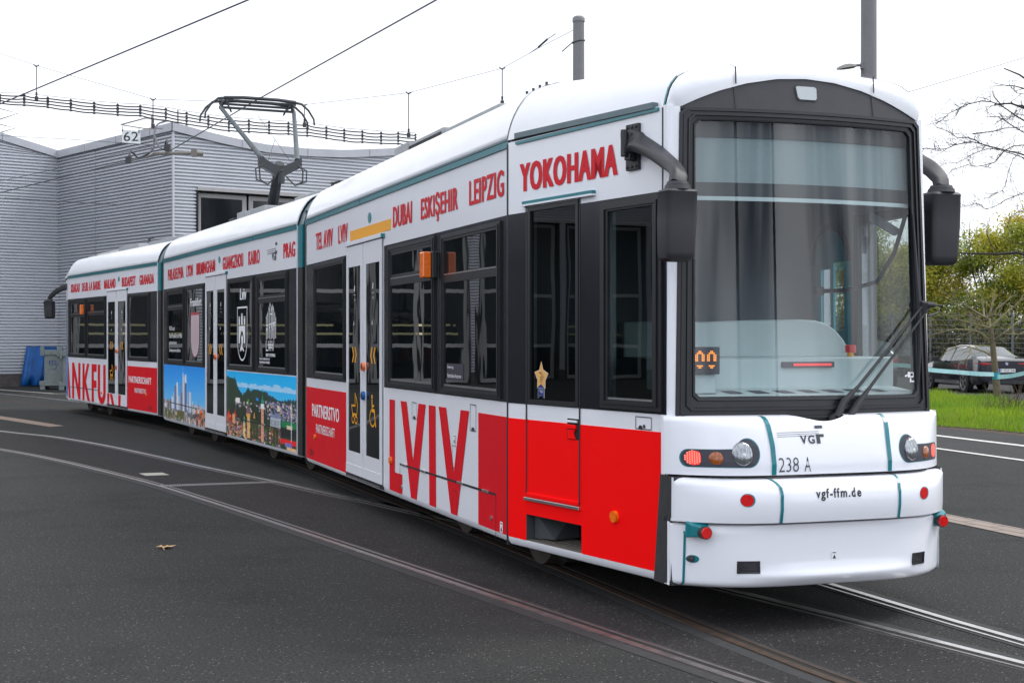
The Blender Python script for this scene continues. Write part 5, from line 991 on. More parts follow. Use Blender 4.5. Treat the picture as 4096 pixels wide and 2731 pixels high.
mb.add([FC(a, .05, c), FC(b, .05, c), FC(b, .42, c), FC(a, .42, c)], [(0, 1, 2, 3)], 1); mb.add([FC(a, .42, c), FC(b, .42, c), FC(b, .42, c+.06), FC(a, .42, c+.06)], [(0, 1, 2, 3)], 2); mb.add([FC(a, .42, c+.06), FC(b, .42, c+.06), FC(b, .42, .6), FC(a, .42, .6)], [(0, 1, 2, 3)], 0)
mb.add([FC(a, .05, c), FC(a, .42, c), FC(a, .42, .6), FC(a, .05, .6)], [(0, 1, 2, 3)], 3); mb.add([FC(b, .05, c), FC(b, .42, c), FC(b, .42, .6), FC(b, .05, .6)], [(0, 1, 2, 3)], 3); mb.add([FC(a, .05, .6), FC(b, .05, .6), FC(b, .42, .6), FC(a, .42, .6)], [(0, 1, 2, 3)], 0)
for i in range(16):
    for j in range(4): mb.box(FC(a+.03+i*.042, .09+j*.06, c+.003), (.022, .022, .008), 0, 1)
mb.add([FC(a+.01, .06, c+.01), FC(a+.20, .10, c+.02), FC(a+.20, .30, c+.02), FC(a+.16, .30, .50), FC(a+.05, .2, .55), FC(a+.01, .06, .50)], [(0, 1, 2, 3, 4, 5)], 3)
mb.build("boarding_step", ['dark', mat("step_grating", (.16, .145, .125), .7, .3, var=.2, scale=30), 'tealg', mat("step_liner_grey", (.05, .055, .06), .7)], tram, weld=False)
# ---- cab shell: roof cap, corner pillars, floor
def wsF(u, z): q = (z-1.32)/1.6; return 1.867-.052*q-.15*u*u
def hoodF(u, z):
    Fm = interp([(.88, 2.052), (.95, 2.055), (1.05, 2.035), (1.13, 2.012), (1.17, 1.996), (1.195, 1.975), (1.21, 1.948), (1.216, 1.90), (1.22, 1.80)], z)
    ce = interp([(.88, 1.748), (1.195, 1.745), (1.21, 1.735), (1.22, 1.70)], z); return Fm-(Fm-ce)*min(1.2, (abs(u)/.93)**4)
def bumpF(u, z):
    Fm = interp([(.622, 2.118), (.6245, 2.135), (.655, 2.142), (.70, 2.15), (.78, 2.15), (.825, 2.135), (.850, 2.105), (.864, 2.06), (.870, 1.95)], z)
    ce = interp([(.622, 1.822), (.6245, 1.834), (.655, 1.838), (.845, 1.84), (.87, 1.80)], z); return Fm-(Fm-ce)*min(1.2, (abs(u)/.908)**4)
def skF(u, z):
    Fm = interp([(.252, 2.045), (.256, 2.062), (.28, 2.078), (.33, 2.085), (.40, 2.09), (.55, 2.09), (.607, 2.088), (.612, 2.075), (.616, 1.95)], z)
    Fm += .035*math.exp(-((z-.315)/.035)**2)*max(0, 1-(u/.62)**2)
    ce = interp([(.252, 1.72), (.27, 1.775), (.60, 1.80), (.616, 1.76)], z); return Fm-(Fm-ce)*min(1.2, (abs(u)/.916)**4)
def archF(u, z): return 1.775-.035*(z-3)/.2-.113*u*u
def archZ(u): return 3.0+.205*max(0, 1-(abs(u)/.815)**2)
_o = lambda t: t+.0092 if t < -.0092 else (0 if t < 0 else t)
fH = lambda a, t, z: A3(hoodF(a, z)-_o(t), a, z); fBm = lambda a, t, z: A3(bumpF(a, z)-_o(t), a, z); fS = lambda a, t, z: A3(skF(a, z)-_o(t), a, z); fW = lambda a, t, z: A3(wsF(a, z)-t, a, z); fA_ = lambda a, t, z: A3(archF(a, z)-t, a, z)
def surf(fr, us, zs, name, m, zclamp=None, solid=0, wrap=None, smooth=35):
    mb = MB(); rows = []
    for z in zs:
        r = []
        for u in us:
            zz = min(z, zclamp(u)) if zclamp else z; r.append(fr(u, 0, zz))
        if wrap:
            F0, F1, w = wrap; p0 = A3(F0, us[0]-w, z); p1 = A3(F0, us[-1]+w, z); r = [A3(F1, us[0]-w-.004, z), p0]+r+[p1, A3(F1, us[-1]+w+.004, z)]
        rows.append(r)
    mb.grid(rows); return mb.build(name, m, tram, smooth=smooth, solid=solid)
def lin(a, b, n): return [a+(b-a)*i/n for i in range(n+1)]
notch = lambda u: 1.30 if not -.20 < u < .17 else 1.216-.034*math.sin(math.pi*(u+.20)/.37)**1.3
UH = lin(-.93, -.42, 14)[:-1]+lin(-.405, .405, 26)+lin(.42, .93, 14)[1:]
surf(fH, lin(-.93, .93, 62), [.885, .89, .92, .95, 1.0, 1.05, 1.09, 1.13, 1.15, 1.17, 1.185, 1.195, 1.203, 1.21, 1.216, 1.22], "front_hood", 'white', notch, wrap=(1.737, 1.72, .001), smooth=50)
surf(fBm, lin(-.908, .908, 60), [.622, .6245, .655, .70, .78, .825, .840, .850, .858, .864, .870], "bumper", 'white', wrap=(1.828, 1.80, .001), smooth=38)
surf(fS, lin(-.916, .916, 60), [.252, .256, .268, .28, .295, .31, .325, .34, .36, .40, .47, .55, .60, .607, .612, .616], "front_skirt", 'white', wrap=(1.79, 1.77, .0), smooth=50)
mb = MB(); rows = []
for z in (.255, .6, .64, .86, .9, 1.19): rows.append([A3(1.96-.30*min(1.15, (abs(u)/.93)**4), u, z) for u in lin(-.90, .90, 24)])
mb.grid(rows); mb.build("front_backing", 'dark', tram)
for sg in (-1, 1):
    mb = MB(); rows = []
    for z in (.25, .30, .5, .612, .640, .7, .876):
        a0 = 1.622+.08*(z-.302)/.815; p = Vector((FC if sg < 0 else FCf)(a0, -.006, z)); e_ = Vector(A3(1.795 if z < .62 else 1.835, sg*.905, z)); nn = (Vector(A3(1.7, sg*1.2, z))-Vector(A3(1.7, 0, z))).normalized(); rows.append([p-nn*.02]+[p.lerp(e_, k/12)+nn*((.008 if k % 4 in (1, 2) else .002) if sg < 0 else -.012) for k in range(13)]+[e_-nn*.06])
    mb.grid(rows); mb.build("corner_rubber", 'rubber', tram)
    mb = MB(); rows = []
    for z in lin(1.215, 3.005, 10):
        uo = .862-(z-1.215)/1.785*.049; e = Vector(FC(AE-.01, -.001, z)) if sg < 0 else Vector(FCf(AE-.01, -.001, z)); f = Vector(A3(wsF(uo, z)-.002, sg*(uo-.004), z)); m_ = e.lerp(f, .45)+(Vector(A3(2, sg*1.2, z))-Vector(A3(1.7, sg*.86, z))).normalized()*.012
        rows.append([e, e.lerp(m_, .5)+(m_-e.lerp(f, .45))*.35, m_, m_.lerp(f, .5)+(m_-e.lerp(f, .45))*.35, f])
    mb.grid(rows); mb.build("corner_pillar", 'white', tram, smooth=60)
    mb = MB(); mb.rect(FC if sg < 0 else FCf, AE-.045, AE-.035, 1.22, 3.0, -.0035, .01); mb.build("pillar_gap", 'black', tram)
TCOL = [0, .012, .03, .05, .083, .126, .165, .19, .25, .35, .60, .9, 1.2]
ZB_ = [z for _, z in RP[:13]]; ZF_ = [3.0, 3.052, 3.112, 3.148, 3.188, 3.212, 3.225, 3.232, 3.242, 3.252, 3.264, 3.270, 3.272]
def capP(F, k, sg):
    w = 1.2-.1802*F-.022*max(0, F/1.66)**2*(1.6 if sg > 0 else 1); q = min(1, max(0, (F+.13)/1.79))**1.15; t = TCOL[k]; t = t if t <= .25 else .25+(t-.25)*(w-.25)/.95
    return sg*(w-t), ZB_[k]*(1-q)+ZF_[k]*q
cols = [(k, -1) for k in range(13)]+[(k, 1) for k in range(11, -1, -1)]
mb = MB(); rows = []
for F in (-.13, 0, .3, .6, .9, 1.2, 1.4, 1.52, 1.60, 1.645): rows.append([A3(F, *capP(F, k, sg)) for k, sg in cols])
mb.grid(rows); mb.build("cab_roof", 'roofw', tram, smooth=45)
mb = MB(); rows = []
def front_edge(k, sg):
    u, z = capP(1.66, k, sg); uu = max(-.885, min(.885, u)); return uu
for w in (0, .12, .3, .5, .75, 1.0):
    r = []
    for k, sg in cols:
        u, z = capP(1.66, k, sg); uu = front_edge(k, sg); za = archZ(uu); Fa = archF(uu, za)+.012
        if abs(uu) > .815: Fa = archF(.815, 3)-(abs(uu)-.815)*1.1+.012
        c = (1-w)**1.0; bul = .035*math.sin(math.pi*w)*min(1, max(0, (z-3.02)/.1))
        r.append(A3(1.66*(1-w)+Fa*w+bul*.9, u*(1-w)+uu*w, z*(1-w)+za*w+bul*.55))
    rows.append(r)
mb.grid(rows); mb.build("front_roof_cap", 'roofw', tram, smooth=60)
mb = MB(); mb.grid([[A3(F, capP(F, k, sg)[0]*1.002, capP(F, k, sg)[1]+.007) for k, sg in cols] for F in (1.638, 1.654)]); mb.build("roof_gasket", 'teal', tram)
mb = MB(); mb.grid([[A3(F, capP(F, k, sg)[0]*1.001, capP(F, k, sg)[1]+.005) for k, sg in cols] for F in (-.135, -.122)]); mb.build("roof_seam", 'black', tram)
mb = MB(); mb.rect(FC, .0, 1.66, 2.985, 3.004, -.012, .02, 0); mb.add([FC(.0, -.02, 3.025), FC(1.62, -.02, 3.004), FC(1.62, -.02, 3.040), FC(.0, -.02, 3.062), FC(0, .02, 3.062), FC(1.62, .02, 3.04), FC(1.62, .02, 3.004), FC(0, .02, 3.025)], [(0, 1, 2, 3), (3, 2, 5, 4), (0, 1, 6, 7), (0, 3, 4, 7), (1, 2, 5, 6)], 1); mb.build("roof_edge_strip", ['teal', 'tealg'], tram)
mb = MB(); mb.rect(FCf, 0, 1.66, 2.985, 3.01, -.012, .02); mb.build("roof_edge_strip", 'teal', tram)
mb = MB(); us = lin(-.815, .815, 36); rows = []
for w in (0, .2, .4, .6, .8, 1.0): rows.append([fA_(u, -.004, 2.995+(archZ(u)-2.995)*w) for u in us])
mb.grid(rows); mb.build("destination_cowl", 'plast', tram, smooth=60)
for u in (-.47, .47):
    mb = MB(); mb.grid([[fA_(u+d, -.010, 2.998+(archZ(u)-2.998)*w) for d in (-.005, .005)] for w in (0, .5, 1)])
    pts = [(archF(u, archZ(u))+.014, archZ(u)), (1.735, 3.238), (1.66, 3.266), (1.645, 3.268), (1.45, 3.295)]
    mb.grid([[A3(F+.014, u+d, z+.012) for d in (-.005, .005)] for F, z in pts])
    mb.build("cowl_seam", 'black', tram)
mb = MB(); q = [(-.071+.0, 3.158), (.046, 3.158), (.058, 3.148), (.055, 3.088), (.043, 3.078), (-.060, 3.078), (-.072, 3.090), (-.080, 3.148)]
q = [(u+.012-.003, z) for u, z in q]; mb.plate(fA_, q, -.012, -.003, 0); mb.plate(fA_, [(u*1.14, (z-3.118)*1.2+3.118) for u, z in q], -.008, -.003, 1); mb.build("marker_lamp", [mat("frosted_lamp_lens", (.42, .46, .47), .3, coat=.4), 'rubber'], tram)
mb = MB(); mb.add([FC(-.1, .1, .28), FC(AE, .1, .28), FCf(AE, .1, .28), FCf(-.1, .1, .28)], [(0, 1, 2, 3)]); mb.add([A3(1.7, -.85, .27), A3(2.0, -.5, .262), A3(2.0, .5, .262), A3(1.7, .85, .27)], [(0, 1, 2, 3)]); mb.build("cab_floor_underside", 'under', tram)
mb = MB(); mb.tube([A3(1.45, -.6, .23), A3(1.55, -.3, .215), A3(1.60, .05, .21), A3(1.55, .3, .22), A3(1.45, .45, .24)], .035, 10); mb.box(A3(1.86, .45, .245), (.12, .08, .02), .3); mb.box(A3(1.9, .2, .25), (.05, .05, .02), .3); mb.build("coupler_hose", 'under', tram, smooth=60)
# ---- windscreen: rubber frame with ribs, glass
def ringpts(uo0, uo1, z0, z1, n=14):
    """outline of the screen: uo0 half width below, uo1 above, corners clipped"""
    c = .03; w = lambda z: uo0+(uo1-uo0)*(z-z0)/(z1-z0)
    P_ = [(u, z0) for u in lin(-uo0+c, uo0-c, n)]+[(w(z), z) for z in lin(z0+c, z1-c, n)]+[(u, z1) for u in lin(uo1-c, -uo1+c, n)]+[(-w(z), z) for z in lin(z1-c, z0+c, n)]; return P_
O_ = ringpts(.866, .815, 1.165, 3.0); I_ = ringpts(.752, .727, 1.325, 2.922)
def mixr(k): return [(a[0]*(1-k)+b[0]*k, a[1]*(1-k)+b[1]*k) for a, b in zip(O_, I_)]
mb = MB(); prof_ = [(0, .0), (.02, -.012), (.18, -.012), (.20, -.020), (.27, -.020), (.29, -.010), (.48, -.010), (.50, -.022), (.60, -.022), (.62, -.008), (.84, -.006), (.86, -.016), (.97, -.014), (1, .004)]
mb.grid([[fW(u, t, z) for u, z in mixr(k)] for k, t in prof_], 0, True); wf = mb.build("windscreen_frame", 'frame', tram, smooth=30)
mb = MB(); mb.grid([[fW(u, 0, z) for u in lin(-.76, .76, 24)] for z in lin(1.31, 2.935, 8)]); wg = mb.build("windscreen", 'ws', tram, smooth=80)
mb = MB(); mb.face(fW, [(.685, 1.425), (.735, 1.425), (.735, 1.455), (.685, 1.459)], -.003); mb.face(fW, [(.66, 1.437), (.683, 1.445), (.683, 1.432), (.662, 1.428)], -.003); mb.face(fW, [(.70, 1.396), (.739, 1.396), (.739, 1.404), (.715, 1.405), (.715, 1.421), (.702, 1.421)], -.003); mb.build("camera_sticker", 'decal', wg, recalc=False)
mb = MB(); mb.face(fW, [(.708, 1.434), (.728, 1.434), (.728, 1.450), (.708, 1.450)], -.004); mb.build("camera_sticker_lens", 'black', wg, recalc=False)
# ---- cab inside
mb = MB(); mb.add([A3(-.06, -1.15, .35), A3(-.06, 1.15, .35), A3(-.06, 1.15, 3.0), A3(-.06, -1.15, 3.0)], [(0, 1, 2, 3)]); mb.add([A3(-.05, -1.15, 2.97), A3(-.05, 1.15, 2.97), A3(1.66, .86, 2.95), A3(1.66, -.86, 2.95)], [(0, 1, 2, 3)]); mb.add([A3(-.05, -1.12, .5), A3(-.05, 1.12, .5), A3(1.7, .84, .5), A3(1.7, -.84, .5)], [(0, 1, 2, 3)]); mb.build("cab_partition", 'wallin', tram, weld=False)
mb = MB(); mb.grid([[A3(1.44-.10*u*u, u, z) for u in lin(-.86, .88, 14)] for z in (1.36, 1.535)]); mb.grid([[A3(F-.10*u*u*(1 if F > 1 else 0), u, z) for u in lin(-.86, .88, 14)] for F, z in ((1.44, 1.535), (1.42, 1.545), (.75, 1.545))]); mb.grid([[A3(1.44-.10*u*u, u, 1.36) for u in lin(-.86, .86, 14)], [A3(wsF(u, 1.32)-.02, u*.985, 1.325) for u in lin(-.86, .86, 14)]]); dk = mb.build("dashboard", 'desk', tram, smooth=25)
mb = MB()
for i in range(8):
    u = -.60+i*.168; F_ = 1.44-.10*u*u; G_ = wsF(u, 1.32)-.02
    P = lambda uu, w: A3(F_*(1-w)+G_*w, uu, 1.36-.035*w+.003)
    mb.add([P(u-.045, .38), P(u+.045, .38), P(u+.045, .72), P(u-.045, .72)], [(0, 1, 2, 3)])
mb.build("air_vent", 'ledbox', dk)
hp = [(-.86, 1.54), (-.86, 1.765), (-.55, 1.775), (-.3, 1.768), (0, 1.78), (.40, 1.788), (.52, 1.782), (.60, 1.762), (.67, 1.72), (.73, 1.66), (.77, 1.60), (.79, 1.54)]
mb = MB(); mb.prism([A3(1.02, u, z) for u, z in hp], [A3(.70, u, z-.01) for u, z in hp]); mb.build("instrument_hood", 'desk', dk, smooth=40, bevel=.012)
mb = MB(); mb.grid([[A3(1.452-.10*u*u, u, z) for u in lin(.015, .39, 6)] for z in (1.482, 1.518)]); mb.build("led_bar", 'ledbox', dk, solid=.02)
mb = MB(); mb.grid([[A3(1.470-.10*u*u, u, z) for u in lin(.085, .365, 6)] for z in (1.492, 1.508)]); mb.build("led_bar_light", 'ledred', dk)
mb = MB(); mb.tube([A3(1.15, .70, 1.545), A3(1.15, .70, 1.572)], .022, 12, 1); mb.tube([A3(1.15, .70, 1.572), A3(1.15, .70, 1.618), A3(1.15, .70, 1.622)], [.036, .036, .028], 14, 0); mb.build("emergency_button", ['redlens', 'yel'], dk, smooth=50)
bx = MB(); fL = lambda a, t, z: A3(1.70+t, a, z); bx.rect(fL, -.745, -.545, 1.452, 1.612, -.08, 0); rd = bx.build("route_display", 'ledbox', tram, bevel=.004)
on = {0: (2, 3), 1: (1, 2, 3, 4), 2: (0, 1, 4, 5), 3: (0, 1, 4, 5), 4: (0, 1, 4, 5), 5: (0, 1, 4, 5), 8: (1, 2, 3, 4), 9: (2, 3)}
lit, unl = MB(), MB()
for base in (-.707, -.630):
    for r in range(10):
        for c in range(6):
            m_ = lit if c in on.get(r, ()) else unl; x = base+c*.0105; z = 1.582-r*.0105; m_.rect(fL, x, x+.0072, z, z+.0062, .001, .003)
lit.build("led_digits", 'ledora', rd, weld=False); unl.build("unlit_leds", 'ledoff', rd, weld=False)
mb = MB(); mb.rect(fL, -.74, -.56, 1.34, 1.45, -.10, -.03); mb.build("display_stand", 'desk', rd)
mb = MB()
for z0_, z1_, o, mi in ((2.572, 2.838, .07, 0), (2.49, 2.572, .055, 1), (2.466, 2.49, .05, 2), (2.838, 2.95, .06, 1)): mb.grid([[fW(u, o, z) for u in lin(-.76, .76, 16)] for z in (z0_, z1_)], mi)
mb.build("sun_blind", ['blind', 'plast', 'desk'], tram, weld=False, solid=.004)
mb = MB(); mb.tube([A3(1.62, .80, 2.45), A3(1.55, .76, 2.2), A3(1.45, .70, 2.02), A3(1.25, .60, 1.97), A3(1.1, .5, 1.97)], .014, 8); mb.tube([A3(1.1, .52, 1.97), A3(1.1, .46, 1.97)], .03, 10); mb.build("microphone_arm", 'plast', tram, smooth=60)
mb = MB(); mb.prism([A3(1.5, .62, 2.46), A3(1.5, .86, 2.34), A3(1.5, .80, 2.31), A3(1.5, .62, 2.40)], [A3(1.48, .62, 2.46), A3(1.48, .86, 2.34), A3(1.48, .80, 2.31), A3(1.48, .62, 2.40)]); mb.build("sun_visor", 'wallin', tram)
mb = MB(); mb.rect(FC, .58, .66, .9, 2.5, .30, .36); mb.build("cab_post", mat("brown_grey_post", (.16, .14, .13), .6), tram)
# ---- wipers
def wiper(pts, bladeu):
    mb = MB(); P = [Vector(fW(u, -.045, z)) for u, z in pts]; mb.tube(P, [.022, .021, .010, .007], 8); mb.tube([Vector(fW(pts[0][0]-.02, -.02, pts[0][1]-.02)), P[0]], .03, 10); return mb.build("wiper_arm", 'rubber', tram, smooth=40)
w1 = wiper([(.112, 1.200), (.165, 1.293), (.269, 1.379), (.798, 1.869)], 0); w2 = wiper([(.198, 1.200), (.267, 1.28), (.354, 1.373), (.866, 1.868)], 0)
mb = MB(); mb.tube([fW(.785, -.04, 1.872), fW(.885, -.05, 1.868)], .018, 8); mb.tube([fW(.800, -.055, 1.885), fW(.800, -.02, 1.80)], .022, 8); mb.tube([fW(.885, -.06, 1.868), A3(1.75, .965, 1.865), A3(1.72, .975, 1.83), A3(1.78, .90, 1.815), fW(.83, -.05, 1.80)], .006, 6); mb.build("wiper_link", 'rubber', w1, smooth=40)
mb = MB(); mb.tube([fW(.742, -.018, 2.42), fW(.765, -.022, 2.0), fW(.775, -.022, 1.87), fW(.775, -.02, 1.6), fW(.765, -.015, 1.38)], [.006, .014, .02, .014, .006], 6); mb.build("wiper_blade", 'black', w1, smooth=40)
# ---- hood details: seams, headlamps, emblem, number
def surfpoly(mb, poly, fr, t, mi=0, step=.03):
    bm = bmesh.new(); vs = [bm.verts.new((a, z, 0)) for a, z in poly]; f = bm.faces.new(vs); bmesh.ops.triangulate(bm, faces=[f])
    lo = min(a for a, _ in poly); hi = max(a for a, _ in poly); k = lo+step
    while k < hi:
        bmesh.ops.bisect_plane(bm, geom=bm.verts[:]+bm.edges[:]+bm.faces[:], plane_co=(k, 0, 0), plane_no=(1, 0, 0)); k += step
    k = min(z for _, z in poly)+step
    while k < max(z for _, z in poly):
        bmesh.ops.bisect_plane(bm, geom=bm.verts[:]+bm.edges[:]+bm.faces[:], plane_co=(0, k, 0), plane_no=(0, 1, 0)); k += step
    bm.verts.index_update(); V = [fr(v.co.x, t, v.co.y) for v in bm.verts]; Fc = [tuple(v.index for v in f.verts) for f in bm.faces]; bm.free(); mb.add(V, Fc, mi)
for sg in (-1, 1):
    mb = MB(); mb.grid([[fH(sg*(.385+.012*max(0, (z-1.05)/.16))+d, -.0140, z) for d in (-.014, .014)] for z in [.887, .89, .92, .95, 1.0, 1.05, 1.09, 1.13, 1.15, 1.17, 1.185, 1.195, 1.203, 1.21, 1.2155]])
    mb.build("panel_seam", 'teal', tram, weld=False); mb = MB(); mb.grid([[fBm(sg*(.388+.03*max(0, (z-.80)/.07)**2)+d, -.0140, z) for d in (-.009, .009)] for z in [.6225, .6245, .655, .70, .78, .80, .825, .840, .850, .858, .864, .869]])
    mb.build("panel_seam", 'teal', tram, weld=False); mb = MB(); mb.grid([[fS(sg*.858+d, -.0135, z) for d in (-.005, .005)] for z in (.257, .268, .28, .295, .31, .325, .34, .36, .40, .47, .55, .607)])
    mb.build("panel_seam", 'teal', tram, weld=False)
for sg in (-1, 1):
    S_ = lambda P_: [(sg*a, z) for a, z in (P_ if sg > 0 else P_)]
    ol = arc(.537, 1.012, .068, .079, 16, 268, 24)+[(.70, .9345)]+arc(.828, .983, .036, .0485, -90, 90, 8)+[(.70, 1.0315)]
    mb = MB(); surfpoly(mb, S_([(a, z) for a, z in ol]), fH, -.0122, 0); surfpoly(mb, S_([(a+(.006 if a > .69 else -.006), 1.0+(z-1.0)*1.06) for a, z in ol]), fH, -.0110, 1); hl = mb.build("headlamp", ['ledbox', 'teal'], tram, weld=False)
    def dome(c, z, ra, rz, h, t0, name, m):
        mb = MB(); rows = []
        for k in range(7):
            q = k/6*math.pi/2; rows.append([fH(sg*(c+ra*math.cos(q)*math.cos(a)), t0-h*math.sin(q), z+rz*math.cos(q)*math.sin(a)) for a in [2*math.pi*i/28 for i in range(28)]])
        mb.grid(rows, 0, True); return mb.build(name, m, hl, smooth=80)
    dome(.563, 1.008, .058, .068, .022, -.0125, "headlamp_reflector", 'chrome')
    dome(.567, 1.000, .014, .016, .012, -.028, "headlamp_bulb", 'desk')
    dome(.703, .983, .036, .037, .012, -.0125, "turn_signal", mat("dim_amber_lamp", (.30, .075, .012), .2, coat=.5, var=.4, scale=90) if sg < 0 else bpy.data.materials["dim_amber_lamp"])
    mb = MB(); surfpoly(mb, S_(arc(.812, .984, .040, .041, 60, 300, 16)+[(.790, .952), (.778, .970), (.776, .998), (.788, 1.018)]) if False else S_([(.776, 1.0), (.784, 1.02), (.812, 1.026), (.838, 1.012), (.848, .985), (.838, .956), (.812, .942), (.784, .948), (.776, .966)]), fH, -.0128, 0, .02); tl = mb.build("tail_lamp", 'tailred', hl, weld=False)
    mb = MB()
    for i in range(7):
        for j in range(7):
            a, z = .783+i*.0105, .952+j*.011+(.005 if i % 2 else 0)
            if ((a-.813)/.036)**2+((z-.985)/.042)**2 < 1: mb.face(fH, [(sg*a-.003, z-.003), (sg*a+.003, z-.003), (sg*a+.003, z+.003), (sg*a-.003, z+.003)], -.0134)
    mb.build("led_points", mat("lit_led_point", (1.0, .22, .16), .3, emit=1.2) if sg < 0 else bpy.data.materials["lit_led_point"], hl, weld=False, recalc=False)
    # round red reflectors, side marker lamps, tow pockets
    mb = MB(); c = sg*.585; mb.plate(fBm, arc(c, .756, .034, .034, 0, 345, 24), -.0135, -.004, 0); mb.plate(fBm, arc(c+.004*1, .756, .040, .038, 0, 345, 24), -.0118, -.004, 1); mb.build("round_reflector", ['redlens', 'teal'], tram)
    Fq = skF(.80, .57)
    mb = MB(); mb.prism([A3(Fq-.03, sg*.868, .535), A3(Fq+.02, sg*.745, .535), A3(Fq+.02, sg*.745, .625), A3(Fq-.03, sg*.868, .63)], [A3(Fq+.02, sg*.855, .545), A3(Fq+.075, sg*.775, .548), A3(Fq+.075, sg*.775, .592), A3(Fq+.02, sg*.855, .615)], 0); bxo = mb.build("marker_lamp_box", 'teal', tram, bevel=.006)
    mb = MB(); mb.tube([A3(Fq+.03, sg*.790, .570), A3(Fq+.083, sg*.790, .570)], .036, 20, 1); mb.tube([A3(Fq+.083, sg*.790, .570), A3(Fq+.090, sg*.790, .570)], [.033, .030], 20, 0); mb.build("side_marker_lamp", ['redlens', 'rubber'], bxo, smooth=50)
    mb = MB(); q0, q1 = sorted((sg*.55-.062 if sg < 0 else .585-.05, sg*.55+.062 if sg < 0 else .585+.06)); dz_ = -.004 if sg < 0 else -.012
    mb.frame(fS, q0, q1, .342+dz_, .412+dz_, .010, -.016, .0); mb.rect(fS, q0+.009, q1-.009, .351+dz_, .404+dz_, -.0115, -.009); mb.plate(fS, [(q0+.02, .355+dz_), (q1-.02, .355+dz_), (q1-.03, .368+dz_), (q0+.03, .368+dz_)], -.0145, -.010); mb.build("tow_pocket", ['black'], tram, bevel=.003)
mb = MB(); mb.plate(fS, arc(-.822, .413, .028, .022, 0, 345, 20), -.0125, -.002, 1); mb.tube([fS(-.832, -.010, .414), fS(-.832, -.032, .414)], [.020, .018], 16, 0); mb.tube([fS(-.832, -.032, .414), fS(-.832, -.034, .414)], [.010, .008], 12, 2); mb.build("power_socket", ['black', 'teal', 'greyp'], tram, smooth=50)
jack_mark(fS, -.020, .398, -.0125, .62)
logo(fH, -.348, -.046, 1.058, 1.160, -.0125); mb = MB(); text(mb, "238", fH, -.355, -.229, .902, .984, -.0125, -.012); text(mb, "A", fH, -.191, -.150, .902, .984, -.0125, -.012); mb.build("fleet_number", 'greyp', tram, weld=False, recalc=False)
mb = MB(); text(mb, "vgf-ffm.de", fBm, -.175, .122, .742, .812, -.0125, .025); mb.build("lettering", 'black', tram, weld=False, recalc=False)
# ---- mirrors
def rrect(c, ax, ay, hx, hy, r=.35, n=4):
    o = []
    for sx, sy, a0 in ((1, 1, 0), (-1, 1, 90), (-1, -1, 180), (1, -1, 270)):
        for i in range(n+1):
            a = math.radians(a0+90*i/n); o.append(c+ax*(sx*hx*(1-r)+hx*r*math.cos(a))+ay*(sy*hy*(1-r)+hy*r*math.sin(a)))
    return o
def mirror(c, ztop, zbot, hw, arm, ax, plate=None, thick=.075):
    """arm-mounted rear-view mirror: moulded housing hanging from a bent arm"""
    c = Vector((c[0], c[1], 0)); ax = Vector(ax).normalized(); ay = Vector((-ax.y, ax.x, 0)); mb = MB(); rows = []
    H_ = ztop-zbot
    for k, s_ in ((1.0, .62), (.985, .90), (.955, 1.0), (.94, .97), (.55, .98), (.12, .92), (.04, .86), (.0, .62)):
        rows.append(rrect(c+ay*(.02*(1-k))+Vector((0, 0, zbot+H_*k)), ax, ay, hw*s_, thick*s_))
    mb.grid(rows, 0, True); mb.add(rows[0], [tuple(range(len(rows[0])))]); mb.add(rows[-1], [tuple(range(len(rows[0])))])
    mb.tube([c+Vector((0, 0, ztop-.005)), c+Vector((0, 0, ztop+.02))], [hw*.78, hw*.72], 14); mb.tube([c+Vector((0, 0, ztop+.022)), c+Vector((0, 0, ztop+.040))], [hw*.66, hw*.60], 14)
    mr = mb.build("mirror", 'plast', tram, smooth=45)
    am = MB(); pts = cr_spline(arm+[c+Vector((0, 0, ztop+.03))], .03); n = len(pts); rows = []
    for i, p in enumerate(pts):
        d = (pts[min(i+1, n-1)]-pts[max(i-1, 0)]).normalized(); side = d.cross(Vector((ay.x, ay.y, 0)));
        if side.length < .1: side = ax
        side.normalize(); dep = d.cross(side).normalized(); w = .076-.030*i/n; rows.append(rrect(p, side, dep, w, .030, .45, 3))
    am.grid(rows, 0, True); am.add(rows[0], [tuple(range(len(rows[0])))]); am.add(rows[-1], [tuple(range(len(rows[0])))]); am.build("mirror_arm", 'plast', mr, smooth=50)
    if plate:
        for o, nm in zip(plate, ("mirror_bracket",)): o
    return mr
cxy = A3(2.06, -.998, 0)
nm = mirror(cxy, 2.485, 2.085, .098, [Vector((.672, 8.50, 2.825)), Vector((.735, 8.42, 2.82)), Vector((.818, 8.25, 2.745)), Vector((.904, 8.0, 2.625)), Vector((.922, 7.87, 2.56))], (FA.n.x, FA.n.y, 0))
mb = MB(); mb.rect(FC, 1.345, 1.475, 2.665, 2.94, -.022, 0); mb.rect(FC, 1.40, 1.46, 2.72, 2.88, -.07, -.022); mb.tube([FC(1.42, -.085, 2.74), FC(1.42, -.085, 2.90)], .020, 10)
for a in (1.365, 1.41, 1.455):
    for z in (2.685, 2.92): mb.tube([FC(a, -.022, z), FC(a, -.030, z)], .010, 8)
mb.build("mirror_bracket", 'plast', nm, bevel=.006)
cf = A3(1.60, 1.072, 0)
fm_ = mirror(cf, 2.585, 2.125, .112, [Vector((2.545, 9.40, 2.92)), Vector((2.588, 9.30, 2.893)), Vector((2.624, 9.15, 2.803)), Vector((2.68, 9.05, 2.725)), Vector((2.712, 9.0, 2.66))], (FA.n.x, FA.n.y, 0))
mb = MB(); mb.rect(FCf, 1.10, 1.26, 2.70, 2.95, -.06, 0); mb.build("mirror_bracket", 'plast', fm_, bevel=.006)
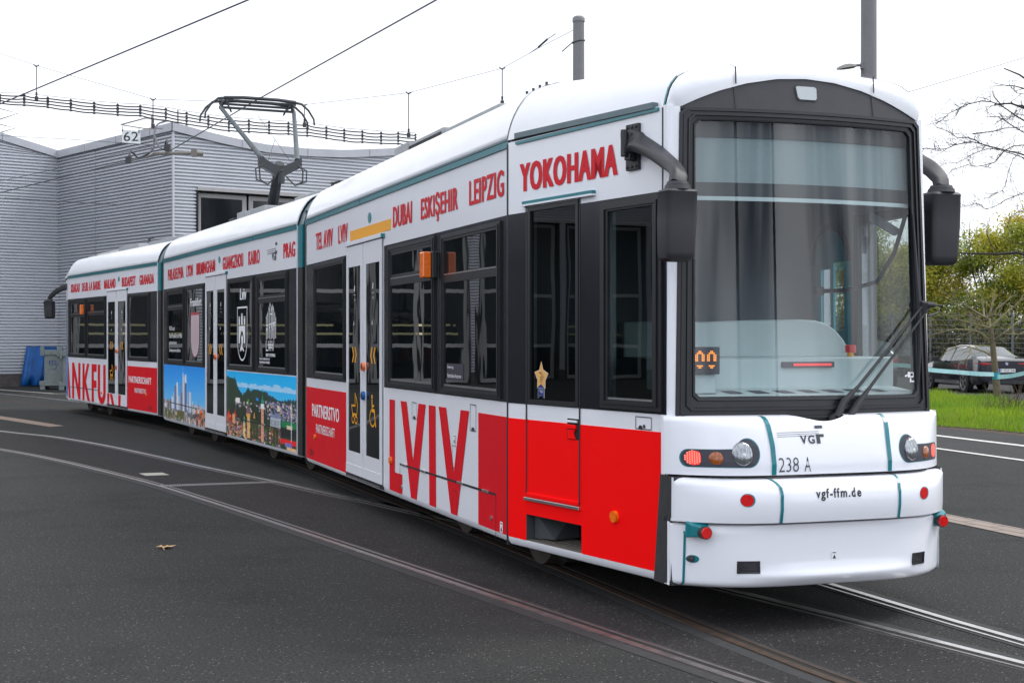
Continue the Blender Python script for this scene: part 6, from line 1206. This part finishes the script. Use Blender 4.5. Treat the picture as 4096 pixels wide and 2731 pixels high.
mirror((-10.93, 33.6), 2.585, 2.165, .125, [Vector((-10.22, 33.1, 2.90)), Vector((-10.42, 33.2, 2.90)), Vector((-10.70, 33.4, 2.80)), Vector((-10.91, 33.58, 2.66))], (.9, -.3, 0))
# ---- rear section: amber lamps and its tapered far cab
for fr, s_, z in ((FA, -1.86, 2.255), (FB, -5.68, 2.26)):
    mb = MB(); mb.rect(fr, s_-.03, s_+.06, z-.11, z+.11, -.075, -.02, 1); mb.rect(fr, s_-.045, s_+.055, z-.105, z+.105, -.15, -.0751, 0); mb.build("side_indicator", ['orange', 'black'], tram, bevel=.012)
for sg in (-1, 1):
    f = bcab(sg); mb = MB(); mb.rect(f, 0, 1.6, .24, 3.01, 0, .05, 0); mb.rect(f, .02, 1.55, 1.22, 2.52, -.004, 0, 1); mb.rect(f, .0, 1.6, .30, 1.217, -.003, 0, 2); mb.build("far_cab_side", ['white', 'band', mat("blue_sky_print", (.12, .22, .50), .35) if sg < 0 else bpy.data.materials["blue_sky_print"]], tram)
mb = MB(); rows = []
for s_, k in ((-7.5, 0), (-8.2, .35), (-8.9, .75), (-9.1, 1.0)):
    rows.append([FB(s_, 1.2+(t-1.2)*(1-.25*k), 3.02+(z-3.02)*(1-.55*k) if k < 1 else 3.0) for t, z in RP])
mb.grid(rows); mb.build("far_cab_roof", 'roofw', tram, smooth=45)
mb = MB(); mb.grid([[FB(-9.05-.25*math.cos((t-1.2)/.9*1.3), t, z) for t in lin(.30, 2.10, 10)] for z in (.26, 1.2, 1.21, 3.0)]); mb.build("far_front", 'white', tram, smooth=40)
# ------------------------------------------------------------------ fast leaf / blade meshes
def quick_mesh(name, V, F, cols, m, parent=None):
    off = ROOT(parent); V = V-np.array(off); me = bpy.data.meshes.new(name); n = len(F); k = F.shape[1]
    me.vertices.add(len(V)); me.vertices.foreach_set("co", V.astype(np.float32).ravel()); me.loops.add(n*k); me.loops.foreach_set("vertex_index", F.astype(np.int32).ravel())
    me.polygons.add(n); me.polygons.foreach_set("loop_start", np.arange(0, n*k, k, dtype=np.int32)); me.update(calc_edges=True); me.validate()
    if cols is not None:
        ca = me.color_attributes.new("Col", 'FLOAT_COLOR', 'POINT'); d = np.ones((len(V), 4), np.float32); d[:, :3] = cols; ca.data.foreach_set("color", d.ravel())
    me.materials.append(X[m]); o = bpy.data.objects.new(name, me); SC.collection.objects.link(o)
    if parent: o.parent = parent
    return o
def leaves(C, size, cols, stretch=2.2, droop=.3):
    """one small bent leaf per centre"""
    n = len(C); a = RNG.normal(size=(n, 3)); a[:, 2] -= droop; a /= np.linalg.norm(a, axis=1)[:, None]; b = np.cross(a, RNG.normal(size=(n, 3))); b /= np.linalg.norm(b, axis=1)[:, None]
    s = (size*RNG.uniform(.6, 1.4, n))[:, None]; V = np.stack([C-a*s*stretch*.5, C+b*s*.5, C+a*s*stretch*.5, C-b*s*.5], 1).reshape(-1, 3)
    return V, np.arange(4*n).reshape(n, 4), np.repeat(cols, 4, 0)
# ------------------------------------------------------------------ grass strip with blades
GN = [(7.2, 29.3), (8.044, 27.0), (8.45, 26.3), (8.75, 25.6), (9.1, 24.4), (9.9, 22.0)]; GF = [(9.2, 47), (12.2, 43.4), (13.27, 39.0), (13.0, 36.1), (13.3, 30), (14.5, 24)]
gp = [(x, y, .03) for x, y in GN]+[(x, y, .03) for x, y in GF[::-1]]
mb = MB(); mb.prism([(x, y, -.01) for x, y, _ in gp], gp); struct(mb.build("lawn", mat("grass_soil", (.045, .065, .012), .9, var=.4, scale=3)))
mb = MB(); q = GN; mb.grid([[(x-.18-.05*math.sin(i*2.3), y-.05, .004), (x+.10, y+.04, .034)] for i, (x, y) in enumerate([Vector(a).lerp(Vector(b), k/6) for a, b in zip(q, q[1:]) for k in range(6)])]); struct(mb.build("soil_edge", mat("brown_soil_edge", (.075, .048, .035), .95, var=.45, scale=9)))
def inpoly(x, y, P):
    r = np.zeros(len(x), bool); j = len(P)-1
    for i in range(len(P)):
        xi, yi = P[i][:2]; xj, yj = P[j][:2]; r ^= ((yi > y) != (yj > y)) & (x < (xj-xi)*(y-yi)/(yj-yi+1e-12)+xi); j = i
    return r
n = 90000; gx = RNG.uniform(7, 15, n); gy = RNG.uniform(23, 47, n); k = inpoly(gx, gy, gp); gx, gy = gx[k], gy[k]; n = len(gx)
h = RNG.uniform(.06, .20, n)*(1+.5*np.sin(gx*2.1)*np.sin(gy*1.7)); a = RNG.uniform(0, 6.28, n); w = RNG.uniform(.006, .014, n); lx = RNG.normal(0, .06, n); ly = RNG.normal(0, .06, n)
V = np.stack([np.stack([gx-np.cos(a)*w, gy-np.sin(a)*w, np.full(n, .03)], 1), np.stack([gx+np.cos(a)*w, gy+np.sin(a)*w, np.full(n, .03)], 1), np.stack([gx+lx, gy+ly, .03+h], 1)], 1).reshape(-1, 3)
pat = (.5+.5*np.sin(gx*1.3+1)*np.sin(gy*.9))[:, None]; c0 = np.array((.27, .40, .016))*pat+np.array((.17, .32, .018))*(1-pat); c0 = c0*RNG.uniform(.65, 1.3, (n, 1)); dry = RNG.random(n) < .06; c0[dry] = (.30, .26, .08)
struct(quick_mesh("grass", V, np.arange(3*n).reshape(n, 3), np.repeat(c0, 3, 0), 'foliage'), "stuff")
mb = MB(); mb.add([(9.2, 47.02, .004), (12.25, 43.3, .004), (13.32, 38.9, .004), (13.1, 36.0, .004), (13.4, 30, .004), (14.7, 23.5, .004), (60, 23.5, .004), (60, 72, .004), (5, 72, .004)], [tuple(range(9))]); struct(mb.build("car_park", 'asph3', recalc=False))
# ------------------------------------------------------------------ cars
def car(name, origin, head, stations, label, paint, L, half, group="cars parked beyond the grass", glassy=(), wheels=(), rw=.345, tail=None, plate=None, front=False, spokes=5):
    """stations: x from tail, half-width factor, underside, sill, belt height, roof height, roof half-width factor"""
    root = thing(name, (*origin, 0), label, "car", group); d = Vector(head).normalized(); sd = Vector((d.y, -d.x))       # sd: right side of the car
    def P(x, y, z): return (origin[0]+d.x*x+sd.x*y, origin[1]+d.y*x+sd.y*y, z)
    xs = [s[0] for s in stations]
    def st(x): return [interp([(s[0], s[k]) for s in stations], x) for k in range(1, 7)]
    XS = sorted(set(xs+lin(xs[0], xs[-1], 40))); rows = []; gl = MB(); body_ = MB()
    for x in XS:
        wf, zb, zs, zbelt, zr, rwf = st(x); w = half*wf; rr = []
        for sg in (-1, 1):
            side = [(w*.90, zb), (w*.985, zb+.10), (w, zs), (w*.99, (zs+zbelt)/2), (w*.955, zbelt), (w*rwf, zr-.045 if zr > zbelt+.1 else zbelt+.008), (w*rwf*.80, zr), (0, zr+.012)]
            rr.append([(sg*y, z) for y, z in side])
        rows.append([P(x, y, z) for y, z in rr[0]]+[P(x, y, z) for y, z in rr[1][-2::-1]])
    n = len(rows[0])
    for i in range(len(rows)-1):
        xm = (XS[i]+XS[i+1])/2
        for j in range(n-1):
            q = [rows[i][j], rows[i][j+1], rows[i+1][j+1], rows[i+1][j]]
            isg = False
            for (a, b, kind) in glassy:
                if a <= xm <= b and ((kind == 'side' and j in (4, n-6)) or (kind == 'end' and j in (5, 6, 7, 8)) ): isg = True
            (gl if isg else body_).add(q, [(0, 1, 2, 3)])
    body_.add(rows[0], [tuple(range(n))]); body_.add(rows[-1], [tuple(range(n))]); body_.add([rows[0][0], rows[-1][0], rows[-1][-1], rows[0][-1]], [(0, 1, 2, 3)])
    bo = body_.build("body", paint, root, smooth=42); gl.build("windows", 'carg', root, smooth=42)
    # window pillars, sill trim, handles, mirror
    tr = MB()
    for (a, b, kind) in glassy:
        if kind != 'side': continue
        for xp in ((a+b)/2,):
            wf, zb, zs, zbelt, zr, rwf = st(xp); w = half*wf
            for sg in (-1, 1): tr.prism([P(xp-.035, sg*w*.957, zbelt), P(xp+.035, sg*w*.957, zbelt), P(xp+.035, sg*w*(rwf+.01), zr-.04), P(xp-.035, sg*w*(rwf+.01), zr-.04)], [P(xp-.035, sg*w*.90, zbelt), P(xp+.035, sg*w*.90, zbelt), P(xp+.035, sg*w*(rwf-.06), zr-.05), P(xp-.035, sg*w*(rwf-.06), zr-.05)])
    tr.build("window_pillar", 'black', root)
    for sg in (-1, 1):
        mb = MB(); x = xs[-1]*.625; wf, zb, zs, zbelt, zr, rwf = st(x); w = half*wf
        mb.add([], []); mb.tube([P(x, sg*w*.95, zbelt+.02), P(x, sg*(w+.10), zbelt+.05)], .03, 6); mb.box(P(x, sg*(w+.15), zbelt+.08), (.24, .10, .16), math.atan2(d.y, d.x)+math.pi/2); mb.build("wing_mirror", 'black', root, bevel=.02)
        mb = MB()
        for xp in (xs[-1]*.36, xs[-1]*.55): wf, zb, zs, zbelt, zr, rwf = st(xp); mb.box(P(xp, sg*half*wf*.99, zbelt-.10), (.17, .04, .03), math.atan2(d.y, d.x))
        mb.build("door_handle", paint, root)
        mb = MB(); mb.prism([P(wheels[0]+.45, sg*half*1.0, .26), P(wheels[1]-.45, sg*half*1.0, .26), P(wheels[1]-.45, sg*half*1.0, .32), P(wheels[0]+.6, sg*half*1.0, .36)], [P(wheels[0]+.45, sg*half*.9, .26), P(wheels[1]-.45, sg*half*.9, .26), P(wheels[1]-.45, sg*half*.9, .32), P(wheels[0]+.6, sg*half*.9, .36)]); mb.build("sill_trim", 'alu' if paint == 'carp' else 'black', root)
        for xw in wheels:
            def ring(r, y, nn=28): return [P(xw+r*math.cos(2*math.pi*k/nn), sg*y, rw+r*math.sin(2*math.pi*k/nn)) for k in range(nn)]
            hy = half-.0; mb = MB(); mb.add(ring(rw+.055, hy+.002), [tuple(range(28))]); mb.build("wheel_arch", 'dark', root, recalc=False)
            mb = MB(); mb.grid([ring(rw*.70, hy+.012), ring(rw*.75, hy+.022), ring(rw*.95, hy+.022), ring(rw, hy+.005), ring(rw, hy-.2)], 0, True); mb.add(ring(rw*.72, hy+.008), [tuple(range(28))]); wl = mb.build("wheel", 'tyre', root, smooth=40)
            mb = MB(); mb.grid([ring(rw*.66, hy+.018), ring(rw*.73, hy+.024)], 0, True)
            for k in range(spokes):
                for o in (-.16, .16):
                    a = 2*math.pi*k/spokes+.3; c_, s_ = math.cos(a), math.sin(a); c2, s2 = math.cos(a+o), math.sin(a+o); px, pz = -s_*.018, c_*.018
                    mb.add([P(xw+c_*.05+px, sg*(hy+.022), rw+s_*.05+pz), P(xw+c_*.05-px, sg*(hy+.022), rw+s_*.05-pz), P(xw+c2*rw*.70-px, sg*(hy+.022), rw+s2*rw*.70-pz), P(xw+c2*rw*.70+px, sg*(hy+.022), rw+s2*rw*.70+pz)], [(0, 1, 2, 3)])
            mb.add(ring(.06, hy+.025, 14), [tuple(range(14))]); mb.build("rim", 'rim', wl, recalc=False, weld=False)
    if tail:
        x, y0, y1, za, zb_ = tail
        for sg in (-1, 1):
            mb = MB(); mb.prism([P(-.03, sg*y0, za+.02), P(-.03, sg*(y1-.08), za), P(-.03, sg*(y1-.08), zb_), P(-.03, sg*y0, zb_-.02)], [P(x, sg*y0, za+.02), P(x, sg*(y1-.08), za), P(x, sg*(y1-.08), zb_), P(x, sg*y0, zb_-.02)]); mb.prism([P(-.025, sg*(y1-.08), za), P(.30, sg*(half*.985), za+.05), P(.30, sg*(half*.985), zb_), P(-.025, sg*(y1-.08), zb_)], [P(.05, sg*(y1-.2), za), P(.32, sg*(half*.90), za+.05), P(.32, sg*(half*.90), zb_), P(.05, sg*(y1-.2), zb_)]); mb.build("tail_lamp", 'tailc', root, bevel=.008)
    if plate:
        fp = lambda a, t, z: P(t, -a if False else a, z)
        mb = MB(); mb.rect(fp, -.26, .26, .66, .77, -.05, -.02, 0); mb.rect(fp, -.26, -.215, .66, .77, -.053, -.0501, 1); pl_ = mb.build("number_plate", ['plate', 'platebl'], root)
        mb = MB(); text(mb, plate, fp, -.20, .24, .68, .75, -.054, .0); mb.build("plate_text", 'black', pl_, recalc=False)
        mb = MB(); 
        for r_, m_ in ((.045, 0), (.037, 1)):
            mb.add([P(-.018-.002*m_, r_*math.cos(k*math.pi/9), .93+r_*math.sin(k*math.pi/9)) for k in range(18)], [tuple(range(18))], m_)
        for q in (0, 2): mb.add([P(-.024, 0, .93)]+[P(-.024, .034*math.cos((q+k/4)*math.pi/2), .93+.034*math.sin((q+k/4)*math.pi/2)) for k in range(5)], [tuple(range(6))], 2)
        mb.build("emblem", ['alu', 'plate', 'platebl'], root, recalc=False, weld=False)
    mb = MB(); mb.prism([P(-.02, -half*.62, .30), P(-.02, half*.62, .30), P(-.02, half*.62, .40), P(-.02, -half*.62, .40)], [P(.1, -half*.62, .30), P(.1, half*.62, .30), P(.1, half*.62, .40), P(.1, -half*.62, .40)]); mb.build("bumper_insert", 'black', root)
    return root
sedan = [(0, .86, .36, .50, .98, 1.00, .86), (.12, .93, .28, .48, 1.06, 1.075, .86), (.5, .98, .24, .46, 1.06, 1.10, .84), (.85, 1, .22, .46, 1.045, 1.14, .80), (1.7, 1, .21, .46, 1.01, 1.44, .72), (2.4, 1, .20, .46, .985, 1.50, .72), (3.05, 1, .20, .46, .97, 1.455, .73), (3.85, 1, .20, .46, .95, 1.00, .80), (4.5, .96, .22, .46, .86, .90, .82), (4.9, .86, .26, .44, .74, .77, .82), (5.05, .72, .34, .44, .62, .64, .8)]
car("parked_car", (15.30, 44.0), (-.06, 1), sedan, "shiny black saloon with number plate F DZ 5E parked beyond the thin tree", 'carp', 5.05, .95, glassy=((1.05, 3.55, 'side'), (.85, 1.7, 'end'), (3.05, 3.85, 'end')), wheels=(1.05, 4.1), tail=(.06, .34, .86, .89, .955), plate="F DZ 5E")
suv = [(0, .86, .40, .60, 1.08, 1.12, .84), (.15, .93, .32, .58, 1.08, 1.30, .80), (.5, 1, .28, .55, 1.05, 1.60, .76), (1.4, 1, .26, .55, 1.03, 1.68, .76), (2.6, 1, .26, .55, 1.0, 1.64, .77), (3.4, 1, .26, .55, 1.0, 1.06, .82), (4.3, .94, .28, .5, .92, .96, .82), (4.65, .78, .36, .5, .72, .74, .8)]
car("parked_car", (12.25, 48.0), (-.06, 1), suv, "dark grey hatchback parked left of the black saloon, partly behind the tram's windscreen", 'suvp', 4.65, .94, glassy=((.7, 3.0, 'side'), (.15, .5, 'end'), (2.6, 3.4, 'end')), wheels=(.9, 3.7), tail=(.06, .45, .84, .88, 1.04), plate=None)
car("parked_car", (15.55, 40.4), (.25, -1), [(s[0], *s[1:]) for s in sedan], "silver-white car cut off by the right edge, nearer than the black saloon", 'carw', 5.05, .93, glassy=((1.05, 3.55, 'side'), (.85, 1.7, 'end'), (3.05, 3.85, 'end')), wheels=(1.05, 4.1), tail=(.06, .34, .86, .89, .955))
# ------------------------------------------------------------------ steel mat fence
fe = thing("mesh_fence", (21, 62, 0), "grey steel mesh fence with posts between the parked cars and the yellow-green trees", "fence")
FA0, FA1 = Vector((12.2, 71.5)), Vector((25.5, 57.0)); FL = (FA1-FA0).length; fd = (FA1-FA0)/FL
def fpt(s_, z): p = FA0+fd*s_; return (p.x, p.y, z)
s_ = 0; k = 0
while s_ < FL:
    mb = MB(); mb.box((*fpt(s_, 0)[:2], 1.42), (.07, .07, 2.84), math.atan2(fd.y, fd.x)); mb.build("post", 'fence', fe); s_ += 1.98
mb = MB()
for z in lin(.1, 2.75, 13): mb.cyl(fpt(0, z), fpt(FL, z), .011, 4)
for i in range(int(FL/.12)): mb.cyl(fpt(i*.12, .08), fpt(i*.12, 2.2), .003, 3)
o_ = mb.build("wire_mesh", 'fence', fe, weld=False, recalc=False)
# ------------------------------------------------------------------ trees
def branch(mb, p, d, r, L, depth, spread=.6, up=.15, seg=5, tips=None, kink=.25, nkids=(3, 5), n=5):
    pts = [Vector(p)]; rs = [r]; d = Vector(d).normalized()
    for i in range(seg):
        d = (d+Vector((random.gauss(0, kink), random.gauss(0, kink), random.gauss(0, kink)+up*.3))).normalized(); pts.append(pts[-1]+d*L/seg); rs.append(r*(1-.72*(i+1)/seg))
    mb.tube(pts, rs, n if r > .012 else 3, caps=False)
    if tips is not None and depth <= 1: tips += pts[2:]
    if depth > 0:
        for k in range(random.randint(*nkids)):
            i = random.randint(1, seg); q = (pts[i]-pts[i-1]).normalized(); nd = (q+Vector((random.gauss(0, spread), random.gauss(0, spread), random.gauss(0, spread)+up))).normalized()
            branch(mb, pts[i], nd, max(.003, rs[i]*.62), L*random.uniform(.45, .7), depth-1, spread, up, seg, tips, kink, nkids, n)
def leafy(name, x, y, h, w, label, cols, nleaf, size=.16, group="yellow-green trees behind the fence", low=.10):
    root = thing(name, (x, y, 0), label, "tree", group); mb = MB(); tips = []
    for k in range(4):
        branch(mb, (x+random.uniform(-.5, .5), y+random.uniform(-.5, .5), 0), (random.gauss(0, .22), random.gauss(0, .22), 1), .10, h*.8, 2, .55, .35, 6, tips, .16, (4, 6))
    mb.build("trunk", 'twig', root, weld=False, recalc=False)
    cl = []; nc = 46
    for k in range(nc):                                       # clumps with gaps between
        a = RNG.uniform(0, 6.28); zz = h*(low+(1-low)*RNG.beta(1.5, 1.15)); rr = w*math.sqrt(RNG.random())*(.55+.5*math.sin(math.pi*min(1, zz/h*.9+.1))); cl.append((x+rr*math.cos(a), y+rr*math.sin(a)*.8, zz, RNG.uniform(.40, 1.0)))
    per = nleaf//nc; C = []; K = []
    for cx, cy, cz, r in cl:
        p = RNG.normal(size=(per, 3))*np.array((r*.62, r*.62, r*.42)); C.append(p+np.array((cx, cy, cz))); tone = cols[RNG.integers(len(cols))]; K.append(np.array(tone)[None, :]*RNG.uniform(.7, 1.25, (per, 1)))
    C = np.concatenate(C); K = np.concatenate(K); ok = C[:, 2] > .1; V, F, c = leaves(C[ok], size, K[ok], 2.6, .5); quick_mesh("crown", V, F, c, 'foliage', root); return root
YG = [(.50, .46, .05), (.44, .44, .05), (.36, .40, .055), (.54, .45, .05), (.30, .36, .06)]
GR = [(.20, .28, .06), (.26, .31, .06), (.34, .35, .06), (.15, .21, .05)]
LBL = ["golden yellow-green tree whose top shows right beside the right-hand mirror", "olive yellow tree in the middle of the row behind the fence", "taller yellow-green tree at the right edge behind the fence", "greener tree of the row seen through the right of the windscreen", "yellow-green tree seen between windscreen edge and right-hand mirror", "tall dull green tree seen through the cab's far window"]
TS = [(20.4, 70.5, 6.3, 2.3, YG, 0), (23.0, 69, 6.9, 2.3, YG[:3]+GR[:1], 1), (25.6, 67.5, 7.9, 2.5, YG, 2), (17.8, 73, 7.6, 2.3, GR+YG[:2], 3), (18.9, 70.5, 6.1, 1.9, YG, 4), (14.6, 76, 8.2, 2.6, GR, 5)]
for x, y, h, w, c, i in TS: leafy("leafy_tree", x, y, h, w, LBL[i], c, 26000, .065)
for i, (x, y, h, lb) in enumerate(((18.0, 66.6, 2.3, "dark brushy shrub behind the fence, seen through the windscreen corner"), (20.3, 65.0, 2.5, "dark tangled shrub behind the fence above the saloon's bonnet"), (22.6, 63.4, 2.4, "dark shrub behind the fence beside the thin tree's trunk"), (24.8, 61.6, 2.5, "dark shrub behind the fence at the right edge"))):
    rt = thing("shrub", (x, y, 0), lb, "shrub", "dark shrubs along the fence"); mb = MB()
    for k in range(26): branch(mb, (x+random.gauss(0, .8), y+random.gauss(0, .4), 0), (random.gauss(0, .4), random.gauss(0, .3), 1), .022, h*random.uniform(.6, 1.1), 1, .5, .2, 4, None, .3, (2, 4), 4)
    mb.build("twigs", 'brush', rt, weld=False, recalc=False)
    C = RNG.normal(size=(2600, 3))*np.array((.95, .6, h*.30))+np.array((x, y, h*.45)); C = C[C[:, 2] > .05]; K = np.array([(.045, .055, .022), (.07, .06, .035), (.035, .045, .02), (.12, .13, .04)])[RNG.integers(0, 4, len(C))]*RNG.uniform(.6, 1.3, (len(C), 1)); V, F, c = leaves(C, .10, K, 2.4, .3); quick_mesh("leaves", V, F, c, 'foliage', rt)
def limbs(mb, data, r0, taper, tw, twL):
    for i, pl_ in enumerate(data):
        P_ = [Vector(p) for p in pl_]; n = len(P_); r = r0(i); mb.tube(cr_spline(P_, .12), [max(.004, r*(1-taper*k/(len(cr_spline(P_, .12))))) for k in range(len(cr_spline(P_, .12)))], 6, caps=False)
        for k in range(1, n):
            for _ in range(tw):
                f = random.random(); p = P_[k-1].lerp(P_[k], f); d = (P_[k]-P_[k-1]).normalized(); nd = d*random.uniform(.2, .9)+Vector((random.gauss(0, .5), random.gauss(0, .5), random.gauss(.15, .5)))
                branch(mb, p, nd, max(.004, r*.30), twL*random.uniform(.4, 1.2), 1, .6, .05, 4, None, .35, (1, 3), 4)
bt = thing("bare_tree", (10.95, 28, 0), "leafless tree whose dark branches reach into the sky from the right edge", "tree")
mb = MB(); mb.tube(cr_spline([(10.95, 28, 0), (10.9, 28, 2.2), (10.98, 28.1, 4.0), (10.85, 28, 5.2), (10.9, 28, 7.2)], .3), .14, 10); mb.build("trunk", 'twig', bt, smooth=60)
mb = MB()
BL = [[(10.92, 28.0, p[0][2]-.35-.2*(i % 3))]+p if p[0][0] > 9.7 else p for i, p in enumerate(BARE_LIMBS)]
limbs(mb, BL, lambda i: .022 if i in (0, 2, 3) else .013, .75, 4, .42)
for k in range(14): branch(mb, (10.9, 28, random.uniform(3, 7)), (random.uniform(-.6, 1), random.gauss(0, .8), random.uniform(-.1, .7)), .045, random.uniform(1.5, 2.6), 2, .6, .05, 5, None, .28, (3, 4), 4)
mb.build("crown", 'twig', bt, weld=False, recalc=False)
yt = thing("young_tree", (12.91, 37.8, 0), "thin leafless young tree on the lawn with turquoise tape around its trunk", "tree")
mb = MB(); T0 = [Vector(p) for p in YOUNG_LIMBS[0]]; mb.tube(cr_spline(T0, .15), [.105-.045*k/(len(cr_spline(T0, .15))) for k in range(len(cr_spline(T0, .15)))], 10); mb.build("trunk", 'bark', yt, smooth=60)
mb = MB(); limbs(mb, YOUNG_LIMBS[1:], lambda i: .040 if i in (0, 1) else .026, .72, 3, .55); mb.build("crown", mat("olive_grey_twigs", (.21, .18, .10), .85, var=.3, scale=9), yt, weld=False, recalc=False)
def tape(name, pts, label, w=.115):
    mb = MB(); P_ = cr_spline(pts, .1); rows = []
    for i, p in enumerate(P_): a = .25*math.sin(i*.13)+.12*math.sin(i*.41); rows.append([p+Vector((0, math.sin(a)*w/2, -math.cos(a)*w/2)), p+Vector((0, -math.sin(a)*w/2, math.cos(a)*w/2))])
    mb.grid(rows); return tag(mb.build(name, 'tapem', smooth=80), label, "barrier tape")
tape("barrier_tape", [(8.6, 38.9, 1.05)]+TAPE_A, "turquoise and white barrier tape stretched from the trunk left across the saloon's side"); tape("barrier_tape", TAPE_B, "short barrier tape running from the trunk to the right edge")
mb = MB(); mb.tube([(12.872, 37.8, .615), (12.866, 37.8, .80)], .10, 14); tag(mb.build("tape_wrap", 'tapeb'), "turquoise tape wound around the thin tree's trunk", "tape")
mb = MB(); mb.cyl((8.6, 38.9, 0), (8.6, 38.9, 1.25), .03, 8); tag(mb.build("stake", 'bark'), "thin stake behind the tram holding the far end of the barrier tape", "stake")
for x, y, h, n, lb in ((11.45, 32.4, .75, 30, "bare twiggy shrub on the lawn right of the thin tree"), (10.85, 32.0, .42, 26, "low dry tuft of twigs at the foot of the thin tree"), (9.55, 35.6, .40, 12, "small dry stump with twigs on the lawn near the tram"), (12.2, 31.2, .6, 18, "bare twigs on the lawn at the right edge")):
    rt = thing("bare_shrub", (x, y, 0), lb, "shrub"); mb = MB()
    for k in range(n): branch(mb, (x+random.gauss(0, .16), y+random.gauss(0, .12), 0), (random.gauss(0, .35), random.gauss(0, .3), 1), .010, h*random.uniform(.5, 1.15), 1, .5, .2, 4, None, .28, (1, 3), 4)
    mb.build("twigs", 'brush', rt, weld=False, recalc=False)
